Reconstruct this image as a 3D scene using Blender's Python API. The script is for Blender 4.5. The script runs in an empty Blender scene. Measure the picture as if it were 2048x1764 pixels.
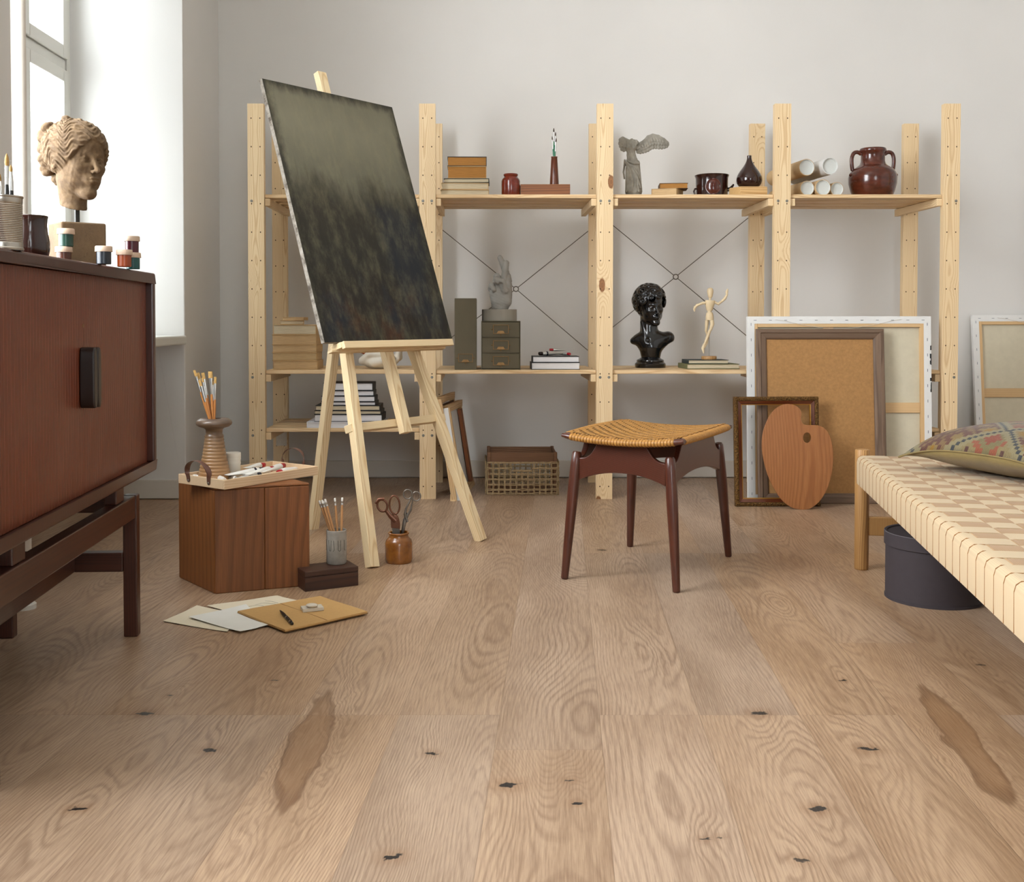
import bpy, bmesh, math, random
import numpy as np
from mathutils import Vector, Matrix, Euler, noise as mnoise

# ------------------------------------------------------------------ camera, sky, light, exposure
F_PX, CX, CY, CAM_H, TILT = 2137.0, 965.0, 694.7, 0.781, math.radians(1.5)
sc = bpy.context.scene
COL = sc.collection
cam_data = bpy.data.cameras.new('camera')
cam = bpy.data.objects.new('camera', cam_data); COL.objects.link(cam)
cam.location = (0, 0, CAM_H); cam.rotation_euler = (math.pi/2 - TILT, 0, 0)
cam_data.sensor_width = 36.0; cam_data.lens = F_PX/2048*36
cam_data.shift_x = (1024-CX)/2048; cam_data.shift_y = (CY-882)/2048
cam_data.clip_start = 0.02; cam_data.clip_end = 200
sc.camera = cam
sc.view_settings.view_transform = 'Standard'; sc.view_settings.look = 'None'
sc.view_settings.gamma = 1.0; sc.view_settings.use_curve_mapping = False
sc.view_settings.exposure = 0.12
sc.cycles.max_bounces = 7; sc.cycles.diffuse_bounces = 4; sc.cycles.glossy_bounces = 3; sc.cycles.transmission_bounces = 3; sc.cycles.transparent_max_bounces = 6
sc.cycles.sample_clamp_indirect = 6.0; sc.cycles.adaptive_threshold = 0.03
sc.cycles.caustics_reflective = False; sc.cycles.caustics_refractive = False

world = bpy.data.worlds.new('overcast_sky'); sc.world = world; world.use_nodes = True
_bg = world.node_tree.nodes['Background']
_bg.inputs[0].default_value = (0.91, 0.95, 1.0, 1); _bg.inputs[1].default_value = 10.0

def area(name, loc, rot, sx, sy, power=0, col=(1, 1, 1), portal=False):
    l = bpy.data.lights.new(name, 'AREA'); l.shape = 'RECTANGLE'; l.size = sx; l.size_y = sy
    l.energy = power; l.color = col
    if portal: l.cycles.is_portal = True
    o = bpy.data.objects.new(name, l); COL.objects.link(o); o.location = loc; o.rotation_euler = rot
    return o
# daylight portals in the window openings of the left wall (one seen, one nearer the camera)
WINS = [(4.10, 4.62), (1.10, 2.78)]
for y0, y1 in WINS:
    zt_ = 2.56 if y0 > 3 else 3.0
    area('daylight', (-1.90, (y0+y1)/2, (0.71+zt_)/2), (0, -math.pi/2, 0), zt_-0.71, y1-y0, 1.0, portal=True)
area('daylight', (0.9, -3.25, 1.75), (-math.pi/2, 0, 0), 1.3, 2.1, 1.0, portal=True)      # unseen window added behind the camera for frontal light

area('window_daylight', (-1.66, 1.94, 1.90), Euler((0, math.radians(-86), math.radians(14))), 2.1, 1.45, 125.0, (0.93, 0.96, 1.0))        # extra lamp added in the unseen nearer window opening to brighten the room
# lamp added only to brighten the house wall across the yard (it does not reach the window side of the room)
_sl = bpy.data.lights.new('added_sun', 'SUN'); _sl.energy = 3.2; _sl.angle = math.radians(8)
_so = bpy.data.objects.new('added_sun', _sl); COL.objects.link(_so); _so.location = (8, -4, 12)
_so.rotation_euler = Vector((-0.75, 0.35, -0.55)).to_track_quat('-Z', 'Y').to_euler()

# ------------------------------------------------------------------ pixel -> place helpers (camera model above)
def ray(px, py):
    xr = (px-CX)/F_PX; yd = (py-CY)/F_PX
    c, s = math.cos(TILT), math.sin(TILT)
    return Vector((xr, c - yd*s, -s - yd*c))
def AT(px, py, Y):
    r = ray(px, py); k = Y/r.y
    return Vector((r.x*k, Y, CAM_H + r.z*k))
def FZ(px, py, z=0.0):
    r = ray(px, py); k = (z-CAM_H)/r.z
    return Vector((r.x*k, r.y*k, z))
def S(Y): return Y/F_PX        # metres per pixel at depth Y

# ------------------------------------------------------------------ shader helpers
def hexc(h):
    if isinstance(h, (tuple, list)): return (h[0], h[1], h[2], 1)
    h = h.lstrip('#'); v = [int(h[i:i+2], 16)/255 for i in (0, 2, 4)]
    return tuple([(c/12.92 if c <= 0.04045 else ((c+0.055)/1.055)**2.4) for c in v]+[1])
class NT:
    def __init__(s, name):
        s.m = bpy.data.materials.new(name); s.m.use_nodes = True
        s.t = s.m.node_tree; s.N = s.t.nodes; s.L = s.t.links
        s.b = s.N['Principled BSDF']
    def node(s, ty, **p):
        n = s.N.new(ty)
        for k, v in p.items(): setattr(n, k, v)
        return n
    def put(s, sock, v):
        if v is None: return
        if isinstance(v, bpy.types.NodeSocket): s.L.new(v, sock)
        else: sock.default_value = v
    def ma(s, op, a, b=None, c=None, clamp=False):
        n = s.node('ShaderNodeMath', operation=op, use_clamp=clamp)
        s.put(n.inputs[0], a); s.put(n.inputs[1], b)
        if c is not None: s.put(n.inputs[2], c)
        return n.outputs[0]
    def vm(s, op, a, b=None, scale=None):
        n = s.node('ShaderNodeVectorMath', operation=op)
        s.put(n.inputs[0], a)
        if b is not None: s.put(n.inputs[1], b)
        if scale is not None: s.put(n.inputs['Scale'], scale)
        return n.outputs['Value'] if op in ('LENGTH', 'DOT_PRODUCT', 'DISTANCE') else n.outputs['Vector']
    def sep(s, v):
        n = s.node('ShaderNodeSeparateXYZ'); s.put(n.inputs[0], v); return n.outputs
    def comb(s, x=0.0, y=0.0, z=0.0):
        n = s.node('ShaderNodeCombineXYZ'); s.put(n.inputs[0], x); s.put(n.inputs[1], y); s.put(n.inputs[2], z); return n.outputs[0]
    def noise(s, v, scale=5.0, detail=2.0, rough=0.5, dist=0.0, col=False):
        n = s.node('ShaderNodeTexNoise'); s.put(n.inputs['Vector'], v); s.put(n.inputs['Scale'], scale)
        s.put(n.inputs['Detail'], detail); s.put(n.inputs['Roughness'], rough); s.put(n.inputs['Distortion'], dist)
        return n.outputs['Color'] if col else n.outputs['Fac']
    def white(s, v, dim='1D'):
        n = s.node('ShaderNodeTexWhiteNoise', noise_dimensions=dim)
        s.put(n.inputs['W'] if dim == '1D' else n.inputs['Vector'], v); return n.outputs
    def mr(s, v, a, b, c=0.0, d=1.0, smooth=True):
        n = s.node('ShaderNodeMapRange', interpolation_type='SMOOTHSTEP' if smooth else 'LINEAR')
        s.put(n.inputs[0], v)
        for i, q in enumerate((a, b, c, d)): s.put(n.inputs[i+1], q)
        return n.outputs[0]
    def mix(s, f, a, b, mode='MIX'):
        n = s.node('ShaderNodeMix', data_type='RGBA', blend_type=mode)
        s.put(n.inputs[0], f)
        s.put(n.inputs[6], hexc(a) if isinstance(a, (str, tuple)) else a)
        s.put(n.inputs[7], hexc(b) if isinstance(b, (str, tuple)) else b)
        return n.outputs[2]
    def ramp(s, f, stops, interp='LINEAR'):
        n = s.node('ShaderNodeValToRGB'); s.put(n.inputs[0], f); e = n.color_ramp; e.interpolation = interp
        while len(e.elements) < len(stops): e.elements.new(0.5)
        for el, (p, c) in zip(e.elements, stops): el.position = p; el.color = hexc(c)
        return n.outputs[0]
    def coord(s, which='Object'):
        return s.node('ShaderNodeTexCoord').outputs[which]
    def rnd(s): return s.node('ShaderNodeObjectInfo').outputs['Random']
    def bump(s, h, strength=0.3, dist=0.001):
        n = s.node('ShaderNodeBump'); s.put(n.inputs['Strength'], strength); s.put(n.inputs['Distance'], dist)
        s.put(n.inputs['Height'], h); s.L.new(n.outputs[0], s.b.inputs['Normal'])
    def done(s, col=None, rough=0.5, metal=0.0, coat=0.0, spec=None, coat_rough=0.1, sheen=0.0):
        if col is not None: s.put(s.b.inputs['Base Color'], hexc(col) if isinstance(col, (str, tuple)) else col)
        s.put(s.b.inputs['Roughness'], rough); s.put(s.b.inputs['Metallic'], metal)
        s.put(s.b.inputs['Coat Weight'], coat); s.put(s.b.inputs['Coat Roughness'], coat_rough)
        if sheen: s.put(s.b.inputs['Sheen Weight'], sheen)
        if spec is not None: s.put(s.b.inputs['Specular IOR Level'], spec)
        return s.m

def plain(name, c, rough=0.5, metal=0.0, var=0.08, scale=12.0, bump=0.0, bscale=200.0, coat=0.0, stretch=(1, 1, 1), sheen=0.0, spec=None, bdist=0.0005):
    """one coloured material with a soft mottling and an optional fine relief"""
    n = NT(name); P = n.vm('MULTIPLY', n.coord(), stretch)
    a = n.noise(P, scale, 4, 0.6)
    c0 = hexc(c); k = 1-var; k2 = 1+var
    col = n.ramp(a, [(0.3, (c0[0]*k, c0[1]*k, c0[2]*k)), (0.7, (min(1, c0[0]*k2), min(1, c0[1]*k2), min(1, c0[2]*k2)))])
    if bump: n.bump(n.noise(P, bscale, 3, 0.6), bump, bdist)
    return n.done(col, rough, metal, coat, sheen=sheen, spec=spec)

def wood(name, cols, axis='Z', ring=0.006, ctr=0.06, wob=0.03, wz=1.6, knots=None, rough=0.5, coat=0.0, fiber=0.25, contrast=1.0, tone=0.12, bump=0.15, spec=None):
    """ring-grown timber; the grain runs along one local axis; cols = light, mid, dark"""
    n = NT(name); X, Y, Z = n.sep(n.coord())[:3]
    if axis == 'X': X, Z = Z, X
    elif axis == 'Y': Y, Z = Z, Y
    r = n.rnd()
    w = n.white(r, '1D'); wc = n.sep(w['Color'])
    z = n.ma('ADD', Z, n.ma('MULTIPLY', r, 17.0))
    slow = n.comb(n.ma('MULTIPLY', X, 2.0), n.ma('MULTIPLY', Y, 2.0), n.ma('MULTIPLY', z, wz))
    nz = n.sep(n.noise(slow, 1.0, 2, 0.45, col=True))
    wx = n.ma('MULTIPLY', n.ma('SUBTRACT', nz[0], 0.5), wob*2)
    wy = n.ma('MULTIPLY', n.ma('SUBTRACT', nz[1], 0.5), wob*2)
    cx = n.ma('MULTIPLY', n.ma('SUBTRACT', wc[0], 0.5), ctr)
    cy = n.ma('ADD', n.ma('MULTIPLY', wc[1], ctr*0.7), ctr*0.25)
    dx = n.ma('ADD', n.ma('ADD', X, wx), cx); dy = n.ma('ADD', n.ma('ADD', Y, wy), cy)
    Fd = n.ma('SQRT', n.ma('ADD', n.ma('MULTIPLY', dx, dx), n.ma('MULTIPLY', dy, dy)))
    fib = n.noise(n.comb(n.ma('MULTIPLY', X, 1.0), n.ma('MULTIPLY', Y, 1.0), n.ma('MULTIPLY', z, 0.02)), 520.0, 3, 0.6)
    kmask = None
    if knots:
        ks, kt, kc = knots
        v = n.node('ShaderNodeTexVoronoi'); 
        n.put(v.inputs['Vector'], n.comb(n.ma('MULTIPLY', X, 7.0), n.ma('MULTIPLY', Y, 2.0), n.ma('MULTIPLY', z, ks)))
        v.inputs['Scale'].default_value = 1.0
        vd = n.ma('ADD', v.outputs['Distance'], n.ma('MULTIPLY', n.ma('SUBTRACT', n.noise(n.coord(), 60, 2), 0.5), 0.05))
        kmask = n.mr(vd, kt*0.8, kt, 1.0, 0.0)
        halo = n.mr(vd, 0.0, kt*3.2, 1.0, 0.0)
        Fd = n.ma('ADD', Fd, n.ma('MULTIPLY', halo, ring*4.5))
    ph = n.ma('FRACT', n.ma('DIVIDE', Fd, ring))
    li, mi, da = [hexc(c)[:3] for c in cols]
    def lerp(a, b, t): return tuple(a[i]*(1-t)+b[i]*t for i in range(3))
    col = n.ramp(ph, [(0.0, mi), (0.12, li), (0.55, li), (0.9, lerp(li, da, min(1, 0.85*contrast))), (1.0, mi)])
    col = n.mix(n.ma('MULTIPLY', n.mr(fib, 0.35, 0.7), fiber), col, tuple(lerp(mi, da, 0.6)))
    t1 = n.noise(n.comb(n.ma('MULTIPLY', X, 6.0), n.ma('MULTIPLY', Y, 6.0), n.ma('MULTIPLY', z, 1.2)), 1.5, 2)
    col = n.mix(n.ma('MULTIPLY', n.mr(t1, 0.35, 0.75), tone*2.5), col, tuple(mi))
    hv = n.node('ShaderNodeHueSaturation'); n.put(hv.inputs['Color'], col)
    n.put(hv.inputs['Value'], n.ma('ADD', 1.0-tone/2, n.ma('MULTIPLY', wc[2], tone))); col = hv.outputs[0]
    if kmask is not None:
        kr = n.ramp(n.ma('FRACT', n.ma('MULTIPLY', vd, 24.0)), [(0, kc), (1, lerp(hexc(kc)[:3], (0.02, 0.01, 0.005), 0.45))])
        col = n.mix(kmask, col, kr)
    if bump: n.bump(fib, bump, 0.0006)
    return n.done(col, rough, 0, coat, spec=spec)

# ------------------------------------------------------------------ mesh helpers
class MB:
    """collects shapes; build() links them as ONE mesh object"""
    def __init__(s): s.v = []; s.f = []; s.mi = []; s.cur = 0; s.M = Matrix()
    def mat(s, i): s.cur = i; return s
    def add(s, vs, fs):
        o = len(s.v); s.v += [tuple(s.M @ Vector(v)) for v in vs]
        s.f += [tuple(o+i for i in f) for f in fs]; s.mi += [s.cur]*len(fs); return s
    def box(s, x0, x1, y0, y1, z0, z1):
        vs = [(x, y, z) for z in (z0, z1) for y in (y0, y1) for x in (x0, x1)]
        return s.add(vs, [(0, 2, 3, 1), (4, 5, 7, 6), (0, 1, 5, 4), (2, 6, 7, 3), (0, 4, 6, 2), (1, 3, 7, 5)])
    def bar(s, p0, p1, w, t, up=(0, 0, 1)):
        p0 = Vector(p0); p1 = Vector(p1); d = (p1-p0).normalized(); u = Vector(up)
        a = d.cross(u).normalized(); b = a.cross(d).normalized()
        vs = [p+a*(i*w/2)+b*(j*t/2) for p in (p0, p1) for j in (-1, 1) for i in (-1, 1)]
        return s.add(vs, [(0, 1, 3, 2), (4, 6, 7, 5), (0, 4, 5, 1), (2, 3, 7, 6), (0, 2, 6, 4), (1, 5, 7, 3)])
    def loft(s, rings, caps=True, closed=True):
        n = len(rings[0]); vs = [p for r in rings for p in r]; fs = []
        for i in range(len(rings)-1):
            for j in range(n if closed else n-1):
                k = (j+1) % n
                fs.append((i*n+j, i*n+k, (i+1)*n+k, (i+1)*n+j))
        if caps and closed:
            fs.append(tuple(reversed(range(n)))); fs.append(tuple((len(rings)-1)*n+j for j in range(n)))
        return s.add(vs, fs)
    def lathe(s, prof, n=40, c=(0, 0, 0), a0=0.0, sx=1.0, sy=1.0, caps=True):
        c = Vector(c); rings = [[(c.x+r*sx*math.cos(a0+2*math.pi*j/n), c.y+r*sy*math.sin(a0+2*math.pi*j/n), c.z+z) for j in range(n)] for r, z in prof]
        return s.loft(rings, caps=caps)
    def tube(s, pts, r, n=8, flat=1.0, up=None, closed=False):
        pts = [Vector(p) for p in pts]; m = len(pts)
        rr = r if isinstance(r, (list, tuple)) else [r]*m
        rings = []; prev = Vector(up) if up else None
        for i, p in enumerate(pts):
            if closed: d = (pts[(i+1) % m]-pts[i-1]).normalized()
            else: d = (pts[min(i+1, m-1)]-pts[max(i-1, 0)]).normalized()
            if prev is None: prev = Vector((0, 0, 1)) if abs(d.z) < 0.9 else Vector((1, 0, 0))
            a = d.cross(prev); a = a.normalized() if a.length > 1e-6 else d.orthogonal().normalized()
            b = a.cross(d).normalized(); prev = b if up is None else Vector(up)
            rings.append([p+a*(rr[i]*math.cos(2*math.pi*j/n))+b*(rr[i]*flat*math.sin(2*math.pi*j/n)) for j in range(n)])
        if closed: rings.append(rings[0]); return s.loft(rings, caps=False)
        return s.loft(rings)
    def prism(s, poly, axis, a, b):
        """polygon (list of 2D) extruded along axis 'x','y','z' from a to b"""
        def P(q, t): return {'x': (t, q[0], q[1]), 'y': (q[0], t, q[1]), 'z': (q[0], q[1], t)}[axis]
        return s.loft([[P(q, a) for q in poly], [P(q, b) for q in poly]])
    def sphere(s, c, r, nu=16, nv=10, sc3=(1, 1, 1)):
        c = Vector(c); rings = []
        for i in range(nv+1):
            t = math.pi*i/nv; rr = max(1e-5, math.sin(t)); 
            rings.append([(c.x+r*sc3[0]*rr*math.cos(2*math.pi*j/nu), c.y+r*sc3[1]*rr*math.sin(2*math.pi*j/nu), c.z-r*sc3[2]*math.cos(t)) for j in range(nu)])
        return s.loft(rings, caps=False)
    def build(s, name, mats, parent=None, smooth=False, bevel=0.0, seg=2, origin=None, rot=None, sub=0, world=False):
        """origin/rot: verts are already local to it"""
        me = bpy.data.meshes.new(name); me.from_pydata(s.v, [], s.f)
        if not isinstance(mats, (list, tuple)): mats = [mats]
        for m in mats: me.materials.append(m)
        if len(mats) > 1: me.polygons.foreach_set('material_index', s.mi)
        bm = bmesh.new(); bm.from_mesh(me); bmesh.ops.remove_doubles(bm, verts=bm.verts, dist=1e-6)
        bmesh.ops.recalc_face_normals(bm, faces=bm.faces); bm.to_mesh(me); bm.free()
        o = bpy.data.objects.new(name, me); COL.objects.link(o)
        if parent is not None: o.parent = parent
        if origin is not None: o.location = origin
        if rot is not None: o.rotation_euler = rot
        if smooth:
            me.polygons.foreach_set('use_smooth', [True]*len(me.polygons))
            try: me.set_sharp_from_angle(angle=math.radians(40 if smooth is True else smooth))
            except Exception: pass
        if bevel:
            b = o.modifiers.new('bevel', 'BEVEL'); b.width = bevel; b.segments = seg; b.limit_method = 'ANGLE'; b.angle_limit = math.radians(35)
        if sub:
            q = o.modifiers.new('sub', 'SUBSURF'); q.levels = sub; q.render_levels = sub
        return o
def tag(o, label=None, cat=None, group=None, kind=None):
    if label: o['label'] = label
    if cat: o['category'] = cat
    if group: o['group'] = group
    if kind: o['kind'] = kind
    return o
def thing(name, loc, label, cat, group=None, rz=0.0):
    o = bpy.data.objects.new(name, None); COL.objects.link(o); o.location = loc; o.rotation_euler = (0, 0, rz)
    o.empty_display_size = 0.05
    return tag(o, label, cat, group)
def beam(name, p0, p1, w, t, mat, parent=None, up=(0, -1, 0), bevel=0.0015, extra=None, mats=None):
    """a squared timber whose local Z runs along its length (so the grain does too); w across, t along 'up'"""
    p0 = Vector(p0); p1 = Vector(p1); d = (p1-p0); L = d.length; d.normalize()
    u = Vector(up); a = u.cross(d).normalized(); b = d.cross(a).normalized()
    m = MB(); m.box(-w/2, w/2, -t/2, t/2, 0, L)
    if extra: extra(m, L)
    o = m.build(name, mats or mat, None, bevel=bevel)
    M = Matrix((( a.x, b.x, d.x, p0.x), (a.y, b.y, d.y, p0.y), (a.z, b.z, d.z, p0.z), (0, 0, 0, 1)))
    if parent is not None:
        o.parent = parent; bpy.context.view_layer.update(); o.matrix_basis = parent.matrix_world.inverted() @ M
    else: o.matrix_basis = M
    return o
def copy_tree(o, parent=None):
    c = o.copy(); COL.objects.link(c)
    if parent is not None: c.parent = parent
    for ch in list(o.children): copy_tree(ch, c)
    return c
def bez(pts, n=8):
    """Catmull-Rom through 2D/3D points"""
    P = [Vector(p) for p in pts]; out = []
    for i in range(len(P)-1):
        a = P[max(i-1, 0)]; b = P[i]; c = P[i+1]; d = P[min(i+2, len(P)-1)]
        for k in range(n):
            t = k/n; out.append(0.5*((2*b)+(c-a)*t+(2*a-5*b+4*c-d)*t*t+(3*b-a-3*c+d)*t**3))
    out.append(P[-1]); return out
def plate(outer, holes, thick, name, mat, parent=None, bevel=0.0):
    """flat shape with holes in local XY, extruded by thick along Z (from 0)"""
    cu = bpy.data.curves.new('tmp', 'CURVE'); cu.dimensions = '2D'; cu.fill_mode = 'BOTH'; cu.extrude = thick/2 - bevel
    cu.bevel_depth = bevel; cu.bevel_resolution = 1
    for poly in [outer]+holes:
        sp = cu.splines.new('POLY'); sp.points.add(len(poly)-1)
        for p, q in zip(sp.points, poly): p.co = (q[0], q[1], 0, 1)
        sp.use_cyclic_u = True
    t = bpy.data.objects.new('tmp', cu); COL.objects.link(t); bpy.context.view_layer.update()
    me = bpy.data.meshes.new_from_object(t.evaluated_get(bpy.context.evaluated_depsgraph_get()))
    bpy.data.objects.remove(t); bpy.data.curves.remove(cu)
    for v in me.vertices: v.co.z += thick/2
    me.name = name; me.materials.clear(); me.materials.append(mat)
    o = bpy.data.objects.new(name, me); COL.objects.link(o)
    if parent is not None: o.parent = parent
    return o

# ------------------------------------------------------------------ signed-distance sculpting (surface nets)
def surf_net(fn, lo, hi, res):
    lo = np.array(lo, float); hi = np.array(hi, float)
    n = np.maximum(4, np.ceil((hi-lo)/res).astype(int))+1
    ax = [np.linspace(lo[i], hi[i], n[i]) for i in range(3)]
    P = np.stack(np.meshgrid(*ax, indexing='ij'), -1).astype(np.float32)
    V = fn(P); step = (hi-lo)/(n-1)
    I = V < 0; c = np.zeros(tuple(n-1)+(3,), np.float32); cnt = np.zeros(tuple(n-1), np.float32)
    def sl(o): return tuple(slice(o[k], n[k]-1+o[k]) for k in range(3))
    corners = [(i, j, k) for i in (0, 1) for j in (0, 1) for k in (0, 1)]
    for a in corners:
        for d in range(3):
            if a[d]: continue
            b = list(a); b[d] = 1
            va = V[sl(a)]; vb = V[sl(b)]; m = (I[sl(a)] != I[sl(b)])
            t = np.where(m, va/np.where(m, va-vb, 1), 0)
            for q in range(3):
                c[..., q] += np.where(m, a[q]+(t if q == d else 0), 0)
            cnt += m
    act = cnt > 0; idx = -np.ones(act.shape, np.int64); idx[act] = np.arange(act.sum())
    ii = np.argwhere(act); vs = lo+(ii+c[act]/cnt[act][:, None])*step
    faces = []
    for d in range(3):
        e, f = (d+1) % 3, (d+2) % 3
        s0 = [slice(None)]*3; s1 = [slice(None)]*3
        s0[d] = slice(0, n[d]-1); s1[d] = slice(1, n[d])
        m = I[tuple(s0)] != I[tuple(s1)]; inside = I[tuple(s0)]
        g = np.argwhere(m); ok = (g[:, e] > 0) & (g[:, f] > 0) & (g[:, e] < n[e]-1) & (g[:, f] < n[f]-1); g = g[ok]
        fl = inside[tuple(g.T)]
        def cell(de, df):
            h = g.copy(); h[:, e] += de; h[:, f] += df; return idx[tuple(h.T)]
        q = np.stack([cell(-1, -1), cell(0, -1), cell(0, 0), cell(-1, 0)], 1)
        q[~fl] = q[~fl][:, ::-1]; faces.append(q)
    return vs, np.concatenate(faces)
def sculpt(name, fn, lo, hi, res, mat, parent=None, smooth_it=1):
    vs, fs = surf_net(fn, lo, hi, res)
    me = bpy.data.meshes.new(name); me.from_pydata(vs.tolist(), [], fs.tolist()); me.validate()
    me.polygons.foreach_set('use_smooth', [True]*len(me.polygons)); me.materials.append(mat)
    o = bpy.data.objects.new(name, me); COL.objects.link(o)
    if parent is not None: o.parent = parent
    if smooth_it:
        s = o.modifiers.new('smooth', 'SMOOTH'); s.factor = 0.5; s.iterations = smooth_it
    return o
def smin(a, b, k): h = np.clip(0.5+0.5*(b-a)/k, 0, 1); return b*(1-h)+a*h-k*h*(1-h)
def smax(a, b, k): return -smin(-a, -b, k)
def sdE(P, c, r, rot=None):
    q = P-np.array(c, np.float32)
    if rot is not None: q = q @ np.array(Euler(rot).to_matrix(), np.float32)
    r = np.array(r, np.float32); k0 = np.linalg.norm(q/r, axis=-1); k1 = np.linalg.norm(q/(r*r), axis=-1)
    return k0*(k0-1)/np.maximum(k1, 1e-6)
def sdS(P, c, r): return np.linalg.norm(P-np.array(c, np.float32), axis=-1)-r
def sdC(P, a, b, r1, r2=None):
    a = np.array(a, np.float32); b = np.array(b, np.float32); r2 = r1 if r2 is None else r2
    ab = b-a; h = np.clip(((P-a) @ ab)/max(1e-9, float(ab @ ab)), 0, 1)
    return np.linalg.norm(P-a-h[..., None]*ab, axis=-1)-(r1+(r2-r1)*h)
def sdB(P, c, r, rd=0.0):
    q = np.abs(P-np.array(c, np.float32))-(np.array(r, np.float32)-rd)
    return np.linalg.norm(np.maximum(q, 0), axis=-1)+np.minimum(q.max(-1), 0)-rd
def chain(P, pts, rs, k):
    d = None
    for i in range(len(pts)-1):
        e = sdC(P, pts[i], pts[i+1], rs[i], rs[i+1]); d = e if d is None else smin(d, e, k)
    return d
# ------------------------------------------------------------------ materials
M = {}
def build_materials():
    # plaster
    for nm, c in (('wall', '#dddad6'), ('ceil', '#e4e0d8')):
        n = NT('plaster_'+nm); P = n.coord()
        a = n.noise(P, 1.3, 3, 0.6); c0 = hexc(c)
        col = n.ramp(a, [(0.3, tuple(x*0.96 for x in c0[:3])), (0.7, tuple(min(1, x*1.02) for x in c0[:3]))])
        n.bump(n.noise(P, 7.0, 5, 0.55), 0.12, 0.01)
        M[nm] = n.done(col, 0.75, spec=0.3)
    M['white_paint'] = plain('white_gloss_paint', '#dcdbd4', 0.35, var=0.02, scale=3)
    M['skirting'] = plain('skirting_paint', '#cfc8bd', 0.5, var=0.02, scale=3)
    n = NT('window_glass'); tr = n.node('ShaderNodeBsdfTransparent'); tr.inputs[0].default_value = (0.95, 0.97, 0.965, 1)
    gl = n.node('ShaderNodeBsdfGlossy'); gl.inputs['Roughness'].default_value = 0.02; ge = n.node('ShaderNodeNewGeometry'); cs_ = n.ma('ABSOLUTE', n.vm('DOT_PRODUCT', ge.outputs['Normal'], ge.outputs['Incoming'])); fr_ = n.ma('MULTIPLY_ADD', n.ma('POWER', n.ma('SUBTRACT', 1.0, cs_, clamp=True), 5.0), 0.6, 0.03)
    mx = n.node('ShaderNodeMixShader'); n.put(mx.inputs[0], fr_); n.put(mx.inputs[1], tr.outputs[0]); n.put(mx.inputs[2], gl.outputs[0])
    n.L.new(mx.outputs[0], n.N['Material Output'].inputs[0]); M['glass'] = n.m
    n = NT('old_stucco'); P = n.coord(); a = n.noise(P, 0.9, 8, 0.7)
    M['stucco'] = n.done(n.ramp(a, [(0.3, '#9a9994'), (0.5, '#bdbcb8'), (0.7, '#d2d2ce')]), 0.9)
    # timbers
    M['pine'] = wood('knotty_pine', ('#e8cfa6', '#dcbd90', '#c39a69'), 'Z', 0.0055, 0.05, 0.022, 2.2, knots=(3.1, 0.105, '#a06c40'), rough=0.55, tone=0.14, fiber=0.12, contrast=0.75)
    M['pine_shelf'] = wood('pine_slats', ('#e4c79c', '#d8b483', '#b58a5a'), 'Z', 0.0055, 0.06, 0.025, 1.6, knots=(2.2, 0.085, '#9c683c'), rough=0.55, tone=0.16, fiber=0.14, contrast=0.8)
    M['easel'] = wood('clear_pine', ('#e9d4ac', '#ddc092', '#c09a66'), 'Z', 0.0045, 0.05, 0.03, 1.8, rough=0.5, tone=0.1, fiber=0.12, contrast=0.8)
    M['teak_door'] = wood('teak_veneer', ('#743519', '#632a13', '#44190b'), 'Z', 0.007, 0.08, 0.03, 0.8, rough=0.42, tone=0.1, fiber=0.5, contrast=0.6, coat=0.08)
    M['teak'] = wood('dark_teak', ('#472215', '#3b1b10', '#27110a'), 'Z', 0.006, 0.05, 0.02, 0.8, rough=0.36, tone=0.08, fiber=0.4, contrast=0.6, coat=0.15)
    M['stool_wood'] = wood('polished_teak', ('#532819', '#451f13', '#2e120b'), 'Z', 0.005, 0.05, 0.015, 0.9, rough=0.32, tone=0.08, fiber=0.35, contrast=0.5, coat=0.25)
    M['walnut'] = wood('walnut_block', ('#875127', '#70401a', '#48250c'), 'Z', 0.030, 0.10, 0.10, 0.9, rough=0.5, tone=0.2, fiber=0.5, contrast=0.45)
    M['walnut_dark'] = wood('dark_walnut', ('#4a2b1b', '#3a2015', '#25130c'), 'X', 0.006, 0.05, 0.02, 1.0, rough=0.5, fiber=0.4)
    M['tray_wood'] = wood('pale_birch', ('#dfc3a0', '#d2b18b', '#c09a70'), 'X', 0.006, 0.05, 0.02, 1.0, rough=0.5, fiber=0.2, contrast=0.5)
    M['box_wood'] = wood('brown_box_wood', ('#8a552c', '#784522', '#5a3015'), 'X', 0.006, 0.05, 0.02, 1.0, rough=0.5, fiber=0.3)
    M['light_box'] = wood('light_pine_block', ('#d5b07a', '#c79c62', '#a87c45'), 'X', 0.006, 0.05, 0.02, 1.0, rough=0.55, fiber=0.2)
    M['palette'] = wood('oak_palette', ('#ab7040', '#995f32', '#7a4a24'), 'Y', 0.010, 0.1, 0.05, 1.2, rough=0.45, fiber=0.6, contrast=0.55)
    M['grey_oak'] = wood('grey_brown_frame', ('#7c6450', '#6c5442', '#4c392b'), 'Z', 0.005, 0.05, 0.02, 1.0, rough=0.55, fiber=0.4)
    M['bar_pine'] = wood('stretcher_pine', ('#dcbb8d', '#cfa975', '#b48a57'), 'Z', 0.005, 0.05, 0.02, 1.0, rough=0.6, fiber=0.2)
    M['bar_x'] = wood('stretcher_pine_across', ('#dcbb8d', '#cfa975', '#b48a57'), 'X', 0.005, 0.05, 0.02, 1.0, rough=0.6, fiber=0.2)
    M['bar_y'] = wood('stretcher_pine_upright', ('#dcbb8d', '#cfa975', '#b48a57'), 'Y', 0.005, 0.05, 0.02, 1.0, rough=0.6, fiber=0.2)
    M['apron'] = wood('teak_apron', ('#532819', '#451f13', '#2e120b'), 'X', 0.005, 0.05, 0.015, 0.9, rough=0.32, tone=0.08, fiber=0.35, contrast=0.5, coat=0.25)
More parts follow.
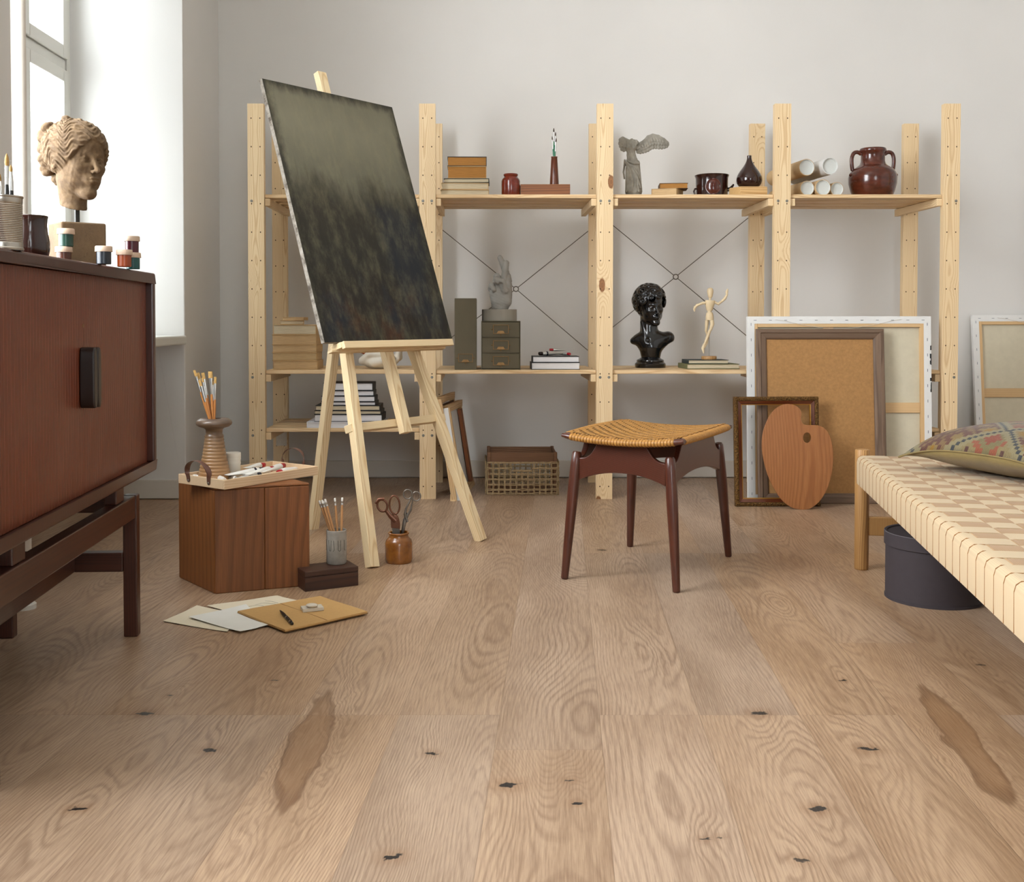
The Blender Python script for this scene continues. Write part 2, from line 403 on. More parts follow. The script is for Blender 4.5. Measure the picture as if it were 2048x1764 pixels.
    M['walnut_top'] = wood('walnut_top', ('#875127', '#70401a', '#48250c'), 'X', 0.030, 0.10, 0.10, 0.9, rough=0.5, fiber=0.5, contrast=0.45)
    M['red_pine'] = wood('reddish_pine', ('#96592f', '#824823', '#5f3117'), 'Y', 0.005, 0.05, 0.02, 1.0, rough=0.6, fiber=0.2)
    M['bed_wood'] = wood('oiled_oak', ('#b98d57', '#a67a46', '#80572d'), 'Z', 0.005, 0.05, 0.02, 1.0, rough=0.5, fiber=0.35)
    M['crate_wood'] = wood('crate_boards', ('#7b5638', '#684428', '#452a17'), 'X', 0.006, 0.05, 0.02, 1.0, rough=0.65, fiber=0.5)
    M['mann_wood'] = plain('maple', '#dcc6a0', 0.5, var=0.05, scale=30)
    M['hardboard'] = plain('hardboard', '#a87c4a', 0.75, var=0.12, scale=90, bump=0.15)
    # metals, misc
    M['steel'] = plain('zinc_screw', '#8a877f', 0.5, 0.7, 0.05)
    M['wire'] = plain('grey_wire', '#6d665c', 0.45, 0.6, 0.05)
    M['hole'] = plain('bore_hole', '#4e3722', 0.9, var=0.02)
    M['brass'] = plain('aged_brass', '#8a6a44', 0.4, 0.8, 0.15, 60)
    M['black'] = plain('black_lacquer', '#0d0e11', 0.16, 0.0, 0.2, 20, coat=0.4)
    M['black_paint'] = plain('black_paint', '#17130f', 0.4, var=0.1)
    M['handle'] = plain('dark_handle', '#1f120c', 0.35, var=0.2, scale=20)
    M['leather'] = plain('brown_leather', '#5c3a2b', 0.55, var=0.12, scale=50, bump=0.2, bscale=400)
    M['grey_box'] = plain('olive_grey_cloth', '#5f5744', 0.8, var=0.05, bump=0.25, bscale=900)
    M['grey_disc'] = plain('grey_clay', '#8f887c', 0.5, var=0.05)
    M['plaster_hand'] = plain('grey_plaster', '#918d86', 0.6, var=0.07, scale=25)
    M['white_plaster'] = plain('white_plaster', '#d9d2c4', 0.45, var=0.05)
    M['stone'] = None
    n = NT('sandstone'); P = n.coord(); a = n.noise(P, 9, 6, 0.65); b = n.noise(P, 160, 3, 0.6)
    c = n.ramp(a, [(0.3, '#54402a'), (0.5, '#665036'), (0.7, '#775f41')]); c = n.mix(n.mr(b, 0.55, 0.75, 0, 0.5), c, '#4a3622')
    n.bump(n.ma('ADD', n.ma('MULTIPLY', a, 0.6), n.ma('MULTIPLY', b, 0.4)), 0.5, 0.004)
    M['stone'] = n.done(c, 0.85)
    n = NT('grey_cast_stone'); P = n.coord(); a = n.noise(P, 18, 6, 0.65)
    c = n.ramp(a, [(0.3, '#7e7a70'), (0.6, '#a5a095'), (0.75, '#bab5aa')]); n.bump(a, 0.4, 0.004)
    M['cast'] = n.done(c, 0.8)
    for nm, c, r in (('glaze_brown', '#4a1c10', 0.16), ('glaze_dark', '#2a130e', 0.14), ('glaze_rust', '#6a2413', 0.2), ('glaze_amphora', '#4f2112', 0.2)):
        n = NT(nm); X, Y, Z = n.sep(n.coord())[:3]
        a = n.noise(n.comb(n.ma('MULTIPLY', X, 0.4), n.ma('MULTIPLY', Y, 0.4), Z), 60, 4, 0.6); c0 = hexc(c)
        col = n.ramp(a, [(0.3, tuple(x*0.65 for x in c0[:3])), (0.7, tuple(x*1.35 for x in c0[:3]))]); n.bump(a, 0.12, 0.002)
        M[nm] = n.done(col, r, coat=0.3)
    n = NT('glaze_ochre'); P = n.coord(); a = n.noise(P, 22, 4, 0.6)
    M['glaze_ochre'] = n.done(n.ramp(a, [(0.3, '#6a3d14'), (0.6, '#8a5520'), (0.8, '#a06a2c')]), 0.25, coat=0.3)
    n = NT('vase_glaze'); X, Y, Z = n.sep(n.coord())[:3]
    a = n.noise(n.comb(X, Y, n.ma('MULTIPLY', Z, 3.0)), 40, 4, 0.6)
    c = n.ramp(n.ma('ADD', n.ma('MULTIPLY', Z, 4.2), n.ma('MULTIPLY', a, 0.35)), [(0.1, '#a67c52'), (0.5, '#92704c'), (0.8, '#6c543e'), (1.0, '#4d4038')])
    M['vase_glaze'] = n.done(c, 0.38, coat=0.2)
    n = NT('speckled_clay'); P = n.coord(); a = n.noise(P, 30, 3, 0.6)
    M['clay_cup'] = n.done(n.ramp(a, [(0.35, '#8b857c'), (0.7, '#a39c92')]), 0.7)
    M['clay_line'] = plain('incised_line', '#57534c', 0.9)
    M['tin'] = plain('tin', '#a9a39a', 0.25, 0.95, 0.1, 30)
    M['plug'] = M['handle']
    # paper and cloth
    for nm, c in (('paper_old', '#c9ab7d'), ('paper_ochre', '#b07a38'), ('paper_cream', '#d8c9aa'), ('paper_white', '#e3e1e2'), ('paper_tan', '#cfae80')):
        n = NT('pages_'+nm); X, Y, Z = n.sep(n.coord('Object'))[:3]
        ln = n.noise(n.comb(n.ma('MULTIPLY', X, 0.02), n.ma('MULTIPLY', Y, 0.02), Z), 900, 3, 0.7); c0 = hexc(c)
        k = 0.82 if nm == 'paper_white' else 0.62
        M[nm] = n.done(n.ramp(ln, [(0.3, tuple(x*k for x in c0[:3])), (0.62, c0[:3])]), 0.85)
    M['sheet'] = plain('sheet_paper', '#e6e4dc', 0.8, var=0.02)
    M['sheet_cream'] = plain('cream_paper', '#e2d6bc', 0.8, var=0.02)
    M['kraft'] = plain('kraft_card', '#c39a60', 0.8, var=0.04, scale=150)
    M['kraft_edge'] = plain('kraft_edge', '#7b5427', 0.8)
    M['graphite'] = plain('graphite', '#9a958c', 0.7)
    M['cov_black'] = plain('black_book_cloth', '#15171a', 0.45, bump=0.1, bscale=700)
    M['cov_green'] = plain('dark_green_cloth', '#2b3431', 0.6)
    M['cov_brown'] = plain('brown_book_cloth', '#5a3d24', 0.7, var=0.15, scale=40)
    M['cov_tan'] = plain('tan_book_board', '#c2a070', 0.8, var=0.1, scale=40)
    M['cov_red'] = plain('russet_book_cloth', '#6e3a2a', 0.7, var=0.12, scale=40)
    M['cov_olive'] = plain('olive_book_cloth', '#6b6a45', 0.7, var=0.1, scale=40)
    M['cov_white'] = plain('white_book_cover', '#e2e3ea', 0.5, var=0.01)
    M['gesso'] = plain('primed_canvas', '#e4e3e0', 0.8, var=0.02, bump=0.2, bscale=900)
    M['raw_canvas'] = plain('raw_canvas_back', '#cfc6ae', 0.85, var=0.04, scale=30, bump=0.2, bscale=900)
    M['staple'] = plain('staple', '#5c6070', 0.4, 0.7)
    M['hatbox'] = plain('charcoal_card', '#3b3438', 0.75, var=0.06, scale=40, bump=0.2, bscale=900)
    M['hatbox_rim'] = plain('grey_edging', '#6b6669', 0.7)
    M['tube_metal'] = plain('paint_tube_metal', '#c9c7c2', 0.38, 0.75, 0.06, 60)
    M['tube_white'] = plain('paint_tube_white', '#e2dfd8', 0.4, 0.1, 0.03)
    for nm, c in (('red', '#a31422'), ('navy', '#10192b'), ('green', '#123a2c'), ('teal', '#0c4a47'), ('orange', '#8a3a08'), ('maroon', '#4a0f1c'), ('umber', '#4a2310'), ('ink', '#121a22'), ('yellow', '#c99a2e')):
        M['p_'+nm] = plain('paint_'+nm, c, 0.3, var=0.1)
    M['lid_pale'] = plain('jar_lid', '#c2a992', 0.6, var=0.04)
    M['bristle'] = plain('bristle', '#b08a4e', 0.8, var=0.2, scale=300)
    M['bristle_dark'] = plain('dark_bristle', '#3a281c', 0.8, var=0.2, scale=300)
    M['ferrule'] = plain('ferrule', '#c6c4c0', 0.28, 0.95, 0.05)
    M['brush_wood'] = plain('brush_handle', '#b9793f', 0.4, var=0.08)
    M['brush_green'] = plain('green_handle', '#0d6b44', 0.25, var=0.05, coat=0.4)
    M['pencil'] = plain('pencil_wood', '#c08e5e', 0.55, var=0.05)
    M['eraser'] = plain('pale_eraser', '#cfc5b4', 0.7, var=0.05)
    M['copper'] = plain('worn_bronze', '#6e4a3a', 0.35, 0.8, 0.15, 40)
    M['old_steel'] = plain('worn_steel', '#7b756e', 0.35, 0.85, 0.15, 60)
    M['rope'] = plain('seagrass_rope', '#a28a66', 0.85, var=0.25, scale=150, bump=0.8, bscale=300, bdist=0.002)
    n = NT('gilt_moulding'); P = n.coord(); a = n.noise(P, 220, 4, 0.7); 
    n.bump(a, 1.0, 0.004); M['gilt'] = n.done(n.ramp(a, [(0.35, '#2a1809'), (0.52, '#6d4a1c'), (0.7, '#a5803f')]), 0.4, 0.5)
    M['frame_red'] = wood('mahogany_slip', ('#6a351a', '#552612', '#35150a'), 'Z', 0.004, 0.05, 0.01, 1.0, rough=0.3, coat=0.3)
    M['gilt_lip'] = plain('gilt_lip', '#b98a3a', 0.35, 0.7, 0.1)
    M['tan_tube'] = plain('cardboard_tube', '#c5a67c', 0.75, var=0.04)
    M['white_tube'] = plain('white_tube', '#dcdbd8', 0.6, var=0.03)
    M['tube_in'] = plain('tube_lining', '#cdcfcb', 0.7, var=0.05)
    M['label'] = plain('old_label', '#d5cdc0', 0.8, var=0.06, scale=60)
    M['cane'] = plain('seat_cane', '#a87738', 0.42, var=0.22, scale=70, bump=0.2, bscale=300)
    M['cane_shaded'] = plain('seat_cane_shaded', '#3b2413', 0.8)  # cane colour darkened to stand for shade beneath the weave
    M['cord'] = plain('dark_brown_cord', '#8a5c2a', 0.6, var=0.25, scale=120)
build_materials()

# webbing, kilim, painting, floor: own node trees
def webbing(name, c, axis):
    n = NT(name); X, Y, Z = n.sep(n.coord())[:3]
    s = n.ma('SINE', n.ma('MULTIPLY', Y if axis == 'X' else X, 2100.0))
    s2 = n.ma('SINE', n.ma('MULTIPLY', X if axis == 'X' else Y, 1600.0))
    k = n.ma('MULTIPLY', n.ma('ADD', s, s2), 0.25); k = n.ma('ADD', k, 0.5, clamp=True)
    c0 = hexc(c)[:3]
    col = n.mix(k, tuple(x*0.8 for x in c0)+(1,), c0+(1,)); n.bump(k, 0.35, 0.0012)
    return n.done(col, 0.75, sheen=0.1)
M['web'] = webbing('natural_webbing', '#cbb390', 'X'); M['web2'] = webbing('tan_webbing', '#ad8a64', 'Y')
def painting_mat(W, H):
    n = NT('dark_abstract_paint'); X, Y, Z = n.sep(n.coord())[:3]
    u = n.ma('DIVIDE', X, W); v = n.ma('DIVIDE', Y, H)      # 0..1, v up
    P = n.comb(n.ma('MULTIPLY', X, 2.4), n.ma('MULTIPLY', Y, 1.0), Z)
    w1 = n.noise(P, 3.0, 7, 0.62, 0.4); w2 = n.noise(P, 9.0, 5, 0.7); st = n.noise(n.comb(n.ma('MULTIPLY', X, 9), n.ma('MULTIPLY', Y, 0.9), 0.0), 6, 5, 0.7)
    vv = n.ma('ADD', v, n.ma('MULTIPLY', n.ma('SUBTRACT', w1, 0.5), 0.30))
    vv = n.ma('ADD', vv, n.ma('MULTIPLY', n.ma('SUBTRACT', st, 0.5), 0.10))
    c = n.ramp(vv, [(0.0, '#1c1610'), (0.18, '#201b14'), (0.33, '#24221b'), (0.5, '#2b271e'), (0.57, '#423f32'), (0.66, '#636050'), (0.85, '#76725f'), (1.0, '#6b6756')])
    low = n.mr(v, 0.6, 0.5, 0, 1)
    bl = n.noise(n.comb(n.ma('MULTIPLY', X, 1.8), Y, 3.0), 2.8, 4, 0.6)
    c = n.mix(n.ma('MULTIPLY', n.mr(bl, 0.52, 0.66), n.ma('MULTIPLY', low, 0.8)), c, '#171d25')
    bg = n.noise(n.comb(n.ma('MULTIPLY', X, 2.6), Y, 9.0), 3.2, 5, 0.65)
    c = n.mix(n.ma('MULTIPLY', n.mr(bg, 0.48, 0.80), n.ma('MULTIPLY', low, 0.36)), c, '#4d4937')
    ru = n.noise(n.comb(n.ma('MULTIPLY', X, 1.5), Y, 21.0), 5.0, 5, 0.65)
    c = n.mix(n.ma('MULTIPLY', n.mr(ru, 0.5, 0.7), n.mr(v, 0.3, 0.02, 0, 0.85)), c, '#40230d')
    e1 = n.ma('MINIMUM', n.ma('MINIMUM', X, n.ma('SUBTRACT', W, X)), n.ma('SUBTRACT', H, Y))
    e1 = n.ma('ADD', e1, n.ma('MULTIPLY', n.ma('SUBTRACT', w2, 0.5), 0.05))
    c = n.mix(n.mr(e1, 0.045, 0.0, 0, 0.85), c, '#1d1a13')
    c = n.mix(n.mr(w2, 0.4, 0.75, 0, 0.22), c, '#8d8768')
    n.bump(n.ma('ADD', n.ma('MULTIPLY', w2, 0.5), st), 0.25, 0.002)
    return n.done(c, 0.62, spec=0.3)
def kilim_mat():
    n = NT('kilim_weave'); X, Y, Z = n.sep(n.coord('UV'))[:3]      # 0..1 across the cushion
    q = 46.0
    def snap(a): return n.ma('DIVIDE', n.ma('ADD', n.ma('FLOOR', n.ma('MULTIPLY', a, q)), 0.5), q)
    U = snap(X); V = snap(Y)
    # big diamonds
    def tri(a, per, off): return n.ma('MULTIPLY', n.ma('ABSOLUTE', n.ma('SUBTRACT', n.ma('FRACT', n.ma('ADD', n.ma('DIVIDE', a, per), off)), 0.5)), 2.0)
    d = n.ma('ADD', tri(U, 0.66, 0.18), tri(V, 0.66, 0.30))      # 0..2
    cells = n.white(n.comb(n.ma('FLOOR', n.ma('MULTIPLY', U, 13.0)), n.ma('FLOOR', n.ma('MULTIPLY', V, 13.0)), 0.0), '3D')['Value']
    f = n.ma('ADD', tri(U, 0.22, 0.1), tri(V, 0.22, 0.4))
    inner = n.ramp(n.ma('ADD', n.ma('MULTIPLY', f, 0.5), n.ma('MULTIPLY', cells, 0.12)),
                   [(0.0, '#8f774c'), (0.28, '#643a33'), (0.5, '#83694a'), (0.62, '#5d342e'), (0.80, '#8f7850'), (0.92, '#9a742e')], 'CONSTANT')
    outer = n.ramp(n.ma('ADD', n.ma('MULTIPLY', f, 0.5), n.ma('MULTIPLY', cells, 0.1)),
                   [(0.0, '#8f4a3a'), (0.3, '#7d7350'), (0.5, '#9a5844'), (0.7, '#8f805c'), (0.88, '#553330')], 'CONSTANT')
    c = n.mix(n.mr(d, 0.99, 1.0, smooth=False), inner, outer)
    c = n.mix(n.ma('MULTIPLY', n.ma('GREATER_THAN', d, 0.84), n.ma('LESS_THAN', d, 1.14)), c, '#958a6a')
    c = n.mix(n.ma('MULTIPLY', n.ma('GREATER_THAN', d, 0.95), n.ma('LESS_THAN', d, 1.03)), c, '#2a333d')
    t = n.noise(n.coord('UV'), 90, 3, 0.7); c = n.mix(n.mr(t, 0.35, 0.75, 0, 0.28), c, '#8f7b58')
    hk = n.node('ShaderNodeHueSaturation'); n.put(hk.inputs['Color'], c); hk.inputs['Saturation'].default_value = 1.1; hk.inputs['Value'].default_value = 0.66; c = hk.outputs[0]
    wv = n.ma('SINE', n.ma('MULTIPLY', Y, 900.0)); n.bump(n.ma('ADD', wv, n.ma('MULTIPLY', t, 3.0)), 0.4, 0.0015)
    return n.done(c, 0.9, sheen=0.2)
M['kilim'] = kilim_mat()
M['olive_cloth'] = plain('olive_wool', '#7f6c3f', 0.9, var=0.15, scale=14, bump=0.5, bscale=450, bdist=0.0015, sheen=0.2)

def floor_mat():
    n = NT('oak_planks'); X, Y, Z = n.sep(n.coord('Object'))[:3]
    SH = 0.0749; PW = 0.197
    e = FZ(1199, 1430); u0 = e.x-SH*e.y; v0 = e.y
    U = n.ma('SUBTRACT', n.ma('SUBTRACT', X, n.ma('MULTIPLY', Y, SH)), u0)
    pi_ = n.ma('FLOOR', n.ma('DIVIDE', U, PW)); ul = n.ma('SUBTRACT', n.ma('SUBTRACT', U, n.ma('MULTIPLY', pi_, PW)), PW/2)
    h1 = n.white(n.ma('ADD', pi_, 0.37), '1D')
    off = n.ma('SUBTRACT', n.ma('MULTIPLY', n.ma('LESS_THAN', h1['Value'], 0.22), 0.47), n.ma('MULTIPLY', n.ma('COMPARE', pi_, -1.0, 0.1), 0.17))
    V = n.ma('SUBTRACT', n.ma('SUBTRACT', Y, v0), off); PL = 1.46
    pj = n.ma('FLOOR', n.ma('DIVIDE', V, PL)); vl = n.ma('SUBTRACT', V, n.ma('MULTIPLY', pj, PL))
    hid = n.white(n.comb(pi_, pj, 3.3), '3D'); hc = n.sep(hid['Color'])
    # knots (u, v plane), each bends the growth rings round it
    UV = n.comb(U, Y, 0.0); jit = n.vm('SCALE', n.vm('SUBTRACT', n.noise(n.comb(n.ma('MULTIPLY', U, 1.0), n.ma('MULTIPLY', Y, 0.45), 0.0), 16, 3, col=True), (0.5, 0.5, 0.5)), scale=0.03)
    UVj = n.vm('ADD', UV, jit)
    UVk = n.vm('ADD', UV, n.vm('SCALE', n.vm('SUBTRACT', n.noise(UV, 90, 3, col=True), (0.5, 0.5, 0.5)), scale=0.022))
    acc = 0.0; core = None; tint = None
    KN = [(155,1618,1.2,1),(290,1427,1.5,1),(340,1391,.8,.6),(548,1361,.8,.7),(418,1500,1.3,1),(862,1507,1,.7),(1018,1570,1.6,1),(1137,1561,.7,.6),(1153,1606,.8,.8),
          (784,1714,1.3,.8),(1409,1678,.7,.7),(1440,1674,.5,.5),(1518,1427,1.5,1),(1636,1618,1.3,1),(1685,1361,.8,.7),(1738,1498,1.5,1),(1602,1721,1,.6),
          (1203,1100,1.3,1),(1310,982,.8,.7),(1290,1300,1.6,0),(1960,1330,1,.5),(1560,1210,1.2,0),(620,1260,1.4,0),]
    for px, py, s, dk in KN:
        p = FZ(px, py); ku = p.x-SH*p.y-u0; kv = p.y
        q = n.vm('MULTIPLY', n.vm('SUBTRACT', UVj, (ku, kv, 0)), (1/(0.040*s), 1/(0.17*s), 0)); L = n.vm('LENGTH', q)
        acc = n.ma('MULTIPLY_ADD', n.mr(L, 0.0, 1.0, 1.0, 0.0), 0.016*s, acc)
        if dk:
            rr_ = random.Random(px); ca_, sa_ = math.cos(0.9*(rr_.random()-0.5)), math.sin(0.9*(rr_.random()-0.5))
            dv_ = n.vm('SUBTRACT', UVk, (ku, kv, 0)); a1 = n.ma('MULTIPLY', n.vm('DOT_PRODUCT', dv_, (ca_, sa_, 0)), 1/(0.0125*s)); a2 = n.ma('MULTIPLY', n.vm('DOT_PRODUCT', dv_, (-sa_, ca_, 0)), 1/(0.0052*s))
            cr = n.ma('MULTIPLY', n.mr(n.vm('LENGTH', n.comb(a1, a2, 0.0)), 0.6, 1.15, 1.0, 0.0), dk)
            hl = n.ma('MULTIPLY', n.mr(n.vm('LENGTH', n.vm('MULTIPLY', dv_, (1/(0.030*s), 1/(0.026*s), 0))), 0.1, 1.2, 1.0, 0.0), dk); tint = hl if tint is None else n.ma('MAXIMUM', tint, hl)
            core = cr if core is None else n.ma('MAXIMUM', core, cr)
    # two long brown mineral streaks
    streak = None; rim = None
    for (ax, ay), (bx, by), w in (((655, 1395), (565, 1600), 0.034), ((1855, 1385), (2005, 1590), 0.034)):
        a = FZ(ax, ay); b = FZ(bx, by); a = Vector((a.x-SH*a.y-u0, a.y, 0)); b = Vector((b.x-SH*b.y-u0, b.y, 0)); c = (a+b)/2
        hv = abs((a-b).y)/2+0.03; sl = (a.x-b.x)/(a.y-b.y)
        qx, qy, _z = n.sep(n.vm('SUBTRACT', n.vm('ADD', UVj, jit), tuple(c)))[:3]
        qx = n.ma('SUBTRACT', qx, n.ma('MULTIPLY', qy, sl))
        L = n.vm('LENGTH', n.comb(n.ma('DIVIDE', qx, w), n.ma('DIVIDE', qy, hv), 0.0))
        m1 = n.mr(L, 0.75, 1.1, 1.0, 0.0); m2 = n.ma('MULTIPLY', n.mr(L, 0.70, 0.98, 0.0, 1.0), n.mr(L, 0.99, 1.12, 1.0, 0.0))
        acc = n.ma('MULTIPLY_ADD', n.mr(L, 0.2, 2.4, 1.0, 0.0), 0.05, acc)
        streak = m1 if streak is None else n.ma('MAXIMUM', streak, m1); rim = m2 if rim is None else n.ma('MAXIMUM', rim, m2)
    # growth rings
    seedz = n.ma('MULTIPLY', hid['Value'], 40.0)
    slow = n.comb(n.ma('MULTIPLY', U, 1.2), n.ma('MULTIPLY', Y, 0.62), seedz)
    nz = n.sep(n.noise(slow, 1.0, 2, 0.5, col=True)); fine = n.noise(n.comb(n.ma('MULTIPLY', U, 11.0), n.ma('MULTIPLY', Y, 2.6), seedz), 1.0, 3, 0.5)
    dx = n.ma('ADD', ul, n.ma('MULTIPLY', n.ma('SUBTRACT', hc[0], 0.5), 0.20)); dx = n.ma('ADD', dx, n.ma('MULTIPLY', n.ma('SUBTRACT', nz[0], 0.5), 0.07))
    dy = n.ma('MAXIMUM', n.ma('ADD', n.ma('MULTIPLY_ADD', hc[1], 0.06, 0.01), n.ma('MULTIPLY', n.ma('SUBTRACT', nz[1], 0.30), 0.30)), 0.004)
    Fd = n.ma('SQRT', n.ma('ADD', n.ma('MULTIPLY', dx, dx), n.ma('MULTIPLY', dy, dy)))
    Fd = n.ma('ADD', Fd, n.ma('MULTIPLY', ul, n.ma('MULTIPLY', n.ma('SUBTRACT', hc[2], 0.5), 0.9)))
    Fd = n.ma('ADD', n.ma('ADD', Fd, acc), n.ma('MULTIPLY', n.ma('SUBTRACT', fine, 0.5), 0.011))
    ph = n.ma('FRACT', n.ma('DIVIDE', Fd, 0.0052))
    line = n.ramp(ph, [(0.0, (0.35,)*3), (0.1, (0.0,)*3), (0.5, (0.05,)*3), (0.82, (1,)*3), (1.0, (0.5,)*3)])
    fib = n.noise(n.comb(n.ma('MULTIPLY', U, 420.0), n.ma('MULTIPLY', Y, 14.0), seedz), 1.0, 3, 0.65)
    col = n.mix(n.mr(n.noise(n.comb(n.ma('MULTIPLY', U, 5.0), n.ma('MULTIPLY', Y, 1.4), seedz), 1.3, 3), 0.3, 0.7), '#b99c80', '#a08266')
    big = n.noise(n.comb(n.ma('MULTIPLY', U, 3), Y, 7.7), 2.2, 2)
    amp = n.ma('MULTIPLY', n.mr(big, 0.3, 0.7, 0.45, 1.0), 0.55)
    col = n.mix(n.ma('MULTIPLY', line, amp), col, '#6f4e35')
    col = n.mix(n.mr(fib, 0.45, 0.75, 0, 0.5), col, '#775840')
    col = n.mix(n.mr(fib, 0.5, 0.25, 0, 0.25), col, '#d9bd98')
    hs = n.node('ShaderNodeHueSaturation'); n.put(hs.inputs['Color'], col); n.put(hs.inputs['Value'], n.ma('ADD', 0.93, n.ma('MULTIPLY', hc[2], 0.12)))
    n.put(hs.inputs['Saturation'], n.ma('ADD', 0.88, n.ma('MULTIPLY', hc[0], 0.2))); col = hs.outputs[0]
    col = n.mix(n.ma('MULTIPLY', streak, 0.5), col, '#7f5730'); col = n.mix(n.ma('MULTIPLY', rim, 0.55), col, '#5e3a1a')
    col = n.mix(n.ma('MULTIPLY', tint, 0.45), col, '#7d5632')
    col = n.mix(n.ma('MULTIPLY', core, 1.5, clamp=True), col, '#150d0a')
    # seams
    su = n.ma('SUBTRACT', PW/2, n.ma('ABSOLUTE', ul)); sv = n.ma('MINIMUM', vl, n.ma('SUBTRACT', PL, vl)); sm = n.ma('MINIMUM', su, sv)
    seam = n.mr(sm, 0.0, 0.0012, 1.0, 0.0); col = n.mix(n.ma('MULTIPLY', seam, 0.4), col, '#5b3f28')
    hgt = n.ma('SUBTRACT', n.ma('SUBTRACT', n.ma('MULTIPLY', fib, -0.4), n.ma('MULTIPLY', line, 0.35)), n.ma('MULTIPLY', seam, 1.0))
    n.bump(hgt, 0.3, 0.0012)
    return n.done(col, n.mr(fib, 0.3, 0.7, 0.34, 0.46), spec=0.85)
M['floor'] = floor_mat()

# ------------------------------------------------------------------ room
XL, XN, YB, YR = -1.29, -1.77, 5.26, 4.63
ZC = 3.35
def structure(o): o['kind'] = 'structure'; return o
structure(MB().box(-2.0, 3.8, -3.2, YB+0.2, -0.12, 0).build('floor', M['floor']))
structure(MB().box(-2.0, 3.8, -3.2, YB+0.2, ZC, ZC+0.15).build('ceiling', M['ceil']))
structure(MB().box(-2.0, 3.8, YB, YB+0.2, 0, ZC).build('wall_back', M['wall']))
structure(MB().box(3.6, 3.8, -3.0, YB, 0, ZC).build('wall_right', M['wall']))
w = MB(); w.box(-2.0, 0.25, -3.2, -3.0, 0, ZC).box(1.55, 3.6, -3.2, -3.0, 0, ZC).box(0.25, 1.55, -3.2, -3.0, 0, 0.7).box(0.25, 1.55, -3.2, -3.0, 2.8, ZC)
structure(w.build('wall_front', M['wall']))
fr = MB(); fr.box(0.25, 0.31, -3.16, -3.1, 0.7, 2.8).box(1.49, 1.55, -3.16, -3.1, 0.7, 2.8).box(0.31, 1.49, -3.16, -3.1, 0.7, 0.76).box(0.31, 1.49, -3.16, -3.1, 2.74, 2.8)
o = structure(fr.build('window_3', M['white_paint'])); MB().box(0.31, 1.49, -3.132, -3.128, 0.76, 2.74).build('pane', M['glass'], o)  # out of view, put in so daylight also comes from the front
XO = -1.86
w = MB(); ys = [-3.0]+[v for p in reversed(WINS) for v in ((3.02 if p[0] > 3 else p[0]), p[1]+(0.01 if p[1] > 4 else 0))]+[YB]
for i in range(0, len(ys), 2): w.box(XO, XL, ys[i], ys[i+1], 0, ZC)
w.box(XO, XN, 3.02, WINS[0][0], 0, 3.0)  # unseen panel added beside the far window to cut light on its reveal
for y0, y1 in WINS:
    w.box(XO, XL, (3.02 if y0 > 3 else y0), y1+0.01, 2.56 if y0 > 3 else 3.0, ZC); w.box(XO, XN, y0, y1+0.01, 0, 0.66)  # the far window's unseen lintel is kept low to dim the reveal
structure(w.build('wall_left', M['wall'], bevel=0.006, seg=3))
structure(MB().box(XL, 3.6, YB-0.014, YB, 0.004, 0.085).build('baseboard_back', M['skirting'], bevel=0.003))
w = MB(); w.box(XL, XL+0.014, YR, YB-0.014, 0.003, 0.085); w.box(XN, XL+0.014, YR-0.014, YR, 0.003, 0.085); w.box(XL, XL+0.014, -3.0, 3.02, 0.003, 0.085)
structure(w.build('baseboard_left', M['skirting'], bevel=0.003))
# window sill boards
w = MB()
for y0, y1 in WINS: w.box(XN-0.03 if y0 < 3 else XN+0.001, XL+0.012, (3.021 if y0 > 3 else y0), y1, 0.672, 0.712)
structure(w.build('trim_1', M['white_paint'], bevel=0.008, seg=3)); bpy.data.objects['trim_1']['label'] = 'white painted window sill board'
def window(idx, y0, y1):
    fr = MB(); X0, X1 = -1.845, XN; ZW = 2.56 if y0 > 3 else 3.0
    fr.box(X0, X1, y0, y0+0.04, 0.712, ZW).box(X0, X1, y1-0.04, y1, 0.712, ZW).box(X0, X1, y0+0.04, y1-0.04, ZW-0.05, ZW).box(X0, X1, y0+0.04, y1-0.04, 0.712, 0.75)
    ym = (y0+y1)/2; one = (y1-y0) < 1
    if not one: fr.box(X0, X1+0.003, ym-0.045, ym+0.045, 0.75, ZW-0.05)
    fr.box(X0, X1-0.006, y0+0.04, y1-0.04, 1.835, 1.885)
    o = structure(fr.build('window_%d' % idx, M['white_paint'], bevel=0.004))
    for a, b in (((y0+0.04, y1-0.04),) if one else ((y0+0.04, ym-0.045), (ym+0.045, y1-0.04))):
        for c, d in ((0.75, 1.835), (1.885, ZW-0.05)):
            s = MB(); x0, x1 = -1.832, XN+0.008; t = 0.052
            s.box(x0, x1, a, a+t, c, d).box(x0, x1, b-t, b, c, d).box(x0, x1, a+t, b-t, c, c+t).box(x0, x1, a+t, b-t, d-t, d)
            q = s.build('sash', M['white_paint'], o, bevel=0.004)
            MB().box(-1.806, -1.802, a+t, b-t, c+t, d-t).build('pane', M['glass'], q)
for i, (y0, y1) in enumerate(WINS): window(i+1, y0, y1)
# house across the yard
t = MB().box(-14, -12, 24, 30.3, -4, 14).build('house_wall', M['stucco']); tag(t, 'grey stucco wall of the house seen outside through the window panes', 'building')
# heating pipe
t = thing('heating_pipe', (-1.238, 2.87, 0), 'beige painted vertical heating pipe at the left wall beside the window', 'pipe')
MB().tube([(0, 0, 0.0), (0, 0, ZC)], 0.019, 20).build('pipe', M['skirting'], t, smooth=True)
MB().lathe([(0.0, 0), (0.03, 0), (0.03, 0.012), (0.02, 0.02), (0.0, 0.02)], 24).build('floor_collar', M['white_paint'], t, smooth=True)
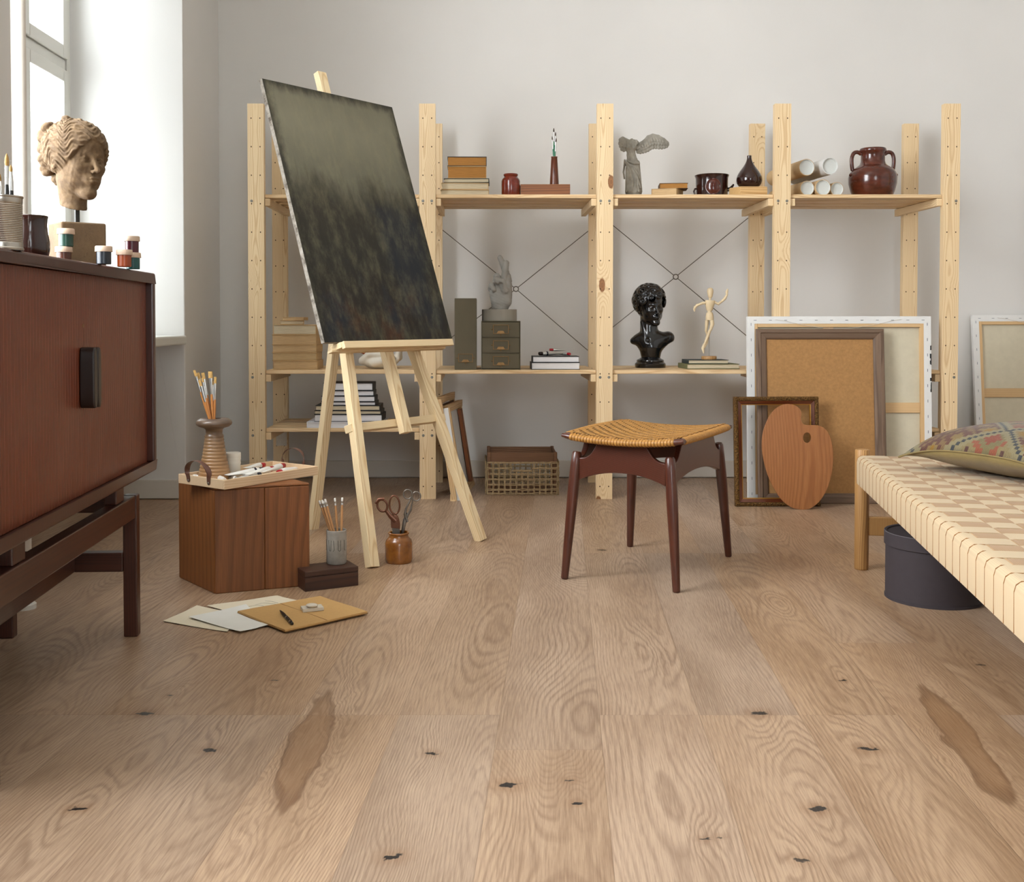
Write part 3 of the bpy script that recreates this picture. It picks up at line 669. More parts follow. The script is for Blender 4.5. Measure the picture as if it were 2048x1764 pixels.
# ------------------------------------------------------------------ shelving unit
YF = 4.627; YRR = YF+0.47            # front faces of the front and rear posts
PT = 0.032; HS = 1.71
unit = thing('shelving_unit', (0.5, YF+0.2, 0), 'long open pine shelving unit with tall drilled posts along the back wall', 'shelf')
PX = [-0.978, -0.238, 0.529, 1.295, 2.025]; PWD = 0.070
def post(name, x, y, rows):
    def ex(m, L):
        m.mat(1)
        for z in rows:
            for sx in (-0.019, 0.019):
                # beam local: x across (reversed), y towards the back
                for ysg, yy in ((1, -PT/2-0.0004),):
                    vs = [(sx+0.0027*math.cos(a), yy, z+0.0034*math.sin(a)) for a in [2*math.pi*k/8 for k in range(8)]]
                    m.add(vs, [tuple(range(8))])
        m.mat(0)
    return beam(name, (x, y+PT/2, 0), (x, y+PT/2, HS), PWD, PT, None, unit, up=(0, 1, 0), extra=ex, mats=[M['pine'], M['hole']], bevel=0)
rows = [0.055+0.1225*k for k in range(14)]
for x in PX:
    post('front_post', x, YF, rows)
    post('rear_post', x+0.012, YRR, rows)
def shelf(x0, x1, ztop, n=4):
    m = MB(); y0 = YF+0.006; y1 = YRR+0.024; w = (y1-y0)/n
    root = None
    for k in range(n):
        o = beam('shelf' if k == 0 else 'shelf_slat', (x0, y0+w*(k+0.5)-0.003, ztop-0.008), (x1, y0+w*(k+0.5)-0.003, ztop-0.008), w-0.024, 0.016, M['pine_shelf'], unit, up=(0, 0, 1), bevel=0.002)
Zt, Zm, Zb = 1.322, 0.560, 0.307
def bay(i, z): shelf(PX[i]+PWD/2+0.001, PX[i+1]-PWD/2-0.001, z)
for i in range(4): bay(i, Zt)
for i in range(4): bay(i, Zm)
bay(0, Zb); bay(3, Zb)
# side supports under the shelf ends, running front to back between the posts
for i, x in enumerate(PX):
    zs = [Zt, Zm]+([Zb] if i in (0, 1, 3, 4) else [])
    for z in zs:
        for s in ((-1, 1) if 0 < i < 4 else ((1,) if i == 0 else (-1,))):
            if z == Zb and ((i == 1 and s == 1) or (i == 3 and s == -1)): continue
            xx = x+s*(PWD/2+0.012)
            beam('shelf_support', (xx, YF+0.012, z-0.034), (xx, YRR+0.02, z-0.034), 0.022, 0.032, M['pine'], unit, up=(0, 0, 1))
# bolts
scr = None
for i, x in enumerate(PX):
    for z in ([Zt, Zm]+([Zb] if i in (0, 1) else [])):
        for sx in (-0.019, 0.019):
            if (i == 0 and sx > 0) or (i == 4 and sx < 0): continue
            if scr is None:
                m = MB(); m.lathe([(0, -0.0030), (0.0030, -0.0030), (0.0040, -0.0010), (0.0060, -0.0008), (0.0060, 0.001), (0, 0.001)], 14)
                scr = m.build('screw', M['steel'], unit, smooth=True, rot=(-math.pi/2, 0, 0)); o = scr
            else: o = scr.copy(); COL.objects.link(o)
            o.parent = unit; o.location = Vector((x+sx, YF, z-0.03))-unit.location
# cross wires behind bays two and three
for (xa, za), (xb, zb), (xc, zc), (xd, zd) in (
        ((PX[1]+0.03, 1.222), (PX[2]+0.0, 0.613), (PX[1]+0.03, 0.650), (PX[2]+0.0, 1.222)),
        ((PX[2]+0.03, 1.285), (PX[3]+0.0, 0.680), (PX[2]+0.03, 0.690), (PX[3]+0.0, 1.285))):
    Yw = YRR+PT+0.004; cxm = (xa+xb)/2; czm = (za+zb+zc+zd)/4; hub = Vector((cxm, Yw, czm))
    m = MB()
    for x, z in ((xa, za), (xb, zb), (xc, zc), (xd, zd)):
        e = Vector((x, Yw, z)); d = (e-hub).normalized(); m.tube([hub+d*0.012, e], 0.0021, 6)
    o = m.build('cross_brace', M['wire'], None, smooth=True); o.parent = unit; o.matrix_parent_inverse = Matrix.Translation(-unit.location)
    m = MB(); m.tube([hub+Vector((0.012*math.cos(a), 0, 0.012*math.sin(a))) for a in [2*math.pi*k/20 for k in range(20)]], 0.0026, 6, closed=True)
    h = m.build('hub_ring', M['wire'], o, smooth=True)
o = MB().box(-0.026, 0.026, -0.0006, 0, -0.032, 0.032).build('sticker', M['label'], unit); o.matrix_parent_inverse = Matrix.Translation(-unit.location)
o.location = AT(563, 878, YRR-0.001); o['label'] = 'torn white paper sticker'

# ------------------------------------------------------------------ easel
A = FZ(745, 1135); A.x -= 0.0; B = FZ(962, 1081); R_ = FZ(626, 1058)
wd = (B-A).normalized(); nb = Vector((-wd.y, wd.x, 0))       # towards the back
mid = (A+B)/2
beta = 0.33
up_f = Vector((0, 0, 1))*math.cos(beta)+nb*math.sin(beta)
nrm_f = wd.cross(up_f)
if nrm_f.y > 0: nrm_f = -nrm_f                               # faces the viewer
def on_plane(px, py, off=0.0):
    """point of the easel's leaning front plane (moved forward by off) seen at that pixel"""
    r = ray(px, py); o = Vector((0, 0, CAM_H)); p0 = mid+nrm_f*off
    return o+r*((p0-o).dot(nrm_f)/r.dot(nrm_f))

easel = thing('easel', mid, 'pale pine studio easel standing on the floor and holding the dark canvas', 'easel')
top = on_plane(632, 152, 0.0)
apx = on_plane(640, 200)
def eb(name, p0, p1, w, t, up=None, **k): return beam(name, p0, p1, w, t, M['easel'], easel, up=up or nrm_f, **k)
eb('leg', A+nrm_f*0.0, apx+(A-apx).normalized()*0.12-wd*0.02, 0.036, 0.030)
eb('leg', B+nrm_f*0.0, apx+(B-apx).normalized()*0.12+wd*0.02, 0.036, 0.030)
eb('mast', on_plane(812, 866, 0.022), top+nrm_f*0.022, 0.040, 0.026)
hinge = on_plane(700, 420, -0.03)
rl = eb('leg', R_, hinge, 0.036, 0.026)
eb('crossbar', on_plane(696, 858, -0.012), on_plane(884, 836, -0.012), 0.034, 0.026, up=up_f)
# canvas on the ledge
ca = math.radians(51); cb = 0.33
cu = Vector((math.cos(ca), math.sin(ca), 0)); cn = Vector((-math.sin(ca), math.cos(ca), 0)); cv = Vector((0, 0, 1))*math.cos(cb)+cn*math.sin(cb)
cw = cu.cross(cv); 
if cw.y > 0: cw = -cw
CBL = Vector((-0.504, 3.41, 0.707)); CWD, CHT, CTH = 0.628, 0.932, 0.018
painting = thing('painting', CBL, 'large dark abstract painting, olive above and near black below, resting on the easel', 'painting')
def mtx(a, b, c, o): return Matrix(((a.x, b.x, c.x, o.x), (a.y, b.y, c.y, o.y), (a.z, b.z, c.z, o.z), (0, 0, 0, 1)))
m = MB(); m.box(0, CWD, 0, CHT, -CTH+0.0006, 0); 
M['paint'] = painting_mat(CWD, CHT)
n_ = NT('canvas_edge'); aa = n_.noise(n_.coord(), 30, 4, 0.7); M['canvas_edge'] = n_.done(n_.ramp(aa, [(0.35, '#4b4238'), (0.5, '#857d72'), (0.7, '#a39c92')]), 0.8)
me_o = m.build('painted_canvas', [M['paint'], M['canvas_edge']], bevel=0.002)
for p in me_o.data.polygons:
    if abs(p.normal.z) < 0.5: p.material_index = 1
me_o.parent = painting; bpy.context.view_layer.update()
me_o.matrix_basis = painting.matrix_world.inverted() @ mtx(cu, cv, cw, CBL+cw*0.0)
for sx0, sx1, sy0, sy1 in ((0, 0.045, 0, CHT), (CWD-0.045, CWD, 0, CHT), (0.045, CWD-0.045, 0, 0.045), (0.045, CWD-0.045, CHT-0.045, CHT)):
    b_ = MB().box(sx0+0.016, sx1-0.016, sy0+0.016, sy1-0.016, -CTH-0.005, -CTH).build('stretcher_bar', M['bar_pine']); b_.parent = painting; b_.matrix_basis = me_o.matrix_basis.copy()
# ledge: shelf piece and front lip, square to the easel plane
lc = CBL+cu*CWD*0.5
L0 = CBL+cu*0.055; L1 = CBL+cu*(CWD-0.035)
off = cw*(-0.012)-cv*0.013
eb('ledge', L0+off, L1+off, 0.052, 0.019, up=cv)
eb('ledge_lip', L0+off+cw*0.034-cv*0.004, L1+off+cw*0.034-cv*0.004, 0.014, 0.024, up=cv)
eb('ledge_block', L0+off-cu*0.02-cv*0.012-cw*0.012, L1+off+cu*0.0-cv*0.012-cw*0.012, 0.022, 0.007, up=cv)

# ------------------------------------------------------------------ teak cabinet on the left
E0 = Vector((-0.825, 2.70, 0)); cdv = Vector((0.0499, -0.99875, 0)); cnv = Vector((0.99875, 0.0499, 0))   # along the front, out of the front
ZT, ZB_ = 0.897, 0.400; CW = 1.02; CD = 0.40
cab = thing('tambour_cabinet', E0, 'dark teak cabinet with two tambour doors on a trestle base below the window', 'cabinet')
ang = math.atan2(cdv.y, cdv.x)
cab.rotation_euler = (0, 0, ang)                       # local x runs along the front towards the viewer, local y points out of the front
m = MB(); th = 0.022
# body local y: 0 is the front edge, negative is deeper
m.box(0, CW, -CD, 0, ZT-th, ZT).box(0, CW, -CD, 0, ZB_, ZB_+th).box(0, th, -CD, 0, ZB_+th, ZT-th).box(CW-th, CW, -CD, 0, ZB_+th, ZT-th).box(th, CW-th, -CD, -CD+0.01, ZB_+th, ZT-th)
def loc(o, parent): o.parent = parent
body = m.build('body', M['teak'], cab, bevel=0.007, seg=3)
# the grain of the body boards runs along local z in the material; fine for the dark teak
cx_ = 0.515
for a, b in ((th+0.001, cx_-0.0008), (cx_+0.0008, CW-th-0.001)):
    m = MB(); n_s = int((b-a)/0.0148); ws = (b-a)/n_s
    for k in range(n_s):
        m.box(a+k*ws+0.0002, a+(k+1)*ws-0.0002, -0.030, -0.0185, ZB_+th+0.001, ZT-th-0.001)
    m.box(a, b, -0.034, -0.0305, ZB_+th+0.001, ZT-th-0.001)
    door = m.build('door', M['teak_door'], cab, bevel=0.0008, seg=1)
    s = -1 if a < 0.1 else 1
    hx = cx_+s*0.013
    h = MB(); pr = [(0.011*math.copysign(abs(math.cos(q))**0.7, math.cos(q)), 0.062*math.copysign(abs(math.sin(q))**0.35, math.sin(q))) for q in [2*math.pi*k/36 for k in range(36)]]
    h.prism([(hx+x, 0.662+z) for x, z in pr], 'y', -0.0185, 0.012)
    h.build('handle', M['handle'], door, smooth=50, bevel=0.003, seg=3)
lock = MB().tube([(cx_-0.004, -0.0175, 0.768), (cx_-0.004, -0.0190, 0.768)], 0.004, 12).build('keyhole', M['brass'], cab, smooth=True)
# base
ZL = 0.350
def cb_(name, p0, p1, w, t, up=(0, 0, 1)): 
    M4 = cab.matrix_world
    return beam(name, Matrix.Translation(E0) @ Matrix.Rotation(ang, 4, 'Z') @ Vector(p0), Matrix.Translation(E0) @ Matrix.Rotation(ang, 4, 'Z') @ Vector(p1), w, t, M['teak'], cab, up=(Matrix.Rotation(ang, 4, 'Z') @ Vector(up)), bevel=0.003)
bpy.context.view_layer.update()
for fx in (0.075, CW-0.075):
    for fy in (-0.045, -0.345):
        cb_('leg', (fx, fy, 0), (fx, fy, ZL), 0.030, 0.034, up=(0, 1, 0))
    cb_('side_rail', (fx, -0.062, 0.185), (fx, -0.328, 0.185), 0.030, 0.048)
    cb_('side_rail', (fx, -0.062, ZL-0.022), (fx, -0.328, ZL-0.022), 0.030, 0.042)
for fy in (-0.045, -0.345):
    cb_('top_rail', (0.092, fy, ZL-0.028), (CW-0.092, fy, ZL-0.028), 0.030, 0.056)
cb_('stretcher', (0.06, -0.195, 0.185), (CW-0.06, -0.195, 0.185), 0.034, 0.048)
for fx in (0.2, CW-0.2):
    for fy in (-0.05, -0.34):
        cb_('spacer', (fx, fy, ZL), (fx, fy, ZB_), 0.06, 0.03, up=(0, 1, 0))
# ------------------------------------------------------------------ generic makers
def oriented(o, parent, a, b, c, origin):
    """put o (local x,y,z = a,b,c at origin, world) under parent"""
    bpy.context.view_layer.update(); o.parent = parent
    o.matrix_basis = parent.matrix_world.inverted() @ mtx(Vector(a), Vector(b), Vector(c), Vector(origin))
def frame_z(d, up=(0, 0, 1)):
    d = Vector(d).normalized(); u = Vector(up); a = u.cross(d)
    a = a.normalized() if a.length > 1e-5 else Vector((1, 0, 0)); return a, d.cross(a).normalized(), d
def stick_thing(name, p0, p1, label, cat, group=None, up=(0, -1, 0)):
    """an Empty whose local Z runs from p0 to p1"""
    o = thing(name, (0, 0, 0), label, cat, group); a, b, c = frame_z(Vector(p1)-Vector(p0), up)
    o.matrix_basis = mtx(a, b, c, Vector(p0)); return o
def brush(p0, p1, kind, label, group, r=0.0035, w=0.007, bl=0.022, fl=0.035, flat=0.5, hm='brush_wood', bm='bristle'):
    """paint brush from handle end p0 to bristle tip p1"""
    L = (Vector(p1)-Vector(p0)).length; t = stick_thing('paintbrush', p0, p1, label, 'paintbrush', group)
    z1 = L-bl-fl; z2 = L-bl
    m = MB(); m.lathe([(0.0, 0), (r*0.5, 0.002), (r*0.6, z1*0.4), (r*1.0, z1*0.8), (r*0.85, z1), (0, z1)], 12); m.build('handle', M[hm], t, smooth=True)
    m = MB(); m.loft([[(rx*math.cos(a), ry*math.sin(a), z) for a in [2*math.pi*k/14 for k in range(14)]] for rx, ry, z in ((r*0.9, r*0.9, z1-0.001), (r*0.95, r*0.95, z1+fl*0.4), (w*0.5, w*0.5*flat, z2+0.001))]); m.build('ferrule', M['ferrule'], t, smooth=True)
    m = MB()
    if kind == 'flat': pr = ((0.50, 0.5*flat, z2), (0.52, 0.52*flat, z2+bl*0.6), (0.50, 0.36*flat, L))
    else: pr = ((0.50, 0.5*flat, z2), (0.56, 0.56*flat, z2+bl*0.35), (0.4, 0.4*flat, z2+bl*0.75), (0.08, 0.08, L))
    m.loft([[(w*a*math.cos(q), w*b*math.sin(q), z) for q in [2*math.pi*k/14 for k in range(14)]] for a, b, z in pr]); m.build('bristles', M[bm], t, smooth=True)
    return t
def pencil(p0, p1, label, group):
    L = (Vector(p1)-Vector(p0)).length; t = stick_thing('pencil', p0, p1, label, 'pencil', group)
    MB().lathe([(0, 0), (0.0035, 0.002), (0.0035, L-0.022), (0, L-0.022)], 6).build('shaft', M['pencil'], t, bevel=0.0004)
    MB().lathe([(0, L-0.022), (0.0037, L-0.022), (0.0037, L-0.017), (0.0033, L-0.0165), (0.0037, L-0.016), (0.0037, L-0.010), (0, L-0.010)], 14).build('ferrule', M['ferrule'], t, smooth=True)
    MB().lathe([(0, L-0.010), (0.0033, L-0.010), (0.0033, L-0.002), (0.0024, L), (0, L)], 14).build('rubber_tip', M['tube_white'], t, smooth=True)
    return t
def paint_tube(p_tail, p_cap, r, cap, label, group, body='tube_white', crimp=1.0, stripe=None, up=(0, 0, 1)):
    L = (Vector(p_cap)-Vector(p_tail)).length; t = stick_thing('paint_tube', p_tail, p_cap, label, 'paint tube', group, up=up)
    zb = L-0.016; n = 22; rings = []
    for z, f in ((0, 1.35), (0.006, 1.3), (0.010, 1.28), (zb*0.4, 1.14), (zb*0.75, 1.03), (zb*0.93, 1.0), (zb*0.97, 0.8), (zb, 0.5)):
        k = min(1, max(0.06, (z/(zb*0.8))**0.8)) if crimp else 1.0
        rings.append([(r*f*math.cos(2*math.pi*j/n)*(1+0.05*math.sin(3*z*300+j)), r*min(1, k)*(f if z > zb*0.9 else 1)*math.sin(2*math.pi*j/n)*(1+0.06*math.sin(z*240+j*1.7)), z) for j in range(n)])
    MB().loft(rings).build('tube_body', M[body], t, smooth=60)
    MB().lathe([(0, zb-0.001), (r*0.82, zb-0.001), (r*0.88, zb+0.001), (r*0.8, L-0.001), (r*0.72, L), (0, L)], 20).build('cap', M[cap], t, smooth=True)
    if stripe: MB().lathe([(0, zb*0.80), (r*1.05, zb*0.80), (r*1.05, zb*0.86), (0, zb*0.86)], 22).build('colour_band', M[stripe], t, smooth=True)
    return t
def book(x, y, z, w, d, h, cover, page, label, group=None, rz=0.0, spine='back', ct=0.0022, name='book', over=0.003):
    """x,y = centre of the front edge before turning; w along x, d along y away from the viewer"""
    t = thing(name, (x, y, z), label, 'book', group, rz)
    m = MB(); m.box(-w/2, w/2, 0, d, 0, ct).box(-w/2, w/2, 0, d, h-ct, h)
    q = {'back': (-w/2, w/2, d-ct, d), 'front': (-w/2, w/2, 0, ct), 'left': (-w/2, -w/2+ct, 0, d), 'right': (w/2-ct, w/2, 0, d)}[spine]
    if spine in ('front', 'back'):
        yy = q[2] if spine == 'front' else q[3]; s = -1 if spine == 'front' else 1
        pr = [(yy-s*ct, ct), (yy, ct)]+[(yy+s*0.003*math.sin(math.pi*k/6), ct+(h-2*ct)*k/6) for k in range(1, 6)]+[(yy, h-ct), (yy-s*ct, h-ct)]
        m.prism(pr, 'x', -w/2, w/2)
    else:
        m.box(q[0], q[1], q[2], q[3], ct, h-ct)
    m.build('cover', M[cover], t, bevel=0.0006, seg=1)
    x0, x1, y0, y1 = -w/2+over, w/2-over, over, d-over
    if spine == 'back': y1 = d-ct
    if spine == 'front': y0 = ct
    if spine == 'left': x0 = -w/2+ct
    if spine == 'right': x1 = w/2-ct
    MB().box(x0, x1, y0, y1, ct, h-ct).build('page_block', M[page], t, bevel=0.0005, seg=1)
    return t
def noise3(P, s, seed=0.0):
    """cheap smooth pseudo-noise for sculpting"""
    x, y, z = [P[..., i]*s+seed for i in range(3)]
    return (np.sin(x+1.7*np.sin(0.9*y+0.3*z))+np.sin(1.3*y+1.9*np.sin(0.8*z+0.5*x)+2.1)+np.sin(1.1*z+1.6*np.sin(0.7*x+0.6*y)+4.2))/3

# a human head in units of its own height: face towards -Y, crown z=.5, chin z=-.5
def face_sdf(P, k=1.0):
    A_ = np.abs
    Q = P.copy(); Q[..., 0] = A_(Q[..., 0])            # mirror
    d = sdE(P, (0, 0.045, 0.13), (0.315, 0.385, 0.37))
    d = smin(d, sdE(P, (0, -0.10, -0.10), (0.245, 0.255, 0.36)), 0.10)
    d = smin(d, sdE(Q, (0.145, -0.03, -0.24), (0.10, 0.17, 0.14)), 0.08)
    d = smin(d, sdE(P, (0, -0.25, -0.405), (0.11, 0.10, 0.085)), 0.07)
    d = smin(d, sdE(Q, (0.15, -0.225, -0.085), (0.075, 0.085, 0.07)), 0.07)
    # forehead and brow
    d = smin(d, sdE(P, (0, -0.18, 0.20), (0.22, 0.17, 0.16)), 0.08)
    d = smin(d, sdC(Q, (0.04, -0.335, 0.055), (0.15, -0.290, 0.075), 0.030, 0.022), 0.04)
    # eye sockets
    d = smax(d, -sdE(Q, (0.108, -0.385, 0.000), (0.078, 0.085, 0.054)), 0.040)
    # eyeballs and lids
    d = smin(d, sdS(Q, (0.105, -0.277, -0.002), 0.052), 0.008)
    d = smin(d, sdC(Q, (0.062, -0.322, 0.018), (0.112, -0.330, 0.030), 0.009), 0.012)
    d = smin(d, sdC(Q, (0.112, -0.330, 0.030), (0.155, -0.302, 0.010), 0.009), 0.012)
    d = smin(d, sdC(Q, (0.065, -0.318, -0.022), (0.145, -0.305, -0.026), 0.007), 0.015)
    # nose
    d = smin(d, sdC(P, (0, -0.335, 0.05), (0, -0.425, -0.125), 0.024, 0.030), 0.03)
    d = smin(d, sdS(P, (0, -0.430, -0.135), 0.033), 0.015)
    d = smin(d, sdE(Q, (0.037, -0.395, -0.145), (0.024, 0.034, 0.022)), 0.014)
    d = smax(d, -sdS(Q, (0.020, -0.425, -0.168), 0.011), 0.008)
    # mouth
    d = smin(d, sdE(P, (0, -0.325, -0.245), (0.10, 0.05, 0.065)), 0.05)
    d = smin(d, sdE(Q, (0.022, -0.372, -0.226), (0.048, 0.020, 0.015)), 0.010)
    d = smin(d, sdE(P, (0, -0.366, -0.266), (0.052, 0.022, 0.019)), 0.012)
    d = smax(d, -sdC(Q, (0.0, -0.398, -0.245), (0.082, -0.352, -0.250), 0.006), 0.010)
    d = smax(d, -sdS(P, (0, -0.395, -0.315), 0.022), 0.03)
    # ears
    e = sdE(Q, (0.305, 0.02, -0.03), (0.028, 0.062, 0.098), rot=(0.15, 0, 0.25))
    e = smax(e, -sdE(Q, (0.325, 0.005, -0.015), (0.022, 0.032, 0.055)), 0.02)
    d = smin(d, e, 0.02)
    return d

# ------------------------------------------------------------------ things on the cabinet
ZC_T = 0.8972
def on_cab(px, Y): p = AT(px, 500, Y); return Vector((p.x, Y, ZC_T))
# stone head
hp = Vector((-0.893, 2.36, ZC_T))
head_t = thing('stone_head', hp, 'weathered sandstone head of a woman on a rod and square block, on the teak cabinet', 'sculpture', rz=math.radians(38))
s_ = 0.048
MB().box(-s_, s_, -s_, s_, 0, 0.094).build('plinth', M['stone'], head_t, bevel=0.004, seg=3)
MB().box(-0.0045, 0.0045, -0.0045, 0.0045, 0.0935, 0.128).build('rod', M['black_paint'], head_t)
HSC = 0.173
def stone_fn(P):
    # P in head units; neck cut slanting
    d = face_sdf(P)
    r = np.linalg.norm(P*np.array([1.0, 0.9, 1.0], np.float32), axis=-1)
    ang_ = np.arctan2(P[..., 0], -P[..., 1]+0.15)
    ph_ = 40*P[..., 2]-16*np.abs(P[..., 0])**1.0+2.6*np.sin(7*ang_+3*P[..., 2])+0.7*np.sin(17*ang_+8*P[..., 2])+8*P[..., 1]
    wv = -0.015*np.abs(np.sin(ph_*0.75))+0.008*np.sin(2.7*ph_+1.5*np.sin(14*ang_))
    hair = sdE(P, (0, 0.055, 0.135), (0.375, 0.445, 0.395))+wv+0.006
    # hairline: sweeps from the middle of the brow back over the ears
    line = (P[..., 1]+0.285)*1.0+0.95*(P[..., 2]-0.165)+0.55*np.maximum(0, np.abs(P[..., 0])-0.04)**1.1-0.012*np.sin(34*P[..., 0]+14*P[..., 2])
    lowcut = P[..., 2]+0.22-0.35*(P[..., 1])
    hair = smax(hair, -0.62*line, 0.018); hair = smax(hair, -lowcut, 0.03)
    d = smin(d, hair, 0.008)
    for c, rr in (((0.05, 0.44, 0.25), 0.11), ((-0.14, 0.43, 0.16), 0.12), ((-0.20, 0.40, 0.30), 0.09), ((0.15, 0.43, 0.10), 0.11), ((-0.10, 0.50, 0.03), 0.10), ((-0.12, 0.44, -0.10), 0.09), ((0.1, 0.46, -0.06), 0.10),
                  ((-0.24, 0.30, 0.40), 0.065), ((-0.17, 0.34, 0.42), 0.06), ((-0.27, 0.28, 0.0), 0.08), ((-0.02, 0.38, -0.22), 0.07), ((0, 0.2, 0.5), 0.07), ((-0.1, 0.1, 0.51), 0.05)):
        d = smin(d, sdS(P, c, rr)-0.014*np.abs(np.sin(26*(P[..., 2]-0.6*P[..., 0]+0.3*P[..., 1]))), 0.02)
    neck = sdC(P, (0, 0.10, -0.25), (0, 0.04, -0.66), 0.185, 0.155)
    d = smin(d, neck, 0.06)
    d = smax(d, -(P[..., 2]+0.60-0.25*P[..., 1]), 0.02)
    return d+0.004*noise3(P, 38)+0.003*noise3(P, 90, 2)
o = sculpt('carved_head', stone_fn, (-0.48, -0.56, -0.68), (0.48, 0.68, 0.64), 0.0095, M['stone'], head_t)
o.scale = (HSC,)*3; o.location = (0.000, -0.004, 0.127+0.60*HSC); o.rotation_euler = (math.radians(3), 0, math.radians(17))
# tin can with brushes
cp = on_cab(6, 1.80); cp.x -= 0.002
t = thing('tin_can', cp, 'ribbed tin can holding black handled paintbrushes at the near end of the cabinet', 'can')
pr = [(0.0, 0.001), (0.033, 0.001), (0.0345, 0.0), (0.0350, 0.003), (0.0335, 0.005), (0.0335, 0.012)]
for k in range(22): z = 0.012+k*0.003; pr += [(0.0335, z), (0.0325, z+0.0015)]
pr += [(0.0335, 0.079), (0.0335, 0.087), (0.0348, 0.0885), (0.0348, 0.0905), (0.0325, 0.0905), (0.0322, 0.003), (0, 0.003)]
MB().lathe(pr, 48).build('can', M['tin'], t, smooth=25)
for (tip, bx, by, kind, lab, rr, ww, bl) in (((13.5, 307), 0.012, -0.004, 'round', 'black handled paintbrush with tan round tip, tallest in the tin can', 0.0036, 0.0068, 0.021),
        ((21.5, 330), 0.018, 0.006, 'round', 'black handled paintbrush just right of the tallest one in the tin can', 0.0038, 0.005, 0.012),
        ((-2, 345), 0.0, 0.006, 'round', 'black handled paintbrush leaning left at the edge of the picture in the tin can', 0.0036, 0.006, 0.015)):
    p1 = AT(tip[0], tip[1], 1.80+by); p0 = Vector((cp.x+bx*0.9, 1.80+by, ZC_T+0.006))
    brush(p0, p1, kind, lab, None, r=rr, w=ww, bl=bl, fl=0.03, hm='black_paint', flat=0.9)
# dark cup
cp = on_cab(62, 2.06)
t = thing('clay_cup', cp, 'dark brown waisted stoneware cup beside the tin can on the cabinet', 'cup')
MB().lathe([(0, 0), (0.027, 0.0), (0.032, 0.006), (0.0345, 0.02), (0.034, 0.033), (0.031, 0.05), (0.0295, 0.065), (0.0305, 0.076), (0.032, 0.082), (0.0305, 0.083), (0.0275, 0.066), (0.029, 0.05), (0.031, 0.02), (0, 0.006)], 48).build('cup', M['glaze_cup'] if 'glaze_cup' in M else M['glaze_dark'], t, smooth=True)
# little paint jars
def jar(px, Y, z, mat, label):
    p = on_cab(px, Y); t = thing('paint_jar', (p.x, Y, z), label, 'paint jar')
    MB().lathe([(0, 0), (0.0140, 0), (0.0150, 0.001), (0.0152, 0.027), (0, 0.027)], 28).build('jar', M[mat], t, smooth=True)
    MB().lathe([(0, 0.026), (0.0178, 0.026), (0.0180, 0.0265), (0.0176, 0.0365), (0.0165, 0.0378), (0, 0.0378)], 28).build('lid', M['lid_pale'], t, smooth=True)
JH = 0.0380
jar(127.5, 2.27, ZC_T, 'p_umber', 'brown paint jar with pale lid under the green jar, mostly hidden behind the cabinet edge')
jar(132, 2.27, ZC_T+JH, 'p_green', 'green paint jar with pale lid stacked in front of the sandstone block')
jar(207.5, 2.255, ZC_T, 'p_ink', 'blue black paint jar with pale lid at the right corner of the sandstone block')
jar(248.5, 2.37, ZC_T, 'p_orange', 'orange paint jar with pale lid near the cabinet end')
jar(266, 2.475, ZC_T, 'p_teal', 'teal paint jar half hidden behind the orange jar')
jar(264, 2.475, ZC_T+JH, 'p_maroon', 'dark red paint jar with pale lid standing on the teal jar')

# ------------------------------------------------------------------ wooden block stool, tray and what is in it
b0 = FZ(430, 1188.5); b1 = FZ(620, 1171.5); b3 = FZ(358, 1155)
ux = (b1-b0); vy = (b3-b0); BH = 0.303
blk = thing('side_table', b0, 'walnut coloured wooden block table standing on the floor below the tray', 'table')
def par(u, v, z): return b0+ux*u+vy*v+Vector((0, 0, z))
# four faces of boards: front two boards, side board, top
ez = Vector((0, 0, 1))
def quad_prism(name, pts, z0, z1, mat, parent, bevel=0.003):
    m = MB(); org = parent.location
    m.loft([[Vector(p)+Vector((0, 0, z0))-org for p in pts], [Vector(p)+Vector((0, 0, z1))-org for p in pts]])
    return m.build(name, mat, parent, bevel=bevel)
g = 0.002
quad_prism('side_board', [par(0, 0, 0), par(0.52, 0, 0), par(0.52, 0.12, 0), par(0.115, 0.12, 0)], 0, BH-0.007, M['walnut'], blk)
quad_prism('side_board', [par(0.523, 0, 0), par(1, 0, 0), par(0.88, 0.12, 0), par(0.523, 0.12, 0)], 0, BH-0.007, M['walnut'], blk)
quad_prism('side_board', [par(0, 0, 0), par(0.115, 0.122, 0), par(0.115, 0.88, 0), par(0, 1, 0)], 0, BH-0.007, M['walnut'], blk)
quad_prism('side_board', [par(0, 1, 0), par(0.115, 0.88, 0), par(0.88, 0.88, 0), par(1, 1, 0)], 0, BH-0.007, M['walnut'], blk)
quad_prism('side_board', [par(1, 0, 0), par(1, 1, 0), par(0.88, 0.88, 0), par(0.88, 0.12, 0)], 0, BH-0.007, M['walnut'], blk)
quad_prism('top_board', [par(0, 0, 0), par(1, 0, 0), par(1, 1, 0), par(0, 1, 0)], BH-0.0068, BH, M['walnut_top'], blk)
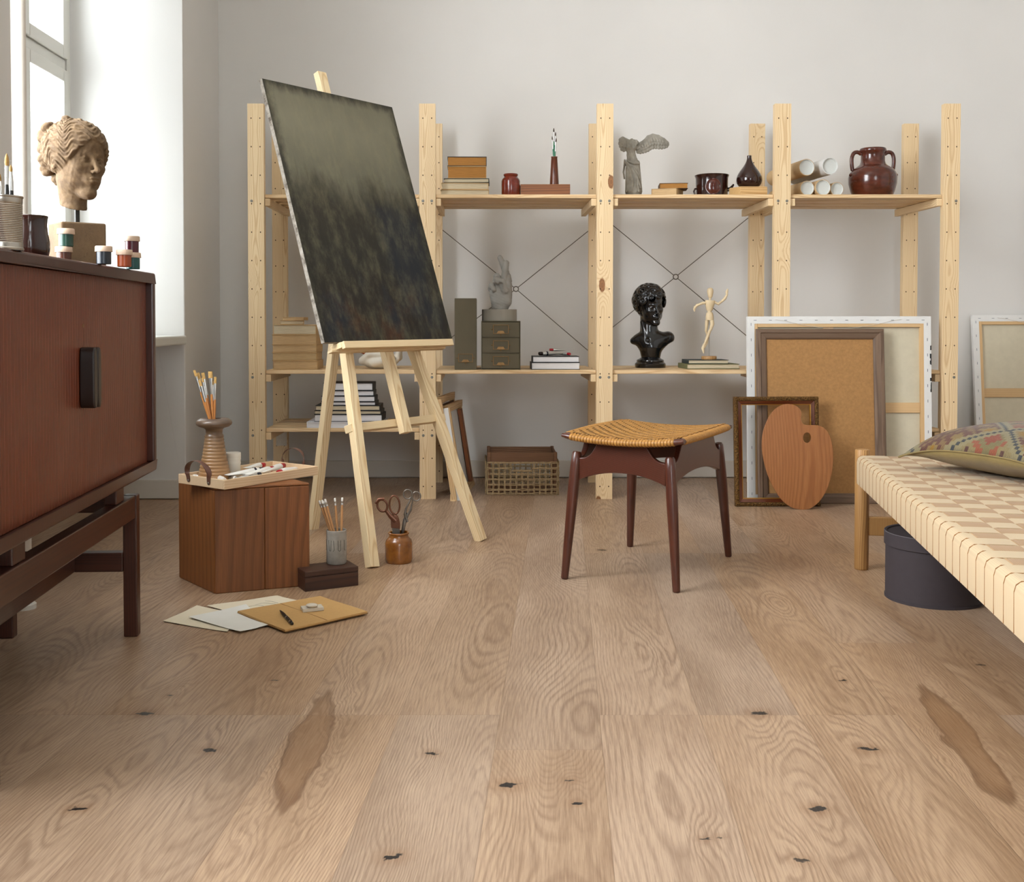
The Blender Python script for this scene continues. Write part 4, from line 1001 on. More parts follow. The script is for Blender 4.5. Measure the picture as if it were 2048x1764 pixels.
# tray
t0 = FZ(449, 980, BH); tr_ = FZ(636, 950, BH); tl_ = FZ(348, 967, BH)
tu = (tr_-t0); tuL = tu.length; tu = tu.normalized(); tv = Vector((-tu.y, tu.x, 0)); tvL = 0.206
tray = thing('tray', t0+Vector((0, 0, 0.0004)), 'pale wooden tray with leather loop handles on the block table, full of paint tubes', 'tray', rz=math.atan2(tu.y, tu.x))
TW, TD, TH, tt = tuL, tvL, 0.027, 0.006
MB().box(tt, TW-tt, tt, TD-tt, 0, 0.004).build('tray_floor', M['tray_wood'], tray)
MB().box(0, TW, 0, tt, 0, TH).build('rim', M['tray_wood'], tray, bevel=0.0012)
MB().box(0, TW, TD-tt, TD, 0, TH).build('rim', M['tray_wood'], tray, bevel=0.0012)
MB().box(0, tt, tt, TD-tt, 0, TH).build('rim', M['tray_wood'], tray, bevel=0.0012)
MB().box(TW-tt, TW, tt, TD-tt, 0, TH).build('rim', M['tray_wood'], tray, bevel=0.0012)
for xs, sg in ((-0.0012, -1), (TW+0.0012, 1)):
    m = MB(); ya, yb = 0.068, 0.158
    pts = [(xs, ya, 0.006), (xs, ya, 0.020), (xs+sg*0.002, ya-0.003, 0.034)]
    for k in range(0, 13):
        a = math.pi*k/12; pts.append((xs+sg*0.006*math.sin(a), (ya+yb)/2-(yb-ya)/2*math.cos(a)*1.12, 0.036+0.038*math.sin(a)))
    pts += [(xs+sg*0.002, yb+0.003, 0.034), (xs, yb, 0.020), (xs, yb, 0.006)]
    wv = 0.0085; rings = []
    for i, p in enumerate(pts):
        q0 = Vector(pts[max(i-1, 0)]); q1 = Vector(pts[min(i+1, len(pts)-1)]); d = (q1-q0).normalized()
        # strap: wide across local y at the rivets, twisting to face along x at the top
        f = math.sin(math.pi*i/(len(pts)-1))**1.5
        wdir = (Vector((0, 1, 0))*(1-f)+Vector((1, 0, 0))*f*sg*0.9); wdir = (wdir-d*wdir.dot(d)); wdir = wdir.normalized(); nn = d.cross(wdir)
        P_ = Vector(p); rings.append([P_+wdir*wv+nn*0.0009, P_-wdir*wv+nn*0.0009, P_-wdir*wv-nn*0.0009, P_+wdir*wv-nn*0.0009])
    # keep tab ends flat against the rim
    for i in (0, 1, len(pts)-2, len(pts)-1):
        P_ = Vector(pts[i]); rings[i] = [P_+Vector((0.0009, wv, 0)), P_+Vector((0.0009, -wv, 0)), P_+Vector((-0.0009, -wv, 0)), P_+Vector((-0.0009, wv, 0))]
    h = m.loft(rings).build('handle', M['leather'], tray, smooth=50, sub=1)
    for yy in (ya, yb): MB().sphere((xs+sg*0.001, yy, 0.013), 0.003, 10, 6, (0.5, 1, 1)).build('rivet', M['steel'], h, smooth=True)
TZ = BH+0.0048
def TR(px, py, z): return FZ(px, py, z)
# ringed vase with brushes
vp = AT(428.5, 900, 3.15); vp = Vector((vp.x, 3.15, TZ))
t = thing('ringed_vase', vp, 'brown ringed stoneware vase with a wide collar, holding bristle brushes on the tray', 'vase')
pr = [(0, 0), (0.046, 0), (0.0478, 0.004)]
for k in range(13):
    z = 0.006+k*0.0098; f = k/12; r = 0.0478*(1-f)+0.0268*f-0.004*math.sin(math.pi*f)*0.6
    pr += [(r, z), (r+0.0013, z+0.004), (r-0.0004, z+0.0085)]
pr += [(0.0240, 0.136), (0.0245, 0.148), (0.030, 0.153), (0.044, 0.157), (0.0512, 0.163), (0.0525, 0.168), (0.0500, 0.175), (0.042, 0.180), (0.030, 0.1815), (0.021, 0.1805), (0.0185, 0.176), (0.0185, 0.09), (0.0, 0.085)]
MB().lathe(pr, 56).build('vase', M['vase_glaze'], t, smooth=50)
tips = [((388.6, 740.5), -.004, 'flat', .007, 'far left flat bristle brush leaning out of the ringed vase'), ((395.6, 745.6), .004, 'flat', .0095, 'flat bristle brush second from the left in the ringed vase'),
        ((405.6, 745.6), .010, 'flat', .0098, 'flat golden bristle brush in the middle of the ringed vase'), ((420.5, 743), -.003, 'flat', .0125, 'widest flat brush, standing nearly upright in the ringed vase'),
        ((430.5, 753.8), .000, 'flat', .008, 'pale bristle brush at the right of the ringed vase'), ((404.2, 755), -.008, 'round', .006, 'small round brush in front of the middle of the ringed vase'),
        ((399, 759.5), -.010, 'flat', .008, 'short flat brush with pale bristles at the left front of the ringed vase'), ((425, 760), .006, 'round', .006, 'thin brush behind the widest flat brush in the ringed vase')]
random.seed(4)
for i, ((px, py), dy, kd, w, lab) in enumerate(tips):
    p1 = AT(px, py, 3.15+dy*1.4); xb = vp.x+(p1.x-vp.x)*(-0.12)+(i-3.5)*0.0012
    # pass through the mouth
    mouth = Vector((vp.x+max(-0.014, min(0.014, (p1.x-vp.x)*0.28)), 3.15+dy*0.9, vp.z+0.181)); dr = (mouth-p1); p0 = p1+dr*((p1.z-(vp.z+0.1))/(p1.z-mouth.z))
    if (Vector((p0.x, p0.y))-Vector((vp.x, vp.y))).length > 0.017: p0 = p1+dr*1.12
    brush(p0, p1, kd, lab, 'brushes in the ringed vase', r=0.0040, w=w, bl=0.020 if kd == 'flat' else 0.015, fl=0.046, flat=0.42)
# white jar
wp = AT(466, 925, 3.205); wp.z = TZ
t = thing('white_jar', wp, 'white lidded plastic jar behind the ringed vase on the tray', 'jar')
MB().lathe([(0, 0), (0.020, 0), (0.0215, 0.003), (0.022, 0.036), (0.0235, 0.042), (0.0225, 0.045), (0.0225, 0.052), (0, 0.052)], 36).build('jar', M['white_plaster'], t, smooth=True)
MB().lathe([(0, 0.052), (0.0232, 0.052), (0.0238, 0.055), (0.0228, 0.0575), (0.0236, 0.060), (0.0238, 0.071), (0.0225, 0.073), (0, 0.073)], 36).build('lid', M['white_plaster'], t, smooth=True)
# tubes on the tray
G = 'paint tubes on the tray'
def tp(px, py, z): return FZ(px, py, z)
zz = TZ+0.011
for a, b, r, cap, body, st, lab in (
        ((452, 950), (528, 940), 0.0110, 'p_navy', 'tube_white', 'p_navy', 'large white paint tube with black cap across the middle of the tray'),
        ((492, 949), (546, 937), 0.0100, 'p_red', 'tube_white', None, 'white paint tube with red cap beside the black capped tube'),
        ((520, 944), (568, 931), 0.0098, 'p_red', 'tube_white', None, 'white paint tube with red cap pointing right, rightmost red cap on the tray'),
        ((492, 936), (529, 929.5), 0.0090, 'p_red', 'tube_white', None, 'paint tube with red cap at the far side of the tray'),
        ((476, 957), (520, 949), 0.0100, 'p_navy', 'tube_metal', None, 'short grey metal paint tube with dark cap by the near rim of the tray'),
        ((598, 934), (556, 945), 0.0095, 'p_red', 'tube_white', None, 'white tube at the right end of the tray, red cap towards the left'),
        ((419, 948), (449, 960.5), 0.0085, 'tube_white', 'tube_white', None, 'white capped tube lying before the ringed vase'),
        ((438, 948), (471, 957), 0.0075, 'tube_white', 'tube_metal', None, 'crumpled silvery tube with a creased tail at the near corner of the tray'),
        ((371, 952), (402, 955.5), 0.0080, 'tube_white', 'tube_white', None, 'white tube inside the left leather handle of the tray'),
        ((575, 930), (612, 936), 0.0085, 'p_navy', 'tube_metal', None, 'silvery paint tube near the right leather handle of the tray')):
    z_ = TZ+r*0.95+0.0005+(0.007 if 'black cap across' in lab or 'beside the black' in lab or 'rightmost' in lab or 'far side' in lab else 0)
    p0, p1 = tp(*a, z_), tp(*b, z_)
    paint_tube(p0, p1, r, cap, lab, G, body=body, stripe=st)

# small dark box with pencil cup
d0 = FZ(610, 1184); d1 = FZ(717, 1171); du = d1-d0; dl = du.length; du.normalize()
t = thing('small_box', d0, 'small dark walnut box with a lid on the floor beside the block table', 'box', rz=math.atan2(du.y, du.x))
MB().box(0, dl, 0, 0.095, 0, 0.0405).build('box_body', M['walnut_dark'], t, bevel=0.0015)
MB().box(0, dl, 0, 0.095, 0.0413, 0.057).build('lid', M['walnut_dark'], t, bevel=0.0015)
pc = FZ(673, 1131, 0.057); pc = Vector((AT(673, 1100, pc.y+0.030).x, pc.y+0.030, 0.0572))
t = thing('pencil_cup', pc, 'speckled grey clay cup with scratched marks holding pencils on the small dark box', 'cup')
MB().lathe([(0, 0), (0.027, 0), (0.0295, 0.003), (0.0300, 0.05), (0.0298, 0.099), (0.0285, 0.1005), (0.0268, 0.099), (0.0268, 0.006), (0, 0.005)], 48).build('cup', M['clay_cup'], t, smooth=True)
m = MB()
for k, (a0, dx, hk) in enumerate(((-2.28, 0.006, 1), (-1.98, -0.003, 0), (-1.72, 0.006, -1), (-1.28, 0.001, 1), (-1.02, 0.001, -1), (-0.6, 0.003, 1), (-2.7, 0.003, 0))):
    P0 = [(0.0302*math.cos(a0+dx*i/6*18*0.6), 0.0302*math.sin(a0+dx*i/6*18*0.6), 0.073-0.028*i/6) for i in range(7)]
    e = a0+dx*18*0.6; P0 += [(0.0302*math.cos(e+hk*0.06*j), 0.0302*math.sin(e+hk*0.06*j), 0.045-0.002*j) for j in (1, 2)]
    m.tube(P0, 0.00075, 6)
m.build('incised_marks', M['clay_line'], t, smooth=True)
for i, (bx, by, px, py, lab) in enumerate(((0.010, 0.006, 638.5, 1001, 'leftmost pencil leaning out of the clay cup'), (0.012, -0.004, 644, 1000, 'second pencil from the left in the clay cup'), (0.016, 0.0, 650, 998, 'third pencil, at the right of the leaning bunch in the clay cup'),
        (0.0, 0.01, 647, 1002.5, 'pencil at the back of the leaning bunch in the clay cup'), (0.008, 0.012, 669.8, 996, 'nearly upright pencil, second from the right in the clay cup'), (0.012, 0.002, 684.5, 995, 'rightmost upright pencil in the clay cup'))):
    p1 = AT(px, py, pc.y+by*0.9-0.002*i*0); p0 = Vector((pc.x+bx, pc.y+by*0.6, pc.z+0.010))
    pencil(p0, p1, lab, None)

# stoneware jar with scissors
jp = FZ(797.5, 1128); jp = Vector((AT(797.5, 1100, jp.y+0.030).x, jp.y+0.030, 0))
t = thing('stoneware_jar', jp, 'ochre brown stoneware jar holding two pairs of scissors on the floor', 'jar')
MB().lathe([(0, 0), (0.040, 0), (0.0432, 0.004), (0.0440, 0.012), (0.0440, 0.062), (0.041, 0.072), (0.0345, 0.079), (0.0315, 0.083), (0.0315, 0.089), (0.0335, 0.091), (0.0338, 0.095), (0.0320, 0.097), (0.0285, 0.096), (0.0280, 0.080), (0.037, 0.068), (0.0395, 0.010), (0, 0.006)], 56).build('jar', M['glaze_ochre'], t, smooth=True)
YJ = jp.y
def wp2(px, py, dy=0.0): return AT(px, py, YJ+dy)
def ring_pts(cx, cy, rx, ry, rot, n=24, dy=0.0):
    return [wp2(cx+rx*math.cos(a)*math.cos(rot)-ry*math.sin(a)*math.sin(rot), cy+rx*math.cos(a)*math.sin(rot)+ry*math.sin(a)*math.cos(rot), dy) for a in [2*math.pi*k/n for k in range(n)]]
k1 = 2048/280.0
def q1(x, y): return 580+x/k1, 970+y/k1
org = wp2(*q1(1540, 560))
sh = thing('tailor_scissors', org, 'large bronze handled tailor scissors standing in the ochre jar', 'scissors')
def sadd(m, name, mat, parent, **k):
    o = m.build(name, mat, parent, **k); 
    for v in o.data.vertices: v.co -= parent.location
    return o
m = MB(); c = q1(1530, 290); m.tube(ring_pts(c[0], c[1], 10.2, 18.5, math.radians(-4)), 0.0032, 10, closed=True)
m.tube([wp2(*q1(1500, 420)), wp2(*q1(1545, 470)), wp2(*q1(1570, 560))], [0.004, 0.009, 0.009], 10, flat=0.35, up=(0, -1, 0))
sadd(m, 'long_bow', M['copper'], sh, smooth=60)
m = MB(); c = q1(1350, 300); m.tube(ring_pts(c[0], c[1], 9.8, 12.0, math.radians(-18), dy=-0.003), 0.0036, 10, closed=True)
m.tube([wp2(*q1(1250, 270), -0.003), wp2(*q1(1300, 205), -0.003), wp2(*q1(1380, 200), -0.003)], [0.004, 0.006, 0.005], 8)
m.tube([wp2(*q1(1400, 370), -0.003), wp2(*q1(1470, 460), -0.003), wp2(*q1(1545, 530), -0.003)], [0.005, 0.007, 0.009], 10, flat=0.4, up=(0, -1, 0))
sadd(m, 'short_bow', M['copper'], sh, smooth=60)
m = MB(); m.prism([(wp2(*q1(x, y)).x, wp2(*q1(x, y)).z) for x, y in ((1475, 520), (1530, 450), (1590, 470), (1612, 560), (1610, 640), (1480, 625))], 'y', YJ-0.0045, YJ+0.0025)
sadd(m, 'shank', M['copper'], sh, bevel=0.0015)
m = MB(); c = wp2(*q1(1545, 572)); m.tube([(c.x, YJ-0.0065, c.z), (c.x, YJ-0.004, c.z)], 0.0042, 14); sadd(m, 'pivot_screw', M['copper'], sh, smooth=True)
m = MB(); m.prism([(wp2(*q1(x, y)).x, wp2(*q1(x, y)).z) for x, y in ((1492, 622), (1607, 634), (1600, 1000), (1560, 1060), (1510, 900))], 'y', YJ-0.003, YJ+0.001)
sadd(m, 'blades', M['old_steel'], sh, bevel=0.0008)
sc2 = thing('slim_scissors', wp2(*q1(1700, 420), 0.012), 'slim dark steel scissors with round finger rings in the ochre jar', 'scissors')
for nm, c, top_, dyy in (('finger_ring', q1(1722, 135), q1(1775, 190), 0.012), ('finger_ring', q1(1848, 165), q1(1795, 210), 0.015)):
    m = MB(); m.tube(ring_pts(c[0], c[1], 8.6, 9.2, 0, dy=dyy), 0.0021, 8, closed=True)
    if dyy < 0.013: pts = [top_, q1(1745, 250), q1(1695, 350), q1(1680, 430), q1(1720, 540)]
    else: pts = [top_, q1(1790, 260), q1(1765, 370), q1(1730, 430), q1(1690, 520)]
    m.tube([wp2(*p, dyy) for p in pts], [0.0022, 0.0026, 0.0034, 0.004, 0.004], 8); sadd(m, nm, M['old_steel'], sc2, smooth=60)
m = MB(); m.tube([wp2(*q1(1720, 410), 0.0135), wp2(*q1(1680, 520), 0.0135), wp2(*q1(1645, 700), 0.0135), wp2(*q1(1600, 900), 0.0135)], [0.004, 0.0068, 0.005, 0.002], 10, flat=0.4, up=(0, -1, 0))
sadd(m, 'blades', M['old_steel'], sc2, smooth=60)

# papers on the floor
k2 = 480/1460.0
def q3(x, y): return 300+x*k2, 720+y*k2
def sheet(name, pts, z, th, mat, label, cat, curl=0.004, n=10):
    c = [FZ(*q3(*p)) for p in pts]; cen = sum((Vector(v) for v in c), Vector())/4
    t = thing(name, (cen.x, cen.y, 0), label, cat)
    m = MB(); top_ = []; N_ = n
    def S_(u, v): return (c[0]*(1-u)+c[1]*u)*(1-v)+(c[3]*(1-u)+c[2]*u)*v-Vector((cen.x, cen.y, 0))
    vs = []; fs = []
    for i in range(N_+1):
        for j in range(N_+1):
            u, v = i/N_, j/N_; p = S_(u, v); h = z+curl*((2*u-1)**4+(2*v-1)**4)*0.5+0.0004*math.sin(u*9+v*7); vs.append((p.x, p.y, h))
    for k_ in range(2):
        if k_: vs += [(x, y, zz_-th) for x, y, zz_ in vs[:(N_+1)**2]]
    for k_ in range(2):
        o_ = k_*(N_+1)**2
        for i in range(N_):
            for j in range(N_):
                a = o_+i*(N_+1)+j; q = (a, a+N_+1, a+N_+2, a+1); fs.append(q if k_ == 0 else q[::-1])
    rim = [(i, 0) for i in range(N_)]+[(N_, j) for j in range(N_)]+[(i, N_) for i in range(N_, 0, -1)]+[(0, j) for j in range(N_, 0, -1)]
    for q in range(len(rim)):
        a = rim[q]; b = rim[(q+1) % len(rim)]; ia = a[0]*(N_+1)+a[1]; ib = b[0]*(N_+1)+b[1]; o_ = (N_+1)**2
        fs.append((ia, ib, ib+o_, ia+o_))
    m.add(vs, fs); o = m.build('paper', mat, t, smooth=30); return t, c, cen, o
sheet('paper_sheet', [(78, 1595), (287, 1500), (560, 1555), (470, 1660)], 0.0018, 0.0008, M['sheet_cream'], 'cream sheet of paper at the far left of the papers on the floor', 'paper', 0.002)
t, c, cen, o = sheet('paper_sheet', [(345, 1502), (775, 1440), (925, 1478), (560, 1560)], 0.0030, 0.0007, M['sheet_cream'], 'sheet with a faint pencil drawing, rearmost of the papers on the floor', 'paper', 0.001)
m = MB()
for st in ([(640, 1490), (690, 1478), (740, 1482), (800, 1492), (770, 1500), (720, 1502)], [(600, 1500), (660, 1492), (700, 1500)], [(700, 1465), (745, 1470), (780, 1478)], [(560, 1515), (640, 1512), (700, 1511)]):
    m.tube([FZ(*q3(*p), 0.0034)-Vector((cen.x, cen.y, 0)) for p in bez([(a, b) for a, b in st], 4)], 0.0004, 4)
m.build('pencil_drawing', M['graphite'], t)
sheet('paper_sheet', [(235, 1577), (585, 1500), (720, 1625), (548, 1667)], 0.0050, 0.0007, M['sheet'], 'white sheet of paper overlapping the cream one beside the brown notebook', 'paper', 0.002)
t, c, cen, o = sheet('open_notebook', [(533, 1551), (1035, 1458), (1322, 1553), (823, 1667)], 0.0105, 0.0045, M['kraft'], 'open kraft paper notebook lying flat on the floor with a pen and eraser on it', 'notebook', 0.0)
o.name = 'pages'
a_ = (c[0]+c[3])/2; 
def cc(u, v): return ((c[0]*(1-u)+c[1]*u)*(1-v)+(c[3]*(1-u)+c[2]*u)*v)-Vector((cen.x, cen.y, 0))
quad = [cc(-0.004, -0.006), cc(1.004, -0.006), cc(1.004, 1.006), cc(-0.004, 1.006)]
MB().loft([[q+Vector((0, 0, 0.0060-0.0014)) for q in quad], [q+Vector((0, 0, 0.0060)) for q in quad]]).build('cover', M['kraft_edge'], t)
MB().loft([[q+Vector((0, 0, 0.0002)) for q in (cc(0.1, 0.1), cc(0.9, 0.1), cc(0.9, 0.9), cc(0.1, 0.9))], [q+Vector((0, 0, 0.0045)) for q in (cc(0.1, 0.1), cc(0.9, 0.1), cc(0.9, 0.9), cc(0.1, 0.9))]]).build('page_block', M['kraft_edge'], t)
MB().tube([cc(0.5, 0.01)+Vector((0, 0, 0.0106)), cc(0.5, 0.99)+Vector((0, 0, 0.0106))], 0.0005, 6).build('crease', M['kraft_edge'], t)
# pen
zb = 0.0110
pa = FZ(*q3(790, 1522), zb+0.004); pb = FZ(*q3(866, 1605), zb+0.004)
t = stick_thing('pen', pb, pa, 'black pen with silver bands on the open brown notebook', 'pen', up=(0, 0, 1)); L = (pa-pb).length
MB().lathe([(0, 0), (0.0035, 0.001), (0.0040, 0.004), (0.0043, L*0.35), (0.0043, L*0.7), (0.0028, L*0.9), (0.0009, L), (0, L)], 18).build('barrel', M['black_paint'], t, smooth=True)
MB().lathe([(0, L*0.12), (0.0046, L*0.12), (0.0046, L*0.16), (0, L*0.16)], 18).build('band', M['ferrule'], t, smooth=True)
MB().lathe([(0, L*0.42), (0.0046, L*0.42), (0.0046, L*0.45), (0, L*0.45)], 18).build('band', M['ferrule'], t, smooth=True)
MB().box(-0.0012, 0.0012, 0.0040, 0.0060, L*0.05, L*0.40).build('clip', M['black_paint'], t)
# eraser and pebble
e0 = FZ(*q3(930, 1537), zb); e1 = FZ(*q3(1055, 1525), zb); eu = (e1-e0).normalized()
t = thing('eraser', e0, 'white block eraser lying on the open brown notebook', 'eraser', rz=math.atan2(eu.y, eu.x))
MB().box(0, 0.056, 0, 0.034, 0, 0.0095).build('eraser_block', M['eraser'], t, bevel=0.0015)
pb_ = FZ(*q3(985, 1505), zb+0.0096)
t = thing('putty_eraser', (pb_.x, pb_.y, zb+0.0097), 'small round beige kneaded eraser on top of the white block eraser', 'eraser')
MB().sphere((0, 0, 0.0055), 0.016, 18, 10, (1.0, 0.75, 0.34)).build('lump', M['stone_pebble'] if 'stone_pebble' in M else M['eraser'], t, smooth=True)
# ------------------------------------------------------------------ on the shelves
def shelf_x(px, Y): return AT(px, 500, Y).x
def stack(items, Y, z0, group, rz0=0.0):
    """items from the bottom: (pxl, pxr, height_m, depth, cover, page, label, spine, rz)"""
    z = z0+0.0004
    for pxl, pxr, h, d, cov, pg, lab, sp, rz in items:
        x0, x1 = shelf_x(pxl, Y), shelf_x(pxr, Y)
        book((x0+x1)/2, Y, z, x1-x0, d, h, cov, pg, lab, group, rz, sp, ct=min(0.0025, h*0.14)); z += h+0.0003
    return z
k_ = S(4.72)
stack([(881, 977.8, 13.5*k_, .13, 'cov_tan', 'paper_cream', 'pale old book at the bottom of the stack on the top shelf', 'right', 0),
       (883, 977, 13.5*k_, .135, 'cov_tan', 'paper_cream', 'cream book second from the bottom of the stack on the top shelf', 'right', 0.02),
       (887.7, 978, 8.5*k_, .13, 'cov_green', 'paper_cream', 'thin dark covered book in the middle of the stack on the top shelf', 'right', -0.02),
       (895, 972.8, 24*k_, .14, 'cov_tan', 'paper_ochre', 'thick ochre edged book, second from the top of the top shelf stack', 'right', 0.0),
       (894.8, 973.3, 19*k_, .14, 'cov_black', 'paper_ochre', 'black covered book with ochre page edges, topmost of the stack on the top shelf', 'right', 0.015)], 4.72, Zt, 'old books stacked on the top shelf')
# jar, box, tall vase with brushes
Y = 4.745; p = AT(1021.5, 390, Y)
t = thing('glazed_jar', (p.x, Y, Zt+0.0003), 'glossy red brown glazed jar on the top shelf beside the wooden box', 'jar')
r = 18.5*S(Y); h = 46*S(Y-0.03)
MB().lathe([(0, 0), (r*0.96, 0), (r, 0.003), (r, h*0.68), (r*0.93, h*0.77), (r*0.78, h*0.83), (r*0.70, h*0.88), (r*0.77, h*0.92), (r*0.79, h*0.97), (r*0.74, h), (r*0.66, h*0.98), (r*0.64, h*0.86), (r*0.9, h*0.7), (r*0.9, 0.01), (0, 0.008)], 48).build('jar', M['glaze_rust'], t, smooth=True)
Y = 4.735; x0, x1 = shelf_x(1041, Y), shelf_x(1140, Y); hb = AT(1090, 368.5, Y).z-Zt
t = thing('wooden_box', (x0, Y, Zt+0.0003), 'flat brown wooden box on the top shelf under the tall brown vase', 'box')
MB().box(0, x1-x0, 0, 0.006, 0, hb).build('box_side', M['box_wood'], t, bevel=0.0008); MB().box(0, x1-x0, 0.084, 0.09, 0, hb).build('box_side', M['box_wood'], t, bevel=0.0008)
MB().box(0, 0.006, 0.0062, 0.0838, 0, hb).build('box_side', M['box_wood'], t, bevel=0.0008); MB().box(x1-x0-0.006, x1-x0, 0.0062, 0.0838, 0, hb).build('box_side', M['box_wood'], t, bevel=0.0008)
MB().box(0.0062, x1-x0-0.0062, 0.0062, 0.0838, 0.001, 0.006).build('box_bottom', M['box_wood'], t); MB().box(0.0062, x1-x0-0.0062, 0.0062, 0.0838, hb-0.006, hb-0.0005).build('lid', M['box_wood'], t)
Yv = Y+0.045; p = AT(1108.5, 368, Yv); zv = Zt+hb+0.0006
t = thing('tapered_vase', (p.x, Yv, zv), 'tall tapering brown wooden vase with green handled brushes on the wooden box', 'vase')
h = AT(1108, 313.5, Yv).z-zv; rb = 9.2*S(Yv); rt = 6.0*S(Yv)
MB().lathe([(0, 0), (rb, 0), (rb, 0.002), (rt, h-0.004), (rt*1.12, h-0.002), (rt*1.1, h), (rt*0.75, h), (rt*0.7, h*0.4), (0, h*0.38)], 32).build('vase', M['p_vase'] if 'p_vase' in M else M['frame_red'], t, smooth=50)
for px, py, dy, lab, w in ((1107.5, 256, 0.0, 'tallest green handled brush in the tall brown vase', .0055), (1111.2, 264, 0.004, 'green handled brush second in height in the tall brown vase', .005),
                      (1104, 272, 0.005, 'green handled brush at the left in the tall brown vase', .004), (1112.4, 276, -0.005, 'shortest green handled brush at the right in the tall brown vase', .0055)):
    p1 = AT(px, py, Yv+dy); p0 = Vector((p.x-(px-1108.5)*0.0005, Yv-dy*0.2, zv+h*0.42))
    brush(p0, p1, 'round', lab, None, r=0.0028, w=w, bl=0.018, fl=0.040, hm='brush_green', bm='bristle_dark', flat=1)

# winged figure: a plain generic grey figurine
Yw = 4.80; wz = Zt+0.0003; wp_ = AT(1265, 380, Yw)
fig = thing('winged_statuette', (wp_.x, Yw, wz), 'small grey cast stone draped figurine with one raised wing on the top shelf', 'statuette')
ks = S(Yw); kz = 2048/380.0
def w2(x, y): 
    q = AT(1180+x/kz, 190+y/kz, Yw); return q.x-wp_.x, q.z-wz
zb0 = 0.016
MB().box(w2(325, 0)[0], w2(560, 0)[0], -0.028, 0.034, 0, zb0).build('base', M['cast'], fig, bevel=0.002)
def P3(x, y, dy=0.0): a = w2(x, y); return (a[0], dy, a[1])
px1 = ks/kz
def body_fn(P):
    def C(a, b, r1, r2): return sdC(P, P3(*a), P3(*b), r1*px1, r2*px1)
    # hips and long skirt, one leg forward, cloak blown back
    d = C((460, 1035, 0.004), (462, 780, 0.004), 80, 62)
    d = smin(d, C((415, 1030, -0.014), (425, 800, -0.008), 40, 46), 0.006)
    d = smin(d, C((520, 1035, 0.014), (505, 730, 0.012), 48, 36), 0.006)
    d = smin(d, sdE(P, P3(455, 735, 0.0), (66*px1, 0.020, 62*px1)), 0.006)
    # waist, belly, chest
    d = smin(d, C((452, 700, 0), (440, 630, -0.002), 54, 46), 0.008)
    d = smin(d, sdE(P, P3(440, 570, -0.004), (60*px1, 0.019, 58*px1)), 0.008)
    d = smin(d, sdE(P, P3(418, 572, -0.018), (22*px1, 0.009, 22*px1)), 0.004); d = smin(d, sdE(P, P3(462, 575, -0.017), (22*px1, 0.009, 22*px1)), 0.004)
    d = smin(d, C((410, 515, -0.002), (490, 515, 0.004), 34, 36), 0.006)
    d = smin(d, C((452, 505, 0), (452, 488, 0), 22, 20), 0.004)
    # cloth caught at the hip and falling between the legs
    for pts, r0, r1 in (([(385, 735, -0.018), (440, 790, -0.026), (500, 900, -0.022), (535, 1000, -0.012)], 15, 12), ([(390, 760, -0.018), (430, 850, -0.026), (450, 950, -0.028), (440, 1040, -0.026)], 13, 14),
                        ([(400, 715, -0.018), (470, 745, -0.024), (525, 740, -0.008)], 15, 12), ([(395, 800, -0.018), (398, 900, -0.022), (392, 1030, -0.024)], 11, 13), ([(505, 760, -0.006), (530, 860, -0.004), (548, 1010, 0.0)], 13, 15),
                        ([(470, 800, -0.024), (510, 860, -0.018), (545, 930, -0.006)], 9, 9), ([(415, 760, -0.022), (470, 850, -0.026), (490, 1030, -0.024)], 8, 10), ([(375, 705, -0.004), (372, 760, 0.0), (362, 830, 0.004), (370, 900, 0.0)], 12, 8)):
        for i in range(len(pts)-1): d = smin(d, C(pts[i], pts[i+1], r0+(r1-r0)*i/len(pts), r0+(r1-r0)*(i+1)/len(pts)), 0.0022)
    for x0, x1 in ((410, 380), (425, 405), (440, 432), (458, 462), (476, 492), (492, 520)):
        d = smin(d, C((x0, 890, -0.020), (x1, 1045, -0.024), 5, 9), 0.0025)
    n1 = noise3(P, 150, 1.0)
    d += 0.0007*np.sin(P[..., 0]*760+P[..., 2]*260+2.2*n1)*np.clip((P[..., 2]-P3(0, 730)[2])/0.02, 0, 1)
    return d
sculpt('draped_body', body_fn, (-0.045, -0.045, 0.010), (0.050, 0.05, P3(0, 440)[2]), 0.0013, M['cast'], fig)
def wing_feathers(bone, tips, covert, r, y0):
    """leading edge bone, a fan of long feathers to the tips and rows of short ones over them"""
    def f(P):
        Q = P.copy(); Q[..., 1] = (Q[..., 1]-y0-0.30*(Q[..., 0]-P3(*bone[0])[0]))*1.9
        z3_ = lambda a, dy=0.0: (P3(*a)[0], dy, P3(*a)[2])
        d = chain(Q, [z3_(b) for b in bone], [r*1.0*px1]*len(bone), 0.003)
        nb_ = len(bone)-1; nt = len(tips)
        for i, t_ in enumerate(tips):
            s_ = (i+0.5)/nt*nb_; k0 = int(s_); fr_ = s_-k0; b_ = tuple(np.array(bone[k0])*(1-fr_)+np.array(bone[min(k0+1, nb_)])*fr_)
            bx, by = b_; tx, ty = t_
            d = smin(d, sdC(Q, z3_((bx, by), 0.006), z3_((tx, ty), 0.003*(i % 2)), 17*px1, 19*px1), 0.0012)
            for q_, (w_, ln) in enumerate(((17, 0.66), (15, 0.40))[:covert]):
                ox = (tips[min(i+1, nt-1)][0]-tx)*0.5; oy = (tips[min(i+1, nt-1)][1]-ty)*0.5
                ex, ey = bx+(tx+ox-bx)*ln, by+(ty+oy-by)*ln
                d = smin(d, sdC(Q, z3_((bx, by), -0.002), z3_((ex, ey), -0.006-0.004*q_), 13*px1, w_*px1), 0.0010)
        return d/1.7
    return f
bone = [(490, 560), (545, 530), (600, 495), (640, 450), (690, 430), (750, 440), (810, 470), (850, 500)]
